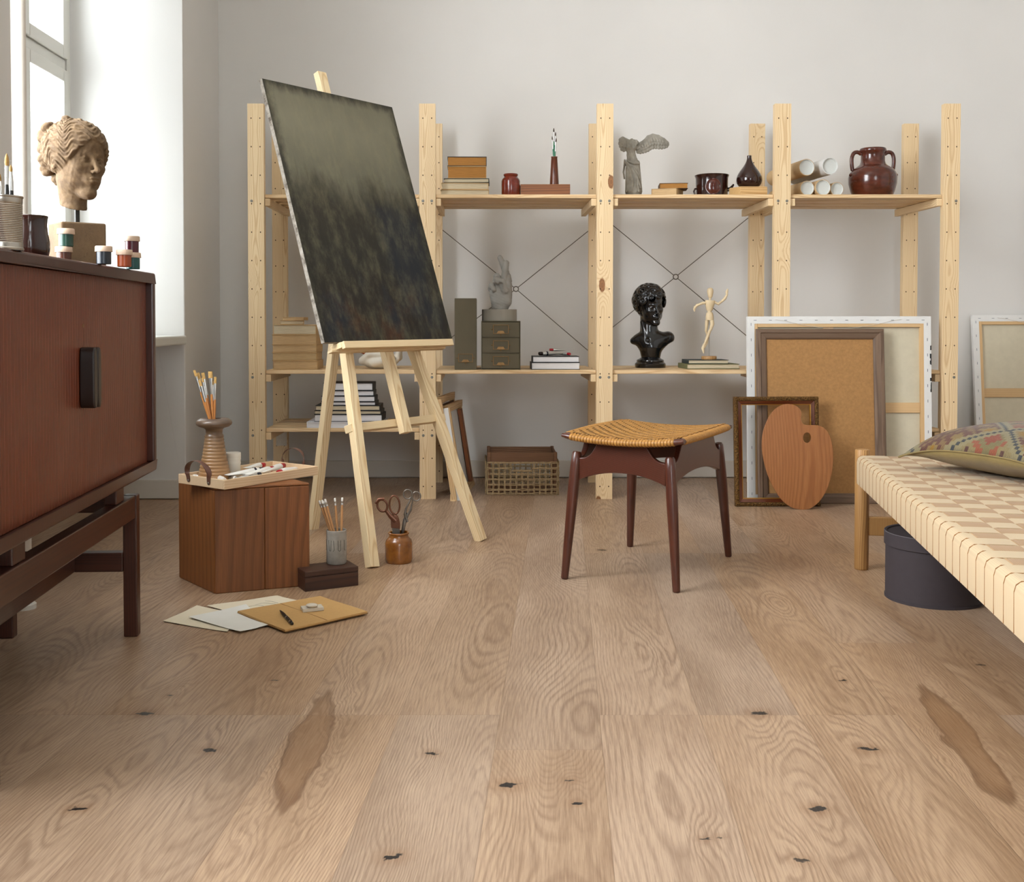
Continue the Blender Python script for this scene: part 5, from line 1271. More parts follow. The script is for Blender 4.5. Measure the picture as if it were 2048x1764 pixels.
tips = [(520, 612), (548, 614), (577, 608), (606, 598), (634, 586), (660, 568), (690, 556), (724, 552), (758, 554), (792, 552), (822, 545), (848, 533), (858, 515)]
a = P3(890, 650); b = P3(470, 390)
sculpt('wing', wing_feathers(bone, tips, 2, 26, 0.006), (P3(455, 0)[0], -0.03, a[2]-0.004), (a[0]+0.006, 0.062, b[2]+0.004), 0.0013, M['cast'], fig)
bone = [(425, 505), (385, 490), (350, 475), (325, 490)]; tips = [(405, 560), (385, 590), (362, 600), (340, 590), (324, 560), (316, 530)]
a = P3(285, 630); b = P3(450, 430)
sculpt('wing', wing_feathers(bone, tips, 1, 22, -0.002), (a[0]-0.006, -0.055, a[2]-0.004), (b[0], 0.035, b[2]+0.006), 0.0013, M['cast'], fig)

# two books, pot, block, bottle vase
Y = 4.74
x0, x1 = shelf_x(1298, Y), shelf_x(1347, Y)
zz1 = Zt+0.0004; hA = AT(1300, 376.5, Y).z-zz1
book((x0+x1)/2+0.012, Y+0.004, zz1, 0.115, 0.13, hA, 'cov_tan', 'paper_tan', 'tan old book under the brown one beside the winged figurine on the top shelf', None, -0.42, 'left', 0.0018)
hB = AT(1300, 365.5, Y).z-zz1-hA
book(shelf_x(1348, Y), Y+0.012, zz1+hA+0.0004, 0.125, 0.10, hB, 'cov_brown', 'paper_ochre', 'brown book with ochre page edges lying on a tan book beside the winged figurine', None, -0.10, 'left', 0.0018)
Y = 4.79; p = AT(1423.5, 380, Y); h = AT(1423, 347.5, Y-0.05).z-Zt; r = 32.3*S(Y)
t = thing('embossed_pot', (p.x, Y, Zt+0.0003), 'wide dark brown glazed pot with an embossed medallion on the top shelf', 'pot')
MB().lathe([(0, 0), (r*0.97, 0), (r*1.02, 0.004), (r*0.98, 0.008), (r*0.97, h*0.5), (r*0.98, h*0.85), (r*1.02, h*0.93), (r*1.05, h*0.985), (r*1.02, h), (r*0.96, h*0.99), (r*0.92, h*0.9), (r*0.92, 0.01), (0, 0.008)], 56).build('pot', M['glaze_dark'], t, smooth=True)
m = MB(); 
def med(rad, d0, d1, ring=24):
    def P_(a, rr, dep):
        ang_ = math.radians(-97)+rr*math.cos(a)/r; return ((r*0.98+dep)*math.cos(ang_), (r*0.98+dep)*math.sin(ang_), h*0.44+rr*math.sin(a))
    rings = [[P_(2*math.pi*k/ring, rr, dp) for k in range(ring)] for rr, dp in ((rad*1.25, -0.002), (rad*1.22, 0.0022), (rad*1.08, 0.0028), (rad*1.02, 0.0010), (rad*0.9, 0.0032), (rad*0.4, 0.0042), (0.0005, 0.0046))]
    return rings
m.loft(med(r*0.40, 0, 0), caps=False); m.build('medallion', M['glaze_brown'], t, smooth=60)
for sx, a1 in ((-1, 0), (1, 0)):
    m = MB(); 
    if sx > 0: m.tube([(r*0.93, -0.008, h*0.30), (r*1.12, -0.010, h*0.36), (r*1.25, -0.010, h*0.50), (r*1.32, -0.006, h*0.58), (r*1.15, 0.004, h*0.45), (r*0.95, 0.008, h*0.42)], 0.0042, 10)
    else: m.tube([(-r*0.95, -0.010, h*0.10), (-r*1.08, -0.012, h*0.12), (-r*1.13, -0.010, h*0.28), (-r*1.05, -0.006, h*0.40), (-r*0.95, -0.004, h*0.40)], 0.0042, 10)
    m.build('lug_handle', M['glaze_dark'], t, smooth=True)
Y = 4.70; x0, x1 = shelf_x(1480, Y), shelf_x(1534, Y); hb = AT(1500, 372.5, Y).z-Zt-0.0008
t = thing('wooden_block', (x0, Y, Zt+0.0004), 'pale wooden block box under the teardrop vase on the top shelf', 'box', rz=0.0)
MB().prism([(0, 0), (x1-x0, 0), (x1-x0-0.02, 0.10), (-0.036, 0.06)], 'z', 0, hb-0.003).build('block', M['light_box'], t, bevel=0.001)
MB().prism([(0.003, 0.003), (x1-x0-0.003, 0.003), (x1-x0-0.022, 0.097), (-0.033, 0.059)], 'z', hb-0.0028, hb).build('lid', M['light_box'], t, bevel=0.0005)
Yv = Y+0.042; p = AT(1498.2, 371, Yv); z0 = Zt+hb+0.0008; h = AT(1498, 311, Yv).z-z0; R = 25.5*S(Yv)
t = thing('teardrop_vase', (p.x, Yv, z0), 'dark brown glossy teardrop vase with a narrow neck on the pale wooden block', 'vase')
rr = [(0, 0), (R*0.62, 0), (R*0.72, h*0.01), (R*0.90, h*0.08), (R*0.99, h*0.17), (R, h*0.25), (R*0.94, h*0.36), (R*0.78, h*0.48), (R*0.55, h*0.60), (R*0.34, h*0.72), (R*0.20, h*0.84), (R*0.165, h*0.92), (R*0.18, h*0.995), (R*0.16, h), (R*0.10, h*0.99), (R*0.09, h*0.8), (0, h*0.78)]
MB().lathe([(a, b) for a, b in rr], 48).build('vase', M['glaze_dark'], t, smooth=True, sub=1)
# mailing tubes
GT = None
Yt = 4.695
dirv = Vector((-0.13, 1.0, 0)).normalized()
for px, py, rp, mat, lab, dy, L in ((1614.5, 363.5, 14.8, 'tan_tube', 'tan cardboard tube at the bottom left of the pile of mailing tubes', 0.0, 0.36), (1646, 361.5, 16.2, 'tan_tube', 'tan cardboard tube in the middle of the bottom row of mailing tubes', 0.0, 0.36),
        (1674, 363.8, 14.0, 'tan_tube', 'smaller cardboard tube at the bottom right of the mailing tubes', 0.02, 0.33), (1613.5, 334.5, 16.6, 'tan_tube', 'tan cardboard tube at the left of the top row of mailing tubes', 0.0, 0.36), (1660.5, 331.8, 17.0, 'white_tube', 'white mailing tube at the right of the top row of the pile', 0.005, 0.36)):
    Yc = Yt+dy; c = AT(px, py, Yc); r = rp*S(Yc)
    if py > 350: c.z = Zt+r+0.0006
    if py < 350: c.z = AT(px, py, Yc).z
    t = stick_thing('mailing_tube', c, c+dirv*L, lab, 'cardboard tube', GT, up=(0, 0, 1))
    MB().lathe([(r*0.9, 0.0), (r, 0.0), (r, L), (r*0.9, L), (r*0.9, 0.0)], 40, caps=False).build('tube', [M[mat]], t, smooth=40)
    MB().lathe([(0, 0.010), (r*0.885, 0.008), (r*0.895, 0.001), (r*0.93, -0.0012), (r*0.885, 0.0), (r*0.85, 0.003), (r*0.84, 0.012), (0, 0.012)], 40).build('end_cap', M['tube_in'], t, smooth=50)
# amphora
Y = 4.83; p = AT(1745, 380, Y); h = AT(1745, 294, Y-0.04).z-Zt; R = 46.5*S(Y)
t = thing('amphora', (p.x, Y, Zt+0.0003), 'dark brown glazed two handled amphora jar on the right end of the top shelf', 'jar')
pr = [(0, 0), (R*0.76, 0), (R*0.80, h*0.03), (R*0.90, h*0.15), (R*0.985, h*0.30), (R*1.0, h*0.42), (R*0.96, h*0.50), (R*0.86, h*0.575), (R*0.66, h*0.635), (R*0.54, h*0.68), (R*0.495, h*0.74), (R*0.49, h*0.84), (R*0.50, h*0.90), (R*0.55, h*0.93), (R*0.555, h*0.965), (R*0.52, h*0.995), (R*0.46, h), (R*0.42, h*0.98), (R*0.40, h*0.8), (R*0.5, h*0.62), (R*0.85, h*0.4), (0, h*0.05)]
MB().lathe(pr, 64).build('jar', M['glaze_amphora'], t, smooth=True)
for s in (-1, 1):
    pts = bez([(s*R*0.50, 0, h*0.885), (s*R*0.66, 0, h*0.925), (s*R*0.82, 0, h*0.90), (s*R*0.90, 0, h*0.80), (s*R*0.895, 0, h*0.66), (s*R*0.86, 0, h*0.56)], 5)
    MB().tube(pts, 0.0068, 12, flat=1.3).build('handle', M['glaze_amphora'], t, smooth=True)
    MB().sphere((s*R*0.97, -0.01, h*0.47), 0.008, 14, 10, (1, 1, 1)).build('knob', M['glaze_amphora'], t, smooth=True)

# ---- middle shelf, first bay
k_ = S(4.70)
z = stack([(545, 634, 17.9*k_, .17, 'cov_tan', 'paper_tan', 'large old paperback at the bottom of the left stack on the middle shelf', 'right', 0),
       (543, 632, 16*k_, .172, 'cov_tan', 'paper_old', 'old paperback second from the bottom of the left stack on the middle shelf', 'right', 0.01),
       (543.5, 632, 15.2*k_, .168, 'cov_tan', 'paper_tan', 'old paperback in the middle of the left stack on the middle shelf', 'right', -0.012),
       (542.5, 632, 20.4*k_, .17, 'cov_tan', 'paper_tan', 'thick old paperback second from the top of the left stack on the middle shelf', 'right', 0.006),
       (545.5, 631.5, 19.6*k_, .165, 'cov_tan', 'paper_cream', 'cream paged thick paperback topmost of the large books in the left stack', 'right', 0.0)], 4.70, Zm, None)
z = stack([(560, 607, 8.2*k_, .08, 'cov_tan', 'paper_cream', 'small open edged booklet on top of the left paperback stack', 'right', 0.16),
       (563, 607, 6.4*k_, .075, 'cov_tan', 'paper_tan', 'smallest booklet, topmost on the left paperback stack', 'right', -0.10)], 4.73, z+0.0002, None)
# cupped hand bowl with pencils
Y = 4.79; p = AT(760, 730, Y); kb = S(Y)
t = thing('hand_bowl', (p.x, Y, Zm+0.0003), 'white ceramic bowl shaped like a cupped hand on the middle shelf behind the easel', 'bowl')
def bowl_fn(P):
    q = P/kb      # pixels
    d = sdE(q, (0, 0, 17), (37, 30, 19)); d = smax(d, -sdE(q, (2, 0, 28), (30, 23, 17)), 3.0)
    for a, b, c, r0, r1, r2 in (((-34, -10, 16), (-18, -22, 30), (4, -25, 28), 8, 7, 6), ((-30, 8, 22), (-10, -8, 34), (12, -12, 33), 7, 6.5, 5.5), ((18, -16, 12), (34, -8, 20), (37, -2, 36), 7.5, 6, 4.5),
            ((22, 4, 12), (38, 8, 22), (40, 8, 33), 7.5, 6, 4.5), ((-10, -22, 12), (10, -26, 18), (26, -20, 22), 8, 7, 6), ((20, 18, 14), (33, 20, 22), (33, 18, 31), 7, 6, 4.5)):
        d = smin(d, sdC(q, a, b, r0, r1), 4); d = smin(d, sdC(q, b, c, r1, r2), 3)
    d = smax(d, -(q[..., 2]), 1.5)
    return d*kb
sculpt('bowl', bowl_fn, (-46*kb, -36*kb, -1*kb), (50*kb, 34*kb, 44*kb), 0.0021, M['white_plaster'], t)
for i, (mat_, lab, dx, dyy) in enumerate((('cord', 'ochre coloured pencil lying in the hand shaped bowl', 0, 0), ('black_paint', 'black coloured pencil lying in the hand shaped bowl', 6, -0.006), ('p_orange', 'orange coloured pencil lying in the hand shaped bowl', -2, -0.012))):
    a = AT(716+dx, 696+i*1.5, Y-0.01+dyy); b = AT(752+dx, 716+i*2, Y-0.012+dyy)
    q = stick_thing('coloured_pencil', b, a, lab, 'pencil'); L = (a-b).length
    MB().lathe([(0, 0), (0.0042, 0), (0.0042, L), (0, L)], 6).build('shaft', M[mat_], q, bevel=0.0004); MB().lathe([(0, L), (0.0040, L), (0.0012, L+0.010), (0, L+0.010)], 10).build('point', M['pencil'], q)
# lower shelf stack
k_ = S(4.655)
stack([(612, 768, 12.2*k_, .215, 'cov_white', 'paper_white', 'large white book at the bottom of the black book stack on the low shelf', 'left', 0),
       (627, 763.5, 14.6*k_, .18, 'cov_black', 'paper_white', 'thick black covered book with white pages lying on the large white book', 'right', 0),
       (627, 761, 7.6*k_, .165, 'cov_black', 'paper_cream', 'black covered book second above the large white book on the low shelf', 'right', 0),
       (629.5, 759, 10.2*k_, .165, 'cov_black', 'paper_cream', 'black covered book with cream pages in the middle of the low shelf stack', 'right', 0.01),
       (641, 750, 7.2*k_, .135, 'cov_black', 'paper_white', 'thin black covered book fourth from the top of the low shelf stack', 'right', -0.01),
       (641, 749, 11.4*k_, .125, 'cov_black', 'paper_white', 'black covered book third from the top of the low shelf stack', 'right', 0),
       (644.5, 747, 10.8*k_, .115, 'cov_black', 'paper_white', 'black covered book second from the top of the low shelf stack', 'right', 0.01),
       (645, 745, 15.5*k_, .13, 'cov_black', 'paper_white', 'thick black covered book topmost of the low shelf stack', 'right', 0)], 4.655, Zb, None)

# ---- middle shelf, second bay
Y = 4.685; zs = Zm+0.0004
x0, x1 = shelf_x(909, Y), shelf_x(953, Y); h = AT(930, 596.5, Y).z-zs
def holder(parent, cx, cz, w, name='label_holder'):
    """small brass card holder with a finger pull, centred at cx, cz on the y=0 face"""
    e = w/2; hh = w*0.30; m = MB()
    for a in (-e, e): m.box(cx+a-0.0014, cx+a+0.0014, -0.003, -0.0002, cz-hh, cz+hh)
    m.box(cx-e, cx+e, -0.003, -0.0002, cz-hh, cz-hh+0.0022); m.box(cx-e, cx+e, -0.003, -0.0002, cz+hh-0.0022, cz+hh)
    m.prism([(cx-e*0.6, cz-hh), (cx+e*0.6, cz-hh), (cx+e*0.35, cz-hh*0.35), (cx-e*0.35, cz-hh*0.35)], 'y', -0.006, -0.002)
    o = m.build(name, M['brass'], parent, bevel=0.0004, seg=1)
    for a, b in ((-e-0.006, 0), (e+0.006, 0), (0, -hh-0.005)): MB().sphere((cx+a, -0.0005, cz+b), 0.0028, 10, 6, (1, 0.7, 1)).build('rivet', M['brass'], o, smooth=True)
t = thing('magazine_file', (x0, Y, zs), 'tall olive grey magazine file with a brass label holder on the middle shelf', 'file box')
MB().box(0, x1-x0, 0, 0.25, 0, h).build('case', M['grey_box'], t, bevel=0.0015)
holder(t, (x1-x0)/2, AT(930, 716, Y).z-zs, 0.062)
x0, x1 = shelf_x(962.5, Y), shelf_x(1041, Y); h = AT(1000, 642, Y).z-zs; W = x1-x0
t = thing('drawer_chest', (x0, Y, zs), 'olive grey cardboard chest of three small drawers on the middle shelf', 'drawer chest')
m = MB(); b_ = 0.003; D_ = 0.24
m.box(0, b_, 0.0, D_, 0, h).box(W-b_, W, 0.0, D_, 0, h).box(b_, W-b_, 0.0, D_, 0, b_).box(b_, W-b_, 0.0, D_, h-b_, h).box(b_, W-b_, D_-b_, D_, b_, h-b_)
hd = (h-2*b_)/3
for k in (1, 2): m.box(b_, W-b_, 0.0, D_-b_, b_+k*hd-0.0012, b_+k*hd+0.0012)
m.build('case', M['grey_box'], t, bevel=0.0006, seg=1)
for k in range(3):
    d = MB().box(b_+0.001, W-b_-0.001, 0.0012, D_-b_-0.002, b_+k*hd+0.0020, b_+(k+1)*hd-0.0022).build('drawer', M['grey_box'], t, bevel=0.001)
    holder(d, W/2, b_+(k+0.52)*hd, 0.066)
Yd = Y+0.085; zc1 = zs+h+0.0005; c = AT(998.7, 625, Yd); h2 = AT(998, 618.5, Yd-0.05).z-zc1; rd = 34.8*S(Yd)
t = thing('round_box', (c.x, Yd, zc1), 'round grey drum on top of the drawer chest under the plaster hand', 'round box')
MB().lathe([(0, 0), (rd, 0), (rd, h2-0.001), (rd-0.001, h2), (0, h2)], 64).build('drum', M['grey_disc'], t, smooth=True)
# plaster hand, two fingers crossed
kh = S(Yd)/(1813/370.0); zh = zc1+h2+0.0004; hc_ = AT(860+690/4.9, 600, Yd)
t = thing('plaster_hand', (hc_.x, Yd, zh), 'grey plaster hand with two crossed fingers on the round drum', 'sculpture')
zb_y = 878.0
def H3(x, y, dy=0.0): return ((x-690)*kh, dy*kh, (zb_y-y)*kh)
def hand_fn(P):
    def C(a, b, r1, r2): return sdC(P, H3(*a), H3(*b), r1*kh, r2*kh)
    d = C((686, 900, 0), (684, 820, 0), 82, 84)                              # wrist
    palm = sdE(P, H3(690, 730, 0), (106*kh, 70*kh, 120*kh)); d = smin(d, palm, 30*kh)
    d = smin(d, C((740, 800, -20), (750, 650, -10), 62, 52), 25*kh)           # thumb side ball
    d = smin(d, C((752, 640, 0), (752, 560, 0), 48, 42), 18*kh)               # knuckle root of both
    # index: from right root crossing behind to upper left
    f = C((768, 600, 14), (738, 500, 10), 36, 32); f = smin(f, C((738, 500, 10), (712, 430, 4), 32, 30), 8*kh); f = smin(f, C((712, 430, 4), (684, 372, 0), 30, 25), 8*kh)
    d = smin(d, f, 8*kh)
    # middle: from left root crossing in front up to the right
    f = C((722, 590, -22), (738, 500, -30), 34, 31); f = smin(f, C((738, 500, -30), (750, 425, -14), 29, 25), 8*kh)
    d = smin(d, f, 5*kh)
    # ring and little finger folded, thumb over them
    for a, b, c, r0 in (((640, 640, 10), (655, 560, -25), (660, 610, -70), 36), ((598, 680, 12), (606, 640, -22), (625, 690, -62), 30)):
        f = smin(C(a, b, r0, r0*0.95), C(b, c, r0*0.92, r0*0.8), 6*kh); d = smin(d, f, 9*kh)
    f = smin(C((735, 700, -55), (700, 610, -75), 38, 33), C((700, 610, -75), (655, 585, -70), 31, 24), 8*kh); d = smin(d, f, 10*kh)
    d = smax(d, -sdC(P, H3(668, 720, -88), H3(690, 640, -95), 20*kh), 14*kh)
    d = smax(d, -sdC(P, H3(625, 800, -78), H3(655, 720, -82), 9*kh), 10*kh)
    return smax(d, -(P[..., 2]), 0.002)+0.0003*np.sin(P[..., 2]*500+P[..., 0]*220)
sculpt('hand', hand_fn, H3(560, 880, -125), (lambda a: (a[0], a[1], a[2]))(H3(830, 325, 105)), 0.00165, M['plaster_hand'], t)
# two black books with tubes
Yb = 4.69
x0, x1 = shelf_x(1064, Yb), shelf_x(1161.5, Yb); k_ = S(Yb)
b1h = 14.2*k_
book((x0+x1)/2-0.002, Yb, zs, x1-x0, 0.15, b1h, 'cov_black', 'paper_white', 'thick black book with white pages lying under another on the middle shelf', None, 0.0, 'left', 0.002)
book((x0+x1)/2+0.0, Yb+0.004, zs+b1h+0.0004, 0.205, 0.14, 12*k_, 'cov_black', 'paper_white', 'thinner black book lying beneath three paint tubes on the middle shelf', None, 0.0, 'left', 0.0018)
z3 = zs+b1h+12*k_+0.0008
def tb(px, Yq, dz): q = AT(px, 700, Yq); return Vector((q.x, Yq, z3+dz))
paint_tube(tb(1136, 4.80, 0.010), tb(1078, 4.73, 0.011), 0.0095, 'handle', 'silver paint tube with black cap lying on the two black books', None, body='tube_metal', stripe='p_navy')
paint_tube(tb(1104, 4.86, 0.0085), tb(1140, 4.745, 0.0085), 0.0075, 'p_red', 'silver paint tube whose red cap points at the viewer on the black books', None, body='tube_metal')
paint_tube(tb(1132, 4.815, 0.024), tb(1099, 4.80, 0.026), 0.0065, 'p_red', 'small silver paint tube with red cap lying across the other tubes', None, body='tube_metal')

# ---- middle shelf, third bay: black bust
Yb = 4.90; kb = S(Yb); c = AT(1300.5, 735, Yb); kk = 1868/360.0
bust = thing('black_bust', (c.x, Yb, zs), 'glossy black bust of a curly haired youth on the middle shelf', 'bust')
def bz(y): return AT(1300, 440+y/kk, Yb).z-zs
R0 = 30.5*kb
MB().lathe([(0, 0), (R0*0.97, 0), (R0, 0.003), (R0*1.0, bz(1490)), (R0*0.93, bz(1478)), (R0*0.88, bz(1472)), (R0*0.90, bz(1462)), (R0*0.87, bz(1450)), (R0*0.70, bz(1436)), (R0*0.64, bz(1428)), (0, bz(1426))], 56).build('socle', M['black'], bust, smooth=True)
HB = (bz(703)-bz(1100))*1.0      # chin to crown
hz = (bz(703)+bz(1100))/2
rotm = (math.radians(4), math.radians(-7), math.radians(16))
Rm = np.array(Euler(rotm).to_matrix(), np.float32)
hcen = np.array(((520/kk+1200-1300.5)*kb, -0.006, hz), np.float32)
random.seed(11)
curls = []
ga = math.pi*(3-math.sqrt(5)); nC = 76
for i in range(nC):
    zf = 1-2*(i+0.5)/nC; rr_ = math.sqrt(1-zf*zf); a = ga*i
    v = Vector((rr_*math.cos(a), rr_*math.sin(a), zf))
    pos = Vector((v.x*0.375, 0.055+v.y*0.45, 0.165+v.z*0.405))
    hair_ok = (pos.z > 0.20-0.0*pos.y and pos.y < 0) or (pos.y >= -0.12 and pos.z > -0.02) or (pos.y > 0.05 and pos.z > -0.30)
    if pos.y < -0.22 and pos.z < 0.24: hair_ok = False
    if hair_ok: curls.append((pos, v, random.uniform(0.070, 0.098), random.uniform(0.036, 0.050), random.random()))
def bust_head(Pw):
    P = ((Pw-hcen) @ Rm)/HB
    d = face_sdf(P)
    d = smin(d, sdE(P, (0, 0.06, 0.15), (0.345, 0.42, 0.40)) + np.where((P[..., 1] < -0.12) & (P[..., 2] < 0.2), 0.2, 0.0)*np.clip((0.26-P[..., 2])*6, 0, 1), 0.03)
    for pos, nv, rr_, tt_, q in curls:
        c_ = np.array(pos, np.float32)+np.array(nv, np.float32)*0.01; n_ = np.array(nv, np.float32)
        e = P-c_; hgt = e @ n_; rad = np.sqrt(np.maximum((e*e).sum(-1)-hgt*hgt, 0))
        tor = np.sqrt((rad-rr_)**2+(hgt)**2)-tt_
        d = smin(d, tor, 0.012); d = smin(d, np.linalg.norm(e, axis=-1)-rr_*0.42, 0.01)
    return d*HB
def bust_body(Pw):
    def q(x, y, dy=0.0): return ((1200+x/kk-1300.5)*kb, dy, bz(y))
    nk = sdC(Pw, q(505, 1000, 0.014), q(515, 1250, 0.008), 84/kk*kb, 100/kk*kb)
    d = smin(nk, sdC(Pw, q(400, 1240, 0.012), q(700, 1225, 0.012), 52/kk*kb, 62/kk*kb), 0.018)
    d = smin(d, sdE(Pw, q(540, 1250, 0.004), (190/kk*kb, 0.040, 105/kk*kb)), 0.012)
    d = smin(d, sdS(Pw, q(715, 1222, 0.012), 58/kk*kb), 0.015)
    d = smin(d, sdC(Pw, q(350, 1255, 0.012), q(420, 1230, 0.012), 36/kk*kb, 50/kk*kb), 0.012)
    lo_ = sdC(Pw, q(528, 1330, 0.008), q(528, 1440, 0.006), 120/kk*kb, 96/kk*kb); d = smin(d, lo_, 0.02)
    # sterno-mastoids, collar bones
    d = smin(d, sdC(Pw, q(430, 1060, -0.004), q(470, 1265, -0.028), 16/kk*kb, 12/kk*kb), 0.008)
    d = smin(d, sdC(Pw, q(575, 1090, -0.012), q(485, 1270, -0.030), 15/kk*kb, 11/kk*kb), 0.008)
    d = smin(d, sdC(Pw, q(500, 1280, -0.034), q(680, 1215, -0.016), 10/kk*kb, 12/kk*kb), 0.012)
    d = smax(d, -sdE(Pw, q(480, 1240, -0.045), (20/kk*kb, 0.014, 26/kk*kb)), 0.008)
    # hollow cut below the shoulders
    d = smax(d, -sdE(Pw, q(290, 1420, 0.0), (118/kk*kb, 0.2, 130/kk*kb)), 0.006)
    d = smax(d, -sdE(Pw, q(790, 1440, 0.0), (150/kk*kb, 0.2, 178/kk*kb)), 0.006)
    d = smax(d, Pw[..., 2]*0-(Pw[..., 2]-bz(1432)), 0.003)
    return d
def bust_fn(Pw): return smin(bust_head(Pw), bust_body(Pw), 0.008)
sculpt('bust_figure', bust_fn, ((1255-1300.5)*kb, -0.085, bz(1436)), ((1354-1300.5)*kb, 0.110, bz(640)), 0.00195, M['black'], bust)

# books with the wooden mannequin
Yb = 4.75; zs2 = zs
x0, x1 = shelf_x(1374, Yb), shelf_x(1482, Yb)
book((x0+x1)/2, Yb, zs2, x1-x0, 0.16, 0.022, 'cov_olive', 'paper_cream', 'olive covered book at the bottom under the wooden mannequin', None, 0.06, 'left', 0.0022)
x0, x1 = shelf_x(1385, Yb), shelf_x(1458, Yb)
book((x0+x1)/2-0.004, Yb+0.012, zs2+0.0226, x1-x0+0.02, 0.135, 0.017, 'cov_green', 'paper_cream', 'dark green book directly under the wooden mannequin', None, 0.03, 'left', 0.0020)
zm = zs2+0.0402; Ym = Yb+0.075; cm = AT(1418, 715, Ym); kq = S(Ym)/kk
man = thing('drawing_mannequin', (cm.x, Ym, zm), 'jointed pale wooden drawing mannequin running with raised arms, on two books', 'mannequin')
def m3(x, y, dy=0.0): return Vector(((x-1131)*kq, dy, AT(1418, 440+y/kk, Ym).z-zm))
MB().lathe([(0, 0), (0.0335, 0), (0.034, 0.002), (0.034, 0.013), (0.033, 0.0145), (0, 0.0145)], 40).build('base', M['bed_wood'], man, smooth=True)
MB().tube([m3(1131, 1415), m3(1131, 1010)], 0.0012, 8).build('rod', M['steel'], man, smooth=True)
def part(name, pts, rs, flat=1.0, n=16): 
    return MB().tube([m3(*p) for p in pts], [r*kq for r in rs], n, flat=flat, up=(0, -1, 0)).build(name, M['mann_wood'], man, smooth=60)
MB().lathe([(0, -52*kq), (14*kq, -51*kq), (22*kq, -40*kq), (30*kq, -5*kq), (33*kq, 20*kq), (29*kq, 42*kq), (14*kq, 54*kq), (0, 56*kq)], 24, c=m3(1140, 758)).build('head', M['mann_wood'], man, smooth=True)
part('neck', [(1138, 830), (1139, 802)], [13, 13])
part('chest', [(1134, 940), (1134, 925), (1136, 880), (1140, 850), (1141, 834)], [30, 36, 46, 54, 50], flat=0.72)
part('waist', [(1133, 968), (1133, 940)], [22, 22])
part('hips', [(1136, 1040), (1136, 1028), (1135, 990), (1133, 960)], [38, 43, 40, 32], flat=0.8)
for nm, a in (('upper_arm', [(1200, 862), (1222, 872), (1262, 842)]), ('forearm', [(1262, 842), (1290, 815), (1312, 775)]), ('upper_arm', [(1082, 862), (1060, 862), (1022, 878)]), ('forearm', [(1022, 878), (1000, 886), (978, 915)])):
    part(nm, [(x, y, -0.004) for x, y in a], [13, 15, 11])
part('hand', [(1308, 770, -.004), (1310, 748, -.004), (1318, 715, -.004)], [9, 15, 7], flat=0.6)
part('hand', [(978, 905, -.004), (974, 925, -.004), (976, 950, -.004)], [9, 12, 6], flat=0.6)
for x, y in ((1197, 860), (1083, 862), (1262, 842), (1022, 878), (1310, 772), (980, 905)): MB().sphere(m3(x, y, -0.004), 13*kq, 12, 8).build('joint', M['mann_wood'], man, smooth=True)
part('thigh', [(1155, 1042, -.006), (1160, 1080, -.008), (1138, 1145, -.010)], [22, 21, 15])
part('shin', [(1132, 1150, -.010), (1110, 1215, -.008), (1080, 1295, -.006)], [15, 17, 11])
part('foot', [(1078, 1290, -.006), (1062, 1330, -.010), (1070, 1382, -.012)], [13, 17, 7], flat=0.7)
part('thigh', [(1112, 1040, .008), (1110, 1090, .010), (1106, 1150, .014)], [20, 18, 13])
part('shin', [(1106, 1150, .014), (1128, 1210, .020), (1118, 1290, .024)], [13, 12, 9])
part('foot', [(1118, 1270, .024), (1105, 1300, .022), (1092, 1330, .018)], [10, 12, 6], flat=0.7)
for x, y, dy in ((1133, 1147, -.010), (1079, 1292, -.006), (1106, 1150, .014), (1155, 1040, -.006), (1112, 1040, .008)): MB().sphere(m3(x, y, dy), 14*kq, 12, 8).build('joint', M['mann_wood'], man, smooth=True)
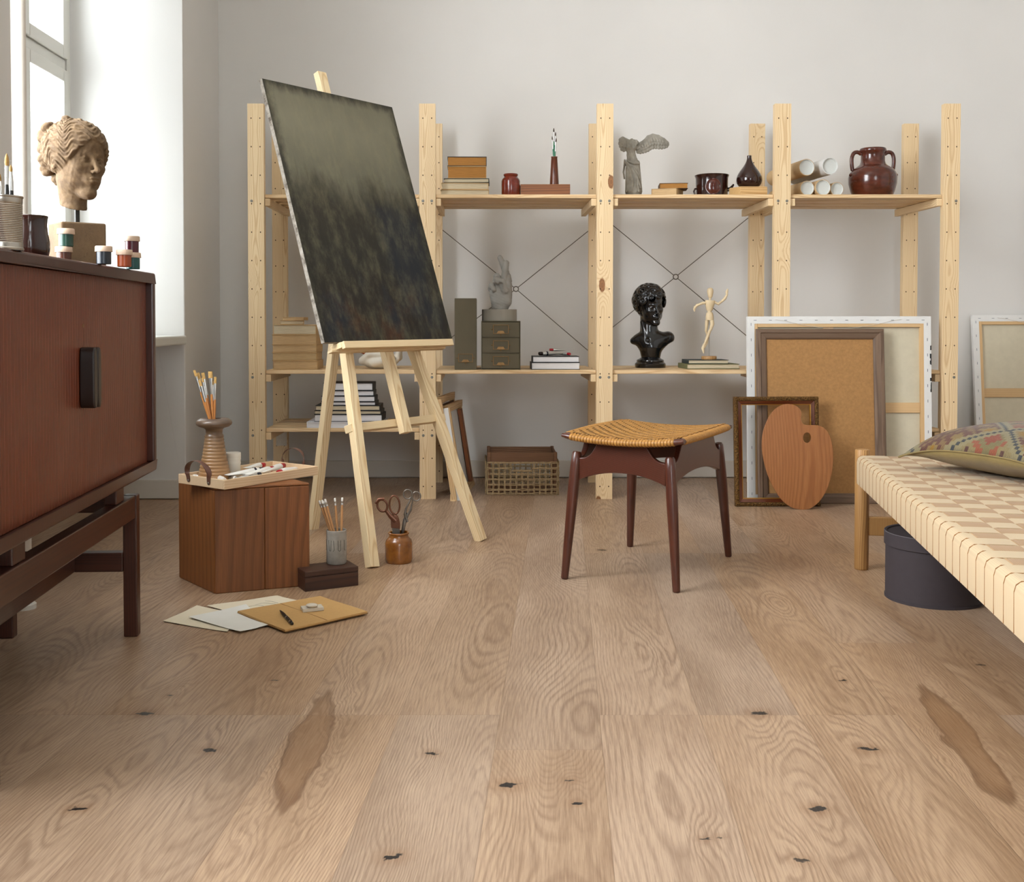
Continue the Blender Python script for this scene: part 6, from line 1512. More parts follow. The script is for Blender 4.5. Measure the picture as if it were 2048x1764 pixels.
# ------------------------------------------------------------------ floor, right half
# stretched canvases, seen from behind
def lean_canvas(name, BL, U, Hv, W, H_, th, label, side='gesso', bars=(0.55,), fold=0.030, wire=True):
    """BL bottom left (world), U unit along the width, Hv unit up the slope; the back faces the viewer"""
    t = thing(name, BL, label, 'canvas'); N_ = U.cross(Hv); 
    if N_.y > 0: N_ = -N_
    me_ = mtx(U, Hv, N_, BL)
    def put(m, nm, mat, parent=t, **k):
        o = m.build(nm, mat, None, **k); bpy.context.view_layer.update(); o.parent = parent; o.matrix_basis = parent.matrix_world.inverted() @ me_ ; return o
    b = 0.045
    put(MB().box(0.004, W-0.004, 0.004, H_-0.004, -th, -th+0.0015), 'canvas_back', M['raw_canvas'])
    for i, (x0, x1, y0, y1) in enumerate(((0.001, b, 0, H_), (W-b, W-0.001, 0, H_), (b, W-b, 0.001, b), (b, W-b, H_-b, H_-0.001))):
        put(MB().box(x0, x1, y0, y1, -th+0.002, -0.0015), 'stretcher_bar', M['bar_y' if i < 2 else 'bar_x'], bevel=0.001)
    for f in bars:
        if f > 0: put(MB().box(b, W-b, f*H_-0.022, f*H_+0.022, -th+0.003, -0.008), 'cross_bar', M['bar_x'], bevel=0.002)
        else: put(MB().box(-f*W-0.022, -f*W+0.022, b, H_-b, -th+0.0028, -0.009), 'cross_bar', M['bar_y'], bevel=0.002)
    # primed canvas wrapped round the edge and stapled on the back
    m = MB(); e = 0.0012
    m.box(-e, fold, -e, H_+e, -0.0014, 0.0).box(W-fold, W+e, -e, H_+e, -0.0014, 0.0).box(fold, W-fold, H_-fold, H_+e, -0.0014, 0.0).box(fold, W-fold, -e, fold, -0.0014, 0.0)
    m.box(-e, 0, -e, H_+e, -th-0.001, -0.0014).box(W, W+e, -e, H_+e, -th-0.001, -0.0014).box(0, W, H_, H_+e, -th-0.001, -0.0014).box(0, W, -e, 0, -th-0.001, -0.0014)
    sk = put(m, 'wrapped_canvas', M[side])
    n1 = max(3, int(H_/0.065)); m = MB()
    for k in range(n1):
        y = (k+0.5)*H_/n1
        for x in (fold*0.5, W-fold*0.5): m.box(x-0.0008, x+0.0008, y-0.006, y+0.006, 0, 0.0011)
    n2 = max(3, int(W/0.065))
    for k in range(n2):
        x = (k+0.5)*W/n2; m.box(x-0.006, x+0.006, H_-fold*0.5-0.0008, H_-fold*0.5+0.0008, 0, 0.0011)
    s_o = put(m, 'staple_row', M['staple'], parent=t)
    if wire:
        xs_ = (W*0.19, W*0.80); yw = H_-0.016
        put(MB().tube([(xs_[0]-0.03, yw+0.003, 0.002), (xs_[0], yw, 0.003)]+[(xs_[0]+(xs_[1]-xs_[0])*k/12, yw-0.035*math.sin(math.pi*k/12), 0.003) for k in range(1, 12)]+[(xs_[1], yw, 0.003), (xs_[1]+0.03, yw+0.004, 0.002)], 0.0008, 5), 'hanging_wire', M['label'])
    return t, put
def slope(BL_px, BR_px, TL_py, Yb, Yt_, z_bottom=0.0):
    pass
# big white-edged canvas
BLp = AT(1516, 1000, 4.565); BLp.z = 0.0
TLp = AT(1494.5, 633.5, 4.60)
# lies on the posts: the slope goes slightly back
W_ = AT(1861, 632, 4.60).x-TLp.x
BLp.x = TLp.x+0.002
Hv = (TLp-BLp); H_ = Hv.length; Hv.normalize()
t, put = lean_canvas('stretched_canvas', BLp, Vector((1, 0, 0)), Hv, W_, H_, 0.018, 'large primed canvas seen from its back, leaning on the right of the shelving', bars=(0.505, -0.445))
m = MB(); random.seed(3)
for k in range(10):
    y = H_*(0.50+0.38*random.random()); w = 0.002+0.004*random.random(); m.box(W_+0.0005-w, W_+0.0016, y, y+0.004+0.022*random.random(), -0.012+0.004*random.random(), 0.0012)
put(m, 'paint_stain', M['cov_black'])
# framed hardboard
def tilted(BLp, TLp): h = (TLp-BLp); return h.length, h.normalized()
BF = AT(1531, 1007, 4.50); BF.z = 0; TF = AT(1513.5, 657.5, 4.560); TF2 = TF.copy(); BF.x = TF.x+0.001
Hf, Hvf = tilted(BF, TF); Wf = AT(1768, 657, 4.56).x-TF.x
t = thing('framed_board', BF, 'brown hardboard in a grey brown wooden frame leaning in front of the large canvas', 'framed board')
N_ = Vector((1, 0, 0)).cross(Hvf); N_ = -N_ if N_.y > 0 else N_
mf = mtx(Vector((1, 0, 0)), Hvf, N_, BF)
def putf(m, nm, mat, parent, M4, **k):
    o = m.build(nm, mat, None, **k); bpy.context.view_layer.update(); o.parent = parent; o.matrix_basis = parent.matrix_world.inverted() @ M4; return o
def frame_bars(W, H, prof, mat, name, parent, M4, rot_mat=True):
    """mitred frame: prof = list of (inset, height) from the outer edge inwards"""
    out = []
    for side in range(4):
        L = W if side % 2 == 0 else H
        # local: z along the member, x inwards, y height
        m = MB(); r0 = [(i, h_, i) for i, h_ in prof]; r1 = [(i, h_, L-i) for i, h_ in prof]
        m.loft([[Vector(p) for p in r0], [Vector(p) for p in r1]])
        o = m.build(name, mat, None, smooth=30)
        if side == 0: a, b, c, o_ = (0, 1, 0), (0, 0, 1), (1, 0, 0), (0, 0, 0)
        if side == 1: a, b, c, o_ = (-1, 0, 0), (0, 0, 1), (0, 1, 0), (W, 0, 0)
        if side == 2: a, b, c, o_ = (0, -1, 0), (0, 0, 1), (-1, 0, 0), (W, H, 0)
        if side == 3: a, b, c, o_ = (1, 0, 0), (0, 0, 1), (0, -1, 0), (0, H, 0)
        bpy.context.view_layer.update(); o.parent = parent; o.matrix_basis = parent.matrix_world.inverted() @ M4 @ mtx(Vector(a), Vector(b), Vector(c), Vector(o_)); out.append(o)
    return out
fw = 0.044
frame_bars(Wf, Hf, [(0, -0.022), (0, -0.003), (0.003, 0), (0.016, 0), (0.019, -0.004), (0.036, -0.006), (fw-0.003, -0.009), (fw, -0.013), (fw, -0.022)], M['grey_oak'], 'frame_side', t, mf)
putf(MB().box(fw-0.006, Wf-fw+0.006, fw-0.006, Hf-fw+0.006, -0.021, -0.0155), 'hardboard_panel', M['hardboard'], t, mf)
# small gilt frame
BG = AT(1478.5, 1009, 4.440); BG.z = 0; TG = AT(1467.5, 793, 4.480); BG.x = TG.x+0.002
Hg, Hvg = tilted(BG, TG); Wg = AT(1637, 793, 4.48).x-TG.x
t = thing('ornate_frame', BG, 'small empty picture frame with gilt ornament leaning left of the palette', 'picture frame')
N_ = Vector((1, 0, 0)).cross(Hvg); N_ = -N_ if N_.y > 0 else N_; mg = mtx(Vector((1, 0, 0)), Hvg, N_, BG)
frame_bars(Wg, Hg, [(0, -0.020), (0, -0.004), (0.003, 0.001), (0.010, 0.003), (0.017, 0.0), (0.018, -0.020)], M['gilt'], 'gilt_moulding', t, mg)
frame_bars(Wg-0.036, Hg-0.036, [(0, -0.020), (0, -0.002), (0.014, -0.008), (0.014, -0.020)], M['frame_red'], 'inner_slip', t, mg @ Matrix.Translation((0.018, 0.018, 0)))
frame_bars(Wg-0.064, Hg-0.064, [(0, -0.020), (0, -0.008), (0.003, -0.009), (0.0035, -0.020)], M['gilt_lip'], 'gilt_lip', t, mg @ Matrix.Translation((0.032, 0.032, 0)))
# beads of ornament on the moulding (one mesh per side)
random.seed(8)
for side in range(4):
    m = MB(); L = Wg if side % 2 == 0 else Hg; n_ = int(L/0.0085)
    for k in range(n_):
        s = (k+0.5)*L/n_; tt_ = 0.009+0.003*math.sin(k*1.9)
        c = [(s, tt_), (Wg-tt_, s), (Wg-s, Hg-tt_), (tt_, Hg-s)][side]
        m.sphere((c[0], c[1], 0.003), 0.0042, 7, 5, (1.0 if side % 2 == 0 else 0.7, 0.7 if side % 2 == 0 else 1.0, 0.55))
    o = putf(m, 'leaf_ornament', M['gilt'], t, mg, smooth=60); o['kind'] = 'stuff'
# palette
k4 = 608/2048.0
def q4(x, y): return 1440+x*k4, 600+y*k4
BP = AT(1600, 1010, 4.375); BP.z = 0.0; TPp = AT(1577, 800.5, 4.425)
Lp = (Vector((0, 4.425, TPp.z))-Vector((0, 4.375, 0))); Hp = Lp.length; Hvp = Lp.normalized()
NP_ = Vector((1, 0, 0)).cross(Hvp); NP_ = -NP_ if NP_.y > 0 else NP_
org = Vector((AT(1440+520*k4, 900, 4.40).x, 4.375, 0))
def pl(x, y):
    px, py = q4(x, y); r = ray(px, py); o = Vector((0, 0, CAM_H)); kx = (org-o).dot(NP_)/r.dot(NP_); p = o+r*kx-org
    return (p.x, p.dot(Hvp))
outl = [(540, 1384), (600, 1378), (660, 1335), (705, 1270), (735, 1190), (752, 1110), (758, 1020), (750, 940), (730, 880), (700, 840), (665, 822), (620, 818), (570, 817), (548, 800), (542, 770), (544, 735), (530, 705), (500, 685), (460, 676), (415, 682), (370, 710), (330, 760), (300, 825), (284, 890), (280, 960), (290, 1040), (310, 1120), (340, 1200), (385, 1280), (430, 1335), (485, 1372)]
o2 = [tuple(p) for p in bez([pl(*p) for p in outl]+[pl(*outl[0])], 5)][:-1]
mn = min(p[1] for p in o2); o2 = [(p[0], p[1]-mn) for p in o2]
hole = [pl(583+28*math.cos(a), 902+36*math.sin(a)) for a in [2*math.pi*k/28 for k in range(28)]]; hole = [(p[0], p[1]-mn) for p in hole]
t = thing('artist_palette', org, 'oval oak painter palette with a thumb hole leaning on the gilt frame', 'palette')
o = plate(o2, [hole], 0.006, 'board', M['palette'], None, bevel=0.0008)
bpy.context.view_layer.update(); o.parent = t; o.matrix_basis = t.matrix_world.inverted() @ mtx(Vector((1, 0, 0)), Hvp, NP_, org)
# canvas against the back wall at the far right
BL2 = AT(1957, 960, 5.14); BL2.z = 0; TL2 = AT(1944.5, 630.5, 5.225); BL2.x = TL2.x+0.002; h_ = (TL2-BL2)
lean_canvas('stretched_canvas', BL2, Vector((1, 0, 0)), h_.normalized(), 0.80, h_.length, 0.018, 'canvas seen from its back leaning on the wall at the right edge of the picture', bars=(0.53, -0.5))
# two frames leaning on the second post
def side_panel(name, p_bot_front, p_bot_back, p_top_front, th, label, cat):
    U = (p_bot_back-p_bot_front); W = U.length; U.normalize(); V = (p_top_front-p_bot_front); H = V.length; V.normalize(); N = U.cross(V)
    if N.x < 0: N = -N
    t = thing(name, p_bot_front, label, cat); return t, mtx(U, V, N, p_bot_front), W, H
pf = AT(911, 1001, 4.60); pf.z = 0; pf = FZ(912, 1001); pb = FZ(937, 968); ptf = AT(884.5, 815, pf.y+0.02); pf.x += 0.026; pb.x += 0.026; ptf.x += 0.031
t, m4, W, H = side_panel('leaning_picture', pf, pb, ptf, 0.02, 'pale edged canvas frame with reddish inner bars leaning at the foot of the second post', 'canvas')
frame_bars(W, H, [(0, -0.024), (0, 0), (0.030, 0), (0.030, -0.024)], M['bar_pine'], 'frame_side', t, m4)
putf(MB().box(0.002, W-0.002, 0.002, H-0.002, -0.027, -0.0242), 'canvas_sheet', M['gesso'], t, m4)
putf(MB().box(-0.0015, 0.0, 0.0, H, -0.027, 0.0005), 'wrapped_edge', M['gesso'], t, m4)
putf(MB().box(W-0.075, W-0.031, 0.031, H-0.031, -0.020, -0.004), 'cross_bar', M['red_pine'], t, m4)
pf2 = Vector((pf.x-0.0290, pf.y-0.02, 0)); pb2 = Vector((pb.x-0.0290, pb.y-0.01, 0)); ptf2 = Vector((ptf.x-0.0290-0.0065, pf.y, ptf.z+0.038))
t, m4, W, H = side_panel('leaning_picture', pf2, pb2, ptf2, 0.02, 'taller brown backed wooden frame squeezed between the second post and the pale edged canvas', 'picture frame')
frame_bars(W, H, [(0, -0.022), (0, 0), (0.028, 0), (0.028, -0.022)], M['bar_pine'], 'frame_side', t, m4)
putf(MB().box(0.028, W-0.028, 0.028, H-0.028, -0.012, -0.008), 'dark_panel', M['cov_brown'], t, m4)

# ------------------------------------------------------------------ seagrass basket on crate
Yk = 4.74; x0, x1 = AT(974.5, 950, Yk).x, AT(1114.5, 950, Yk).x; Wk = x1-x0; zr = 0.190; Dk = 0.245
t = thing('seagrass_basket', (x0, Yk, 0), 'low wooden crate wrapped in open woven seagrass, on the floor under the shelving', 'basket')
for y in (0.008, Dk-0.014): MB().box(0.012, Wk-0.012, y, y+0.009, zr-0.045, zr-0.003).build('board', M['crate_wood'], t, bevel=0.002)
for x in (0.003, Wk-0.012): MB().box(x, x+0.009, 0.02, Dk-0.02, zr-0.045, zr-0.002).build('board', M['crate_wood'], t, bevel=0.002)
MB().box(0.01, Wk-0.01, 0.01, Dk-0.01, 0.004, 0.010).build('bottom', M['crate_wood'], t)
for x in (0.0, Wk-0.016):
    for y in (0.0, Dk-0.016): MB().box(x, x+0.016, y, y+0.016, 0.001, zr).build('corner_post', M['crate_wood'], t, bevel=0.003)
random.seed(21); zw = 0.144
def twist(m, pts, r=0.0026):
    pts = bez(pts, 6); m.tube([p for p in pts], [r*(1+0.22*math.sin(i*2.1)) for i in range(len(pts))], 6)
m = MB()
def wall_rope(P0, P1, N_, horizontal_zs, n_v):
    P0 = Vector(P0); P1 = Vector(P1); U = P1-P0; L = U.length; U.normalize(); N_ = Vector(N_)
    for z in horizontal_zs:
        for dz in (-0.0025, 0.0025):
            pts = [P0+U*(L*k/10)+Vector((0, 0, z+dz+random.uniform(-.0014, .0014)))+N_*(0.001+0.003*(k % 2)) for k in range(11)]; twist(m, pts, 0.0021)
    for k in range(n_v+1):
        x = L*k/n_v
        for dx in (-0.0022, 0.0022):
            hole = 0.36*L < x < 0.64*L
            zt_ = zw-0.030 if (hole and abs(N_.y) > 0.5) else zw
            pts = [P0+U*(x+dx+random.uniform(-.0015, .0015))+Vector((0, 0, 0.004+(zt_-0.004)*j/6))+N_*(0.004-0.003*(j % 2)) for j in range(7)]; twist(m, pts, 0.0020)
zsr = [0.006, 0.024, 0.046, 0.070, 0.093]
for P0, P1, N_ in (((0, -0.004, 0), (Wk, -0.004, 0), (0, -1, 0)), ((0, Dk+0.004, 0), (Wk, Dk+0.004, 0), (0, 1, 0)), ((-0.004, 0, 0), (-0.004, Dk, 0), (-1, 0, 0)), ((Wk+0.004, 0, 0), (Wk+0.004, Dk, 0), (1, 0, 0))):
    wall_rope(P0, P1, N_, zsr, 12 if abs(N_[1]) else 9)
    P0v, P1v = Vector(P0), Vector(P1); U = (P1v-P0v); L = U.length; U.normalize()
    segs = ((0, 0.36), (0.64, 1.0)) if abs(N_[1]) else ((0, 1.0),)
    for a, b in segs:
        for z in (0.119, zw):
            for dz in (-0.002, 0.002): twist(m, [P0v+U*(L*(a+(b-a)*k/8))+Vector((0, 0, z+dz+random.uniform(-.0012, .0012)))+Vector(N_)*(0.0025+0.002*(k % 2)) for k in range(9)], 0.0023)
    if abs(N_[1]):
        for dz in (-0.002, 0.002):
            twist(m, [P0v+U*(L*(0.36+0.28*k/6))+Vector((0, 0, zw-0.036+dz))+Vector(N_)*0.003 for k in range(7)], 0.0023)
            twist(m, [P0v+U*(L*(0.36+0.28*k/6))+Vector((0, 0, zw+dz))+Vector(N_)*0.003 for k in range(7)], 0.0023)
m.build('woven_seagrass', M['rope'], t, smooth=70)

# ------------------------------------------------------------------ stool
fA, fB, fC, fD = FZ(1129, 1158), FZ(1353, 1185), FZ(1260, 1093), FZ(1457, 1113)
stool = thing('stool', ((fA+fB+fC+fD)/4), 'teak stool with a woven cane seat and tapered round legs', 'stool')
so = stool.location.copy()
def topof(px, py, z): return FZ(px, py, z)
zl = 0.392
cen = (fA+fB+fC+fD)/4
tops = {}
for nm, f_ in (('A', fA), ('B', fB), ('C', fC), ('D', fD)):
    d = Vector((cen.x-f_.x, cen.y-f_.y, 0)); tops[nm] = f_+d*0.145+Vector((0, 0, zl))
tops['A'] = Vector((AT(1154, 908, 3.215).x, 3.215, AT(1154, 903, 3.215).z)); tops['B'] = Vector((AT(1340, 915, 3.075).x, 3.075, AT(1340, 914, 3.075).z))
zA = (tops['A'].z+tops['B'].z)/2
for n_ in 'AB': tops[n_].z = zA
tops['D'] = Vector((AT(1437, 880, 3.43).x, 3.43, zA)); tops['C'] = tops['D']+(tops['A']-tops['B']); tops['C'].z = zA
for nm, f_ in (('A', fA), ('B', fB), ('C', fC), ('D', fD)):
    a = tops[nm]-so; b = f_-so; L = (a-b).length
    o = MB().lathe([(0, 0), (0.0085, 0), (0.0105, 0.002), (0.0112, 0.006), (0.0165, L*0.62), (0.0168, L*0.72), (0.0158, L*0.9), (0.0145, L*0.985), (0.011, L), (0, L+0.001)], 28).build('leg', M['stool_wood'], stool, smooth=True)
    a3, b3, c3 = frame_z(a-b, (0, -1, 0)); o.matrix_basis = mtx(a3, b3, c3, b)
# aprons: arched below, scooped at the upper corners
def apron(p, q, hT):
    """between two leg tops"""
    U = (q-p); U.z = 0; L = U.length; U.normalize(); N_ = Vector((-U.y, U.x, 0)); zt_ = p.z
    x0, x1 = 0.010, L-0.010
    lo = [(x0, -0.085), (x0+(x1-x0)*0.12, -0.072), (x0+(x1-x0)*0.30, -0.060), (x0+(x1-x0)*0.5, -0.056), (x0+(x1-x0)*0.70, -0.060), (x0+(x1-x0)*0.88, -0.072), (x1, -0.085)]
    e = 0.060
    up_ = [(x1, -0.018), (x1-0.018, -0.016), (x1-0.036, -0.006), (x1-0.048, 0.010), (x1-e, hT), (x0+e, hT), (x0+0.048, 0.010), (x0+0.036, -0.006), (x0+0.018, -0.016), (x0, -0.018)]
    poly = [tuple(v) for v in bez([Vector(v) for v in lo], 3)]+[tuple(v) for v in bez([Vector(v) for v in up_[:5]], 3)]+[tuple(v) for v in bez([Vector(v) for v in up_[5:]], 3)]
    m = MB(); m.loft([[p+U*x+N_*s+Vector((0, 0, z))-so for x, z in poly] for s in (-0.009, 0.009)])
    return m.build('apron', M['apron'], stool, smooth=35, bevel=0.002)
hT = 0.030
apron(tops['A'], tops['B'], hT); apron(tops['B'], tops['D'], hT); apron(tops['A'], tops['C'], hT); apron(tops['C'], tops['D'], hT)
# seat: local frame u along A->B, v towards the back
U = (tops['B']-tops['A']); U.z = 0; WAB = U.length; U.normalize(); V = (tops['D']-tops['B']); V.z = 0; V = (V-U*V.dot(U)).normalized(); LBD = (tops['D']-tops['B']).length
cs = (tops['A']+tops['B']+tops['C']+tops['D'])/4; cs.z = zA
hu, hv = WAB/2+0.034, LBD/2+0.038
zs_ = hT+0.012
def seat_z(u, v):      # u,v in -1..1: sides (u=+-1) turn up, front and back sag
    return zs_+0.012*(u*u)-0.006*(1-u*u)*(1-v*v)-0.0
def sp(u, v, dz=0.0):
    return (cs-so)+U*(u*hu)+V*(v*hv)+Vector((0, 0, seat_z(u, v)+dz))
def outline(u, v): return u, v
# frame rails
rail = [(-1, -1), (1, -1), (1, 1), (-1, 1)]
m_front = MB()
def rail_tube(name, pts, r0, flat=0.75):
    m = MB(); m.tube(pts, r0, 14, flat=flat, up=(0, 0, 1)); return m.build(name, M['stool_wood'], stool, smooth=True)
N8 = 16
rail_tube('seat_rail', [sp(-1.05+2.10*k/N8, -0.99+0.0*k, -0.004) for k in range(N8+1)], [0.0075]+[0.0125]*(N8-1)+[0.0075])
rail_tube('seat_rail', [sp(-1.05+2.10*k/N8, 0.99, -0.004) for k in range(N8+1)], [0.0075]+[0.0125]*(N8-1)+[0.0075])
rail_tube('seat_rail', [sp(-0.98-0.06*math.sin(math.pi*k/N8), -0.97+1.94*k/N8, -0.004) for k in range(N8+1)], 0.0125)
rail_tube('seat_rail', [sp(0.98+0.06*math.sin(math.pi*k/N8), -0.97+1.94*k/N8, -0.004) for k in range(N8+1)], 0.0125)
# cane wrapped round the rails
m = MB()
def wraps(P, n_, rr, dirn):
    for k in range(n_):
        c = P((k+0.5)/n_); e = 0.5/n_*0.93; a = P((k+0.5)/n_-e); b = P((k+0.5)/n_+e)
        m.tube([a, a+(b-a)*0.25, a+(b-a)*0.5, a+(b-a)*0.75, b], [rr*0.90, rr*1.0, rr*1.03, rr*1.0, rr*0.90], 12, flat=0.78, up=(0, 0, 1))
wraps(lambda s: sp(-0.90+1.80*s, -0.99, -0.004), 34, 0.0142, 0); wraps(lambda s: sp(-0.90+1.80*s, 0.99, -0.004), 34, 0.0142, 0)
wraps(lambda s: sp(-0.98-0.06*math.sin(math.pi*(0.03+0.94*s)), -0.91+1.82*s, -0.004), 54, 0.0142, 1); wraps(lambda s: sp(0.98+0.06*math.sin(math.pi*(0.03+0.94*s)), -0.91+1.82*s, -0.004), 54, 0.0142, 1)
m.build('cane_wrapping', M['cane'], stool, smooth=60)
# woven field
m = MB(); nu, nv = 30, 38
for i in range(nu):
    u = -0.93+1.86*(i+0.5)/nu; pts = []
    for j in range(nv*2+1):
        v = -0.97+1.94*j/(nv*2); kx = j//2; over = ((kx+i//1) % 4) < 2
        edge = min(1.0, (0.97-abs(v))/0.06); pts.append(sp(u, v, 0.0072+(0.0016 if over else -0.0016)*edge))
    m.tube(pts, 0.0042, 5, flat=0.3, up=(0, 0, 1))
for j in range(nv):
    v = -0.93+1.86*(j+0.5)/nv; pts = []
    for i in range(nu*2+1):
        u = -0.97+1.94*i/(nu*2); kx = i//2; over = ((j+kx) % 4) >= 2
        pts.append(sp(u, v, 0.0072+(0.0018 if over else -0.0014)))
    m.tube(pts, 0.0040, 5, flat=0.3, up=(0, 0, 1))
m.build('woven_cane', M['cane'], stool, smooth=70)
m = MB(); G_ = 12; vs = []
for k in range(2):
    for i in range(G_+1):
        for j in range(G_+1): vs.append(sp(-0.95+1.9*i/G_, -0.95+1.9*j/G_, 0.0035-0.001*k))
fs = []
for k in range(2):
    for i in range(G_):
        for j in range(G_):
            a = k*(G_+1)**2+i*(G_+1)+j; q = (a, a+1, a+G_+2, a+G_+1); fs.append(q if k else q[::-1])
m.add(vs, fs); m.build('shade_under_weave', M['cane_shaded'], stool)  # dark sheet added for the shade between the strands

# ------------------------------------------------------------------ daybed
lg = FZ(1720, 1138); bd = Vector((-0.1865, -0.98245, 0)); br = Vector((0.98245, -0.1865, 0))   # along the bed towards the viewer, across to the right
LB, WB = 2.02, 0.78; zt = 0.357; zlow = 0.272; rr = 0.0215
bo = lg+br*0.004
bed = thing('daybed', bo, 'oak daybed woven with natural and tan webbing at the right side of the room', 'daybed', rz=math.atan2(bd.y, bd.x))
# local: x along the bed (towards viewer), y across: bed lies on local +y or -y?
loc_r = Matrix.Rotation(-math.atan2(bd.y, bd.x), 3, 'Z') @ br; sy = 1 if loc_r.y > 0 else -1
for x in (0.0, LB):
    for y in (0.0, WB):
        MB().lathe([(0, 0), (0.0195, 0), (0.0208, 0.0015), (rr, 0.006), (rr, 0.15), (rr+0.0006, 0.372), (rr-0.001, 0.3755), (0, 0.376)], 32, c=(x, sy*y, 0)).build('leg', M['bed_wood'], bed, smooth=True)
    MB().box(x-0.011, x+0.011, min(sy*0.018, sy*(WB-0.018)), max(sy*0.018, sy*(WB-0.018)), 0.108, 0.166).build('stretcher', M['bed_wood'], bed, bevel=0.003)
    MB().box(x-0.012+(0.0), x+0.012, min(sy*0.018, sy*(WB-0.018)), max(sy*0.018, sy*(WB-0.018)), zlow+0.006, zt-0.010).build('end_rail', M['bed_wood'], bed, bevel=0.003)
for y in (0.0, WB):
    MB().box(0.018, LB-0.018, sy*y-0.016, sy*y+0.016, zlow+0.004, zt-0.006).build('side_rail', M['bed_wood'], bed, bevel=0.008)
# webbing: straps across the bed wrap over the side rails and down their outer face; straps along the bed weave through
sw = 0.0565; g_ = 0.0012; nX = int((LB-0.05)/(sw+g_)); th = 0.0022
x_off = 0.024
m = MB(); m2 = MB(); edge = MB()
nY = int((WB-0.03)/(sw+g_)); 
def strap_ring(pts, w, along, m, thick=th):
    """ribbon through 3D points; along = width direction"""
    rings = []; A_ = Vector(along)
    for i, p in enumerate(pts):
        p = Vector(p); d = (Vector(pts[min(i+1, len(pts)-1)])-Vector(pts[max(i-1, 0)])).normalized(); n_ = d.cross(A_).normalized()
        rings.append([p+A_*w/2+n_*thick/2, p-A_*w/2+n_*thick/2, p-A_*w/2-n_*thick/2, p+A_*w/2-n_*thick/2])
    m.loft(rings)
hh_ = 0.0016
for i in range(nX):
    x = x_off+(i+0.5)*(sw+g_)
    pts = []
    yo = -0.0185      # outer face of the near rail
    pts += [(x, sy*yo, zlow+0.0005), (x, sy*(yo-0.0005), zlow+0.02), (x, sy*(yo-0.0008), zt-0.018), (x, sy*(yo+0.002), zt-0.007), (x, sy*(yo+0.008), zt-0.0015), (x, sy*(yo+0.016), zt+0.0008)]
    for j in range(nY):
        yc = 0.012+(j+0.5)*(sw+g_); over = ((i+j) % 2) == 0; s = 1 if over else -1
        for f in (-0.36, 0.36): pts.append((x, sy*(yc+f*sw), zt+s*hh_))
    pts += [(x, sy*(WB+0.002), zt+0.0006), (x, sy*(WB+0.012), zt-0.003), (x, sy*(WB+0.0185), zt-0.012), (x, sy*(WB+0.0188), zlow+0.0005)]
    strap_ring(pts, sw, (1, 0, 0), m)
    strap_ring([(x, sy*(yo+0.0015), zlow-0.0012), (x, sy*(yo+0.032), zlow-0.0012)], sw, (1, 0, 0), m)
for j in range(nY):
    y = sy*(0.012+(j+0.5)*(sw+g_)); pts = [(0.004, y, zlow+0.02), (0.003, y, zt-0.010), (0.010, y, zt-0.001)]
    for i in range(nX):
        xc = x_off+(i+0.5)*(sw+g_); over = ((i+j) % 2) == 1; s = 1 if over else -1
        for f in (-0.36, 0.36): pts.append((xc+f*sw, y, zt+s*hh_))
    pts += [(LB-0.010, y, zt-0.001), (LB-0.003, y, zt-0.010)]
    strap_ring(pts, sw, (0, 1, 0), m2)
# dark selvedge threads between the straps on the side
m.mat(1)
for i in range(nX+1):
    x = x_off+i*(sw+g_); m.tube([(x, sy*-0.0196, zlow+0.001), (x, sy*-0.0200, zt-0.016), (x, sy*-0.017, zt-0.005), (x, sy*-0.009, zt+0.0008), (x, sy*0.010, zt+0.0008)], 0.0011, 6)
m.build('cross_webbing', [M['web'], M['cord']], bed, smooth=40); m2.build('long_webbing', M['web2'], bed, smooth=40)

# hat box under the daybed
hb_ = FZ(1867, 1221); hc = Vector((AT(1867, 1100, hb_.y+0.128).x, hb_.y+0.128, 0)); rh = 91.5*S(hc.y)
t = thing('hat_box', (hc.x, hc.y, 0), 'round charcoal hat box with a lid on the floor under the daybed', 'hat box')
zh = AT(1867, 1100, hc.y-rh); 
HH = 0.186
MB().lathe([(0, 0), (rh+0.001, 0), (rh+0.001, 0.006), (rh-0.001, 0.007), (rh-0.001, HH-0.034), (0, HH-0.034)], 80).build('box_body', M['hatbox'], t, smooth=True)
l = MB().lathe([(0, HH-0.036), (rh+0.003, HH-0.036), (rh+0.003, HH-0.001), (rh+0.001, HH), (rh-0.004, HH-0.001), (rh-0.006, HH-0.004), (0, HH-0.004)], 80).build('lid', M['hatbox'], t, smooth=True)
MB().tube([((rh+0.0015)*math.cos(a), (rh+0.0015)*math.sin(a), HH-0.0002) for a in [2*math.pi*k/72 for k in range(72)]], 0.0010, 6, closed=True).build('rim_piping', M['hatbox_rim'], l, smooth=True)

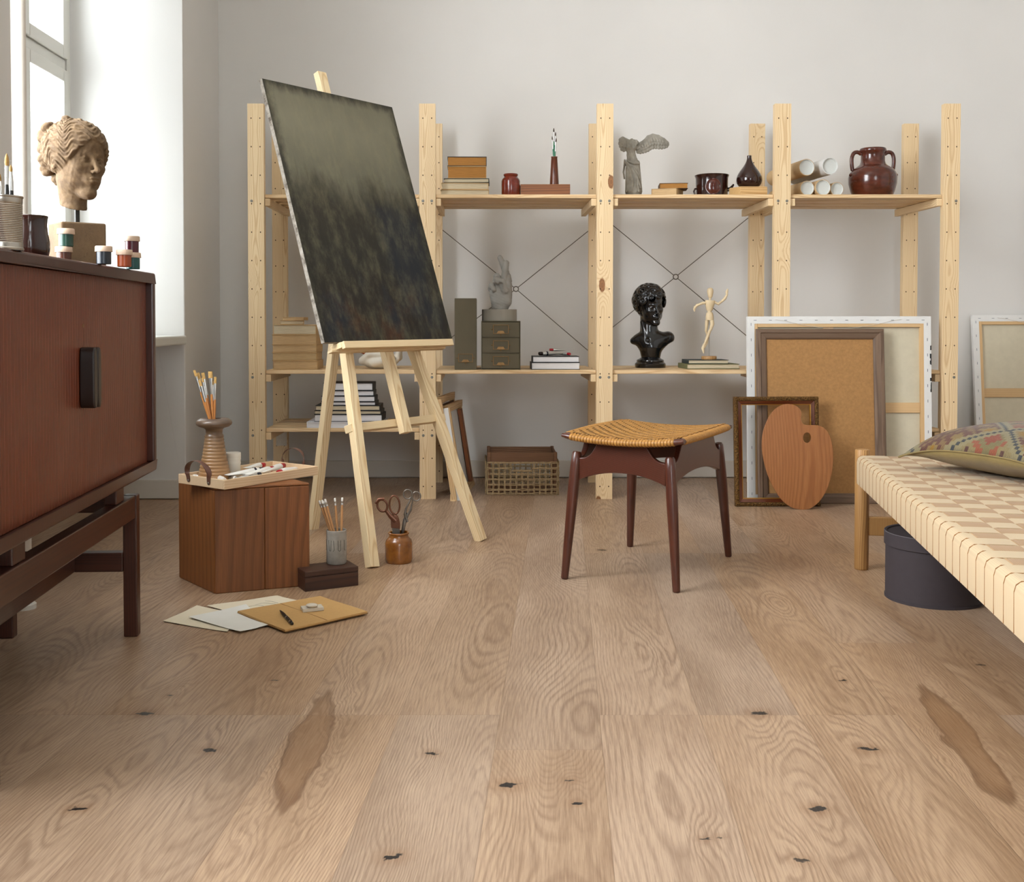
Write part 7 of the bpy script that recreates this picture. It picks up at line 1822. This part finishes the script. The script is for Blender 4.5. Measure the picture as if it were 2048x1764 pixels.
# cushion on the daybed
CU = thing('cushion', (0, 0, 0), 'kilim cushion in rust, ochre and blue grey with an olive back lying on the daybed', 'cushion')
ctip = AT(1800, 921, 3.00)
def cushion(W, T):
    n_ = 40; top = []; bot = []
    vs = []; fs = []; uv = []
    for k in range(2):
        for i in range(n_+1):
            for j in range(n_+1):
                u = -1+2*i/n_; v = -1+2*j/n_
                pinch = 1-0.06*(1-abs(u)**2)*abs(v)**6; pinch2 = 1-0.06*(1-abs(v)**2)*abs(u)**6
                x = u*W/2*pinch2; y = v*W/2*pinch
                t_ = (max(0, 1-abs(u)**2.6)**0.62)*(max(0, 1-abs(v)**2.6)**0.62)
                wr = 0.05*math.sin(9*u+4*v)+0.05*math.sin(7*v-5*u)
                z = T/2*t_*(1+wr*0.35)*(1 if k == 0 else -1)-0.036*(abs(u)*abs(v))**3; 
                vs.append((x, y, z)); uv.append((i/n_, j/n_))
    return n_, vs, uv
n_, vs, uv = cushion(0.50, 0.138)
for k, (nm, mt) in enumerate((('kilim_cover', 'kilim'), ('back_cover', 'olive_cloth'))):
    o_ = k*(n_+1)**2; sub_v = vs[o_:o_+(n_+1)**2]; fs = []
    for i in range(n_):
        for j in range(n_):
            a = i*(n_+1)+j; q = (a, a+n_+1, a+n_+2, a+1); fs.append(q if k == 0 else q[::-1])
    me = bpy.data.meshes.new(nm); me.from_pydata(sub_v, [], fs); me.polygons.foreach_set('use_smooth', [True]*len(fs)); me.materials.append(M[mt])
    ul = me.uv_layers.new(name='UVMap'); 
    for lp in me.loops: ul.data[lp.index].uv = uv[lp.vertex_index]
    o = bpy.data.objects.new(nm, me); COL.objects.link(o); o.parent = CU
    s_ = o.modifiers.new('solid', 'SOLIDIFY'); s_.thickness = 0.003; s_.offset = -1
pts = []
for (a, b) in (((-1, -1), (1, -1)), ((1, -1), (1, 1)), ((1, 1), (-1, 1)), ((-1, 1), (-1, -1))):
    for k in range(20):
        f = k/20; u = a[0]+(b[0]-a[0])*f; v = a[1]+(b[1]-a[1])*f
        i = round((u+1)/2*n_); j = round((v+1)/2*n_); pts.append(vs[i*(n_+1)+j])
MB().tube(pts, 0.0022, 8, closed=True).build('seam_piping', M['olive_cloth'], CU, smooth=True)
# placed so that its left corner points left; back edge lies low, front seam lifted towards the viewer
CU.location = (1.505, 2.88, zt+0.0725); CU.rotation_euler = Euler((0, 0, math.radians(25)))
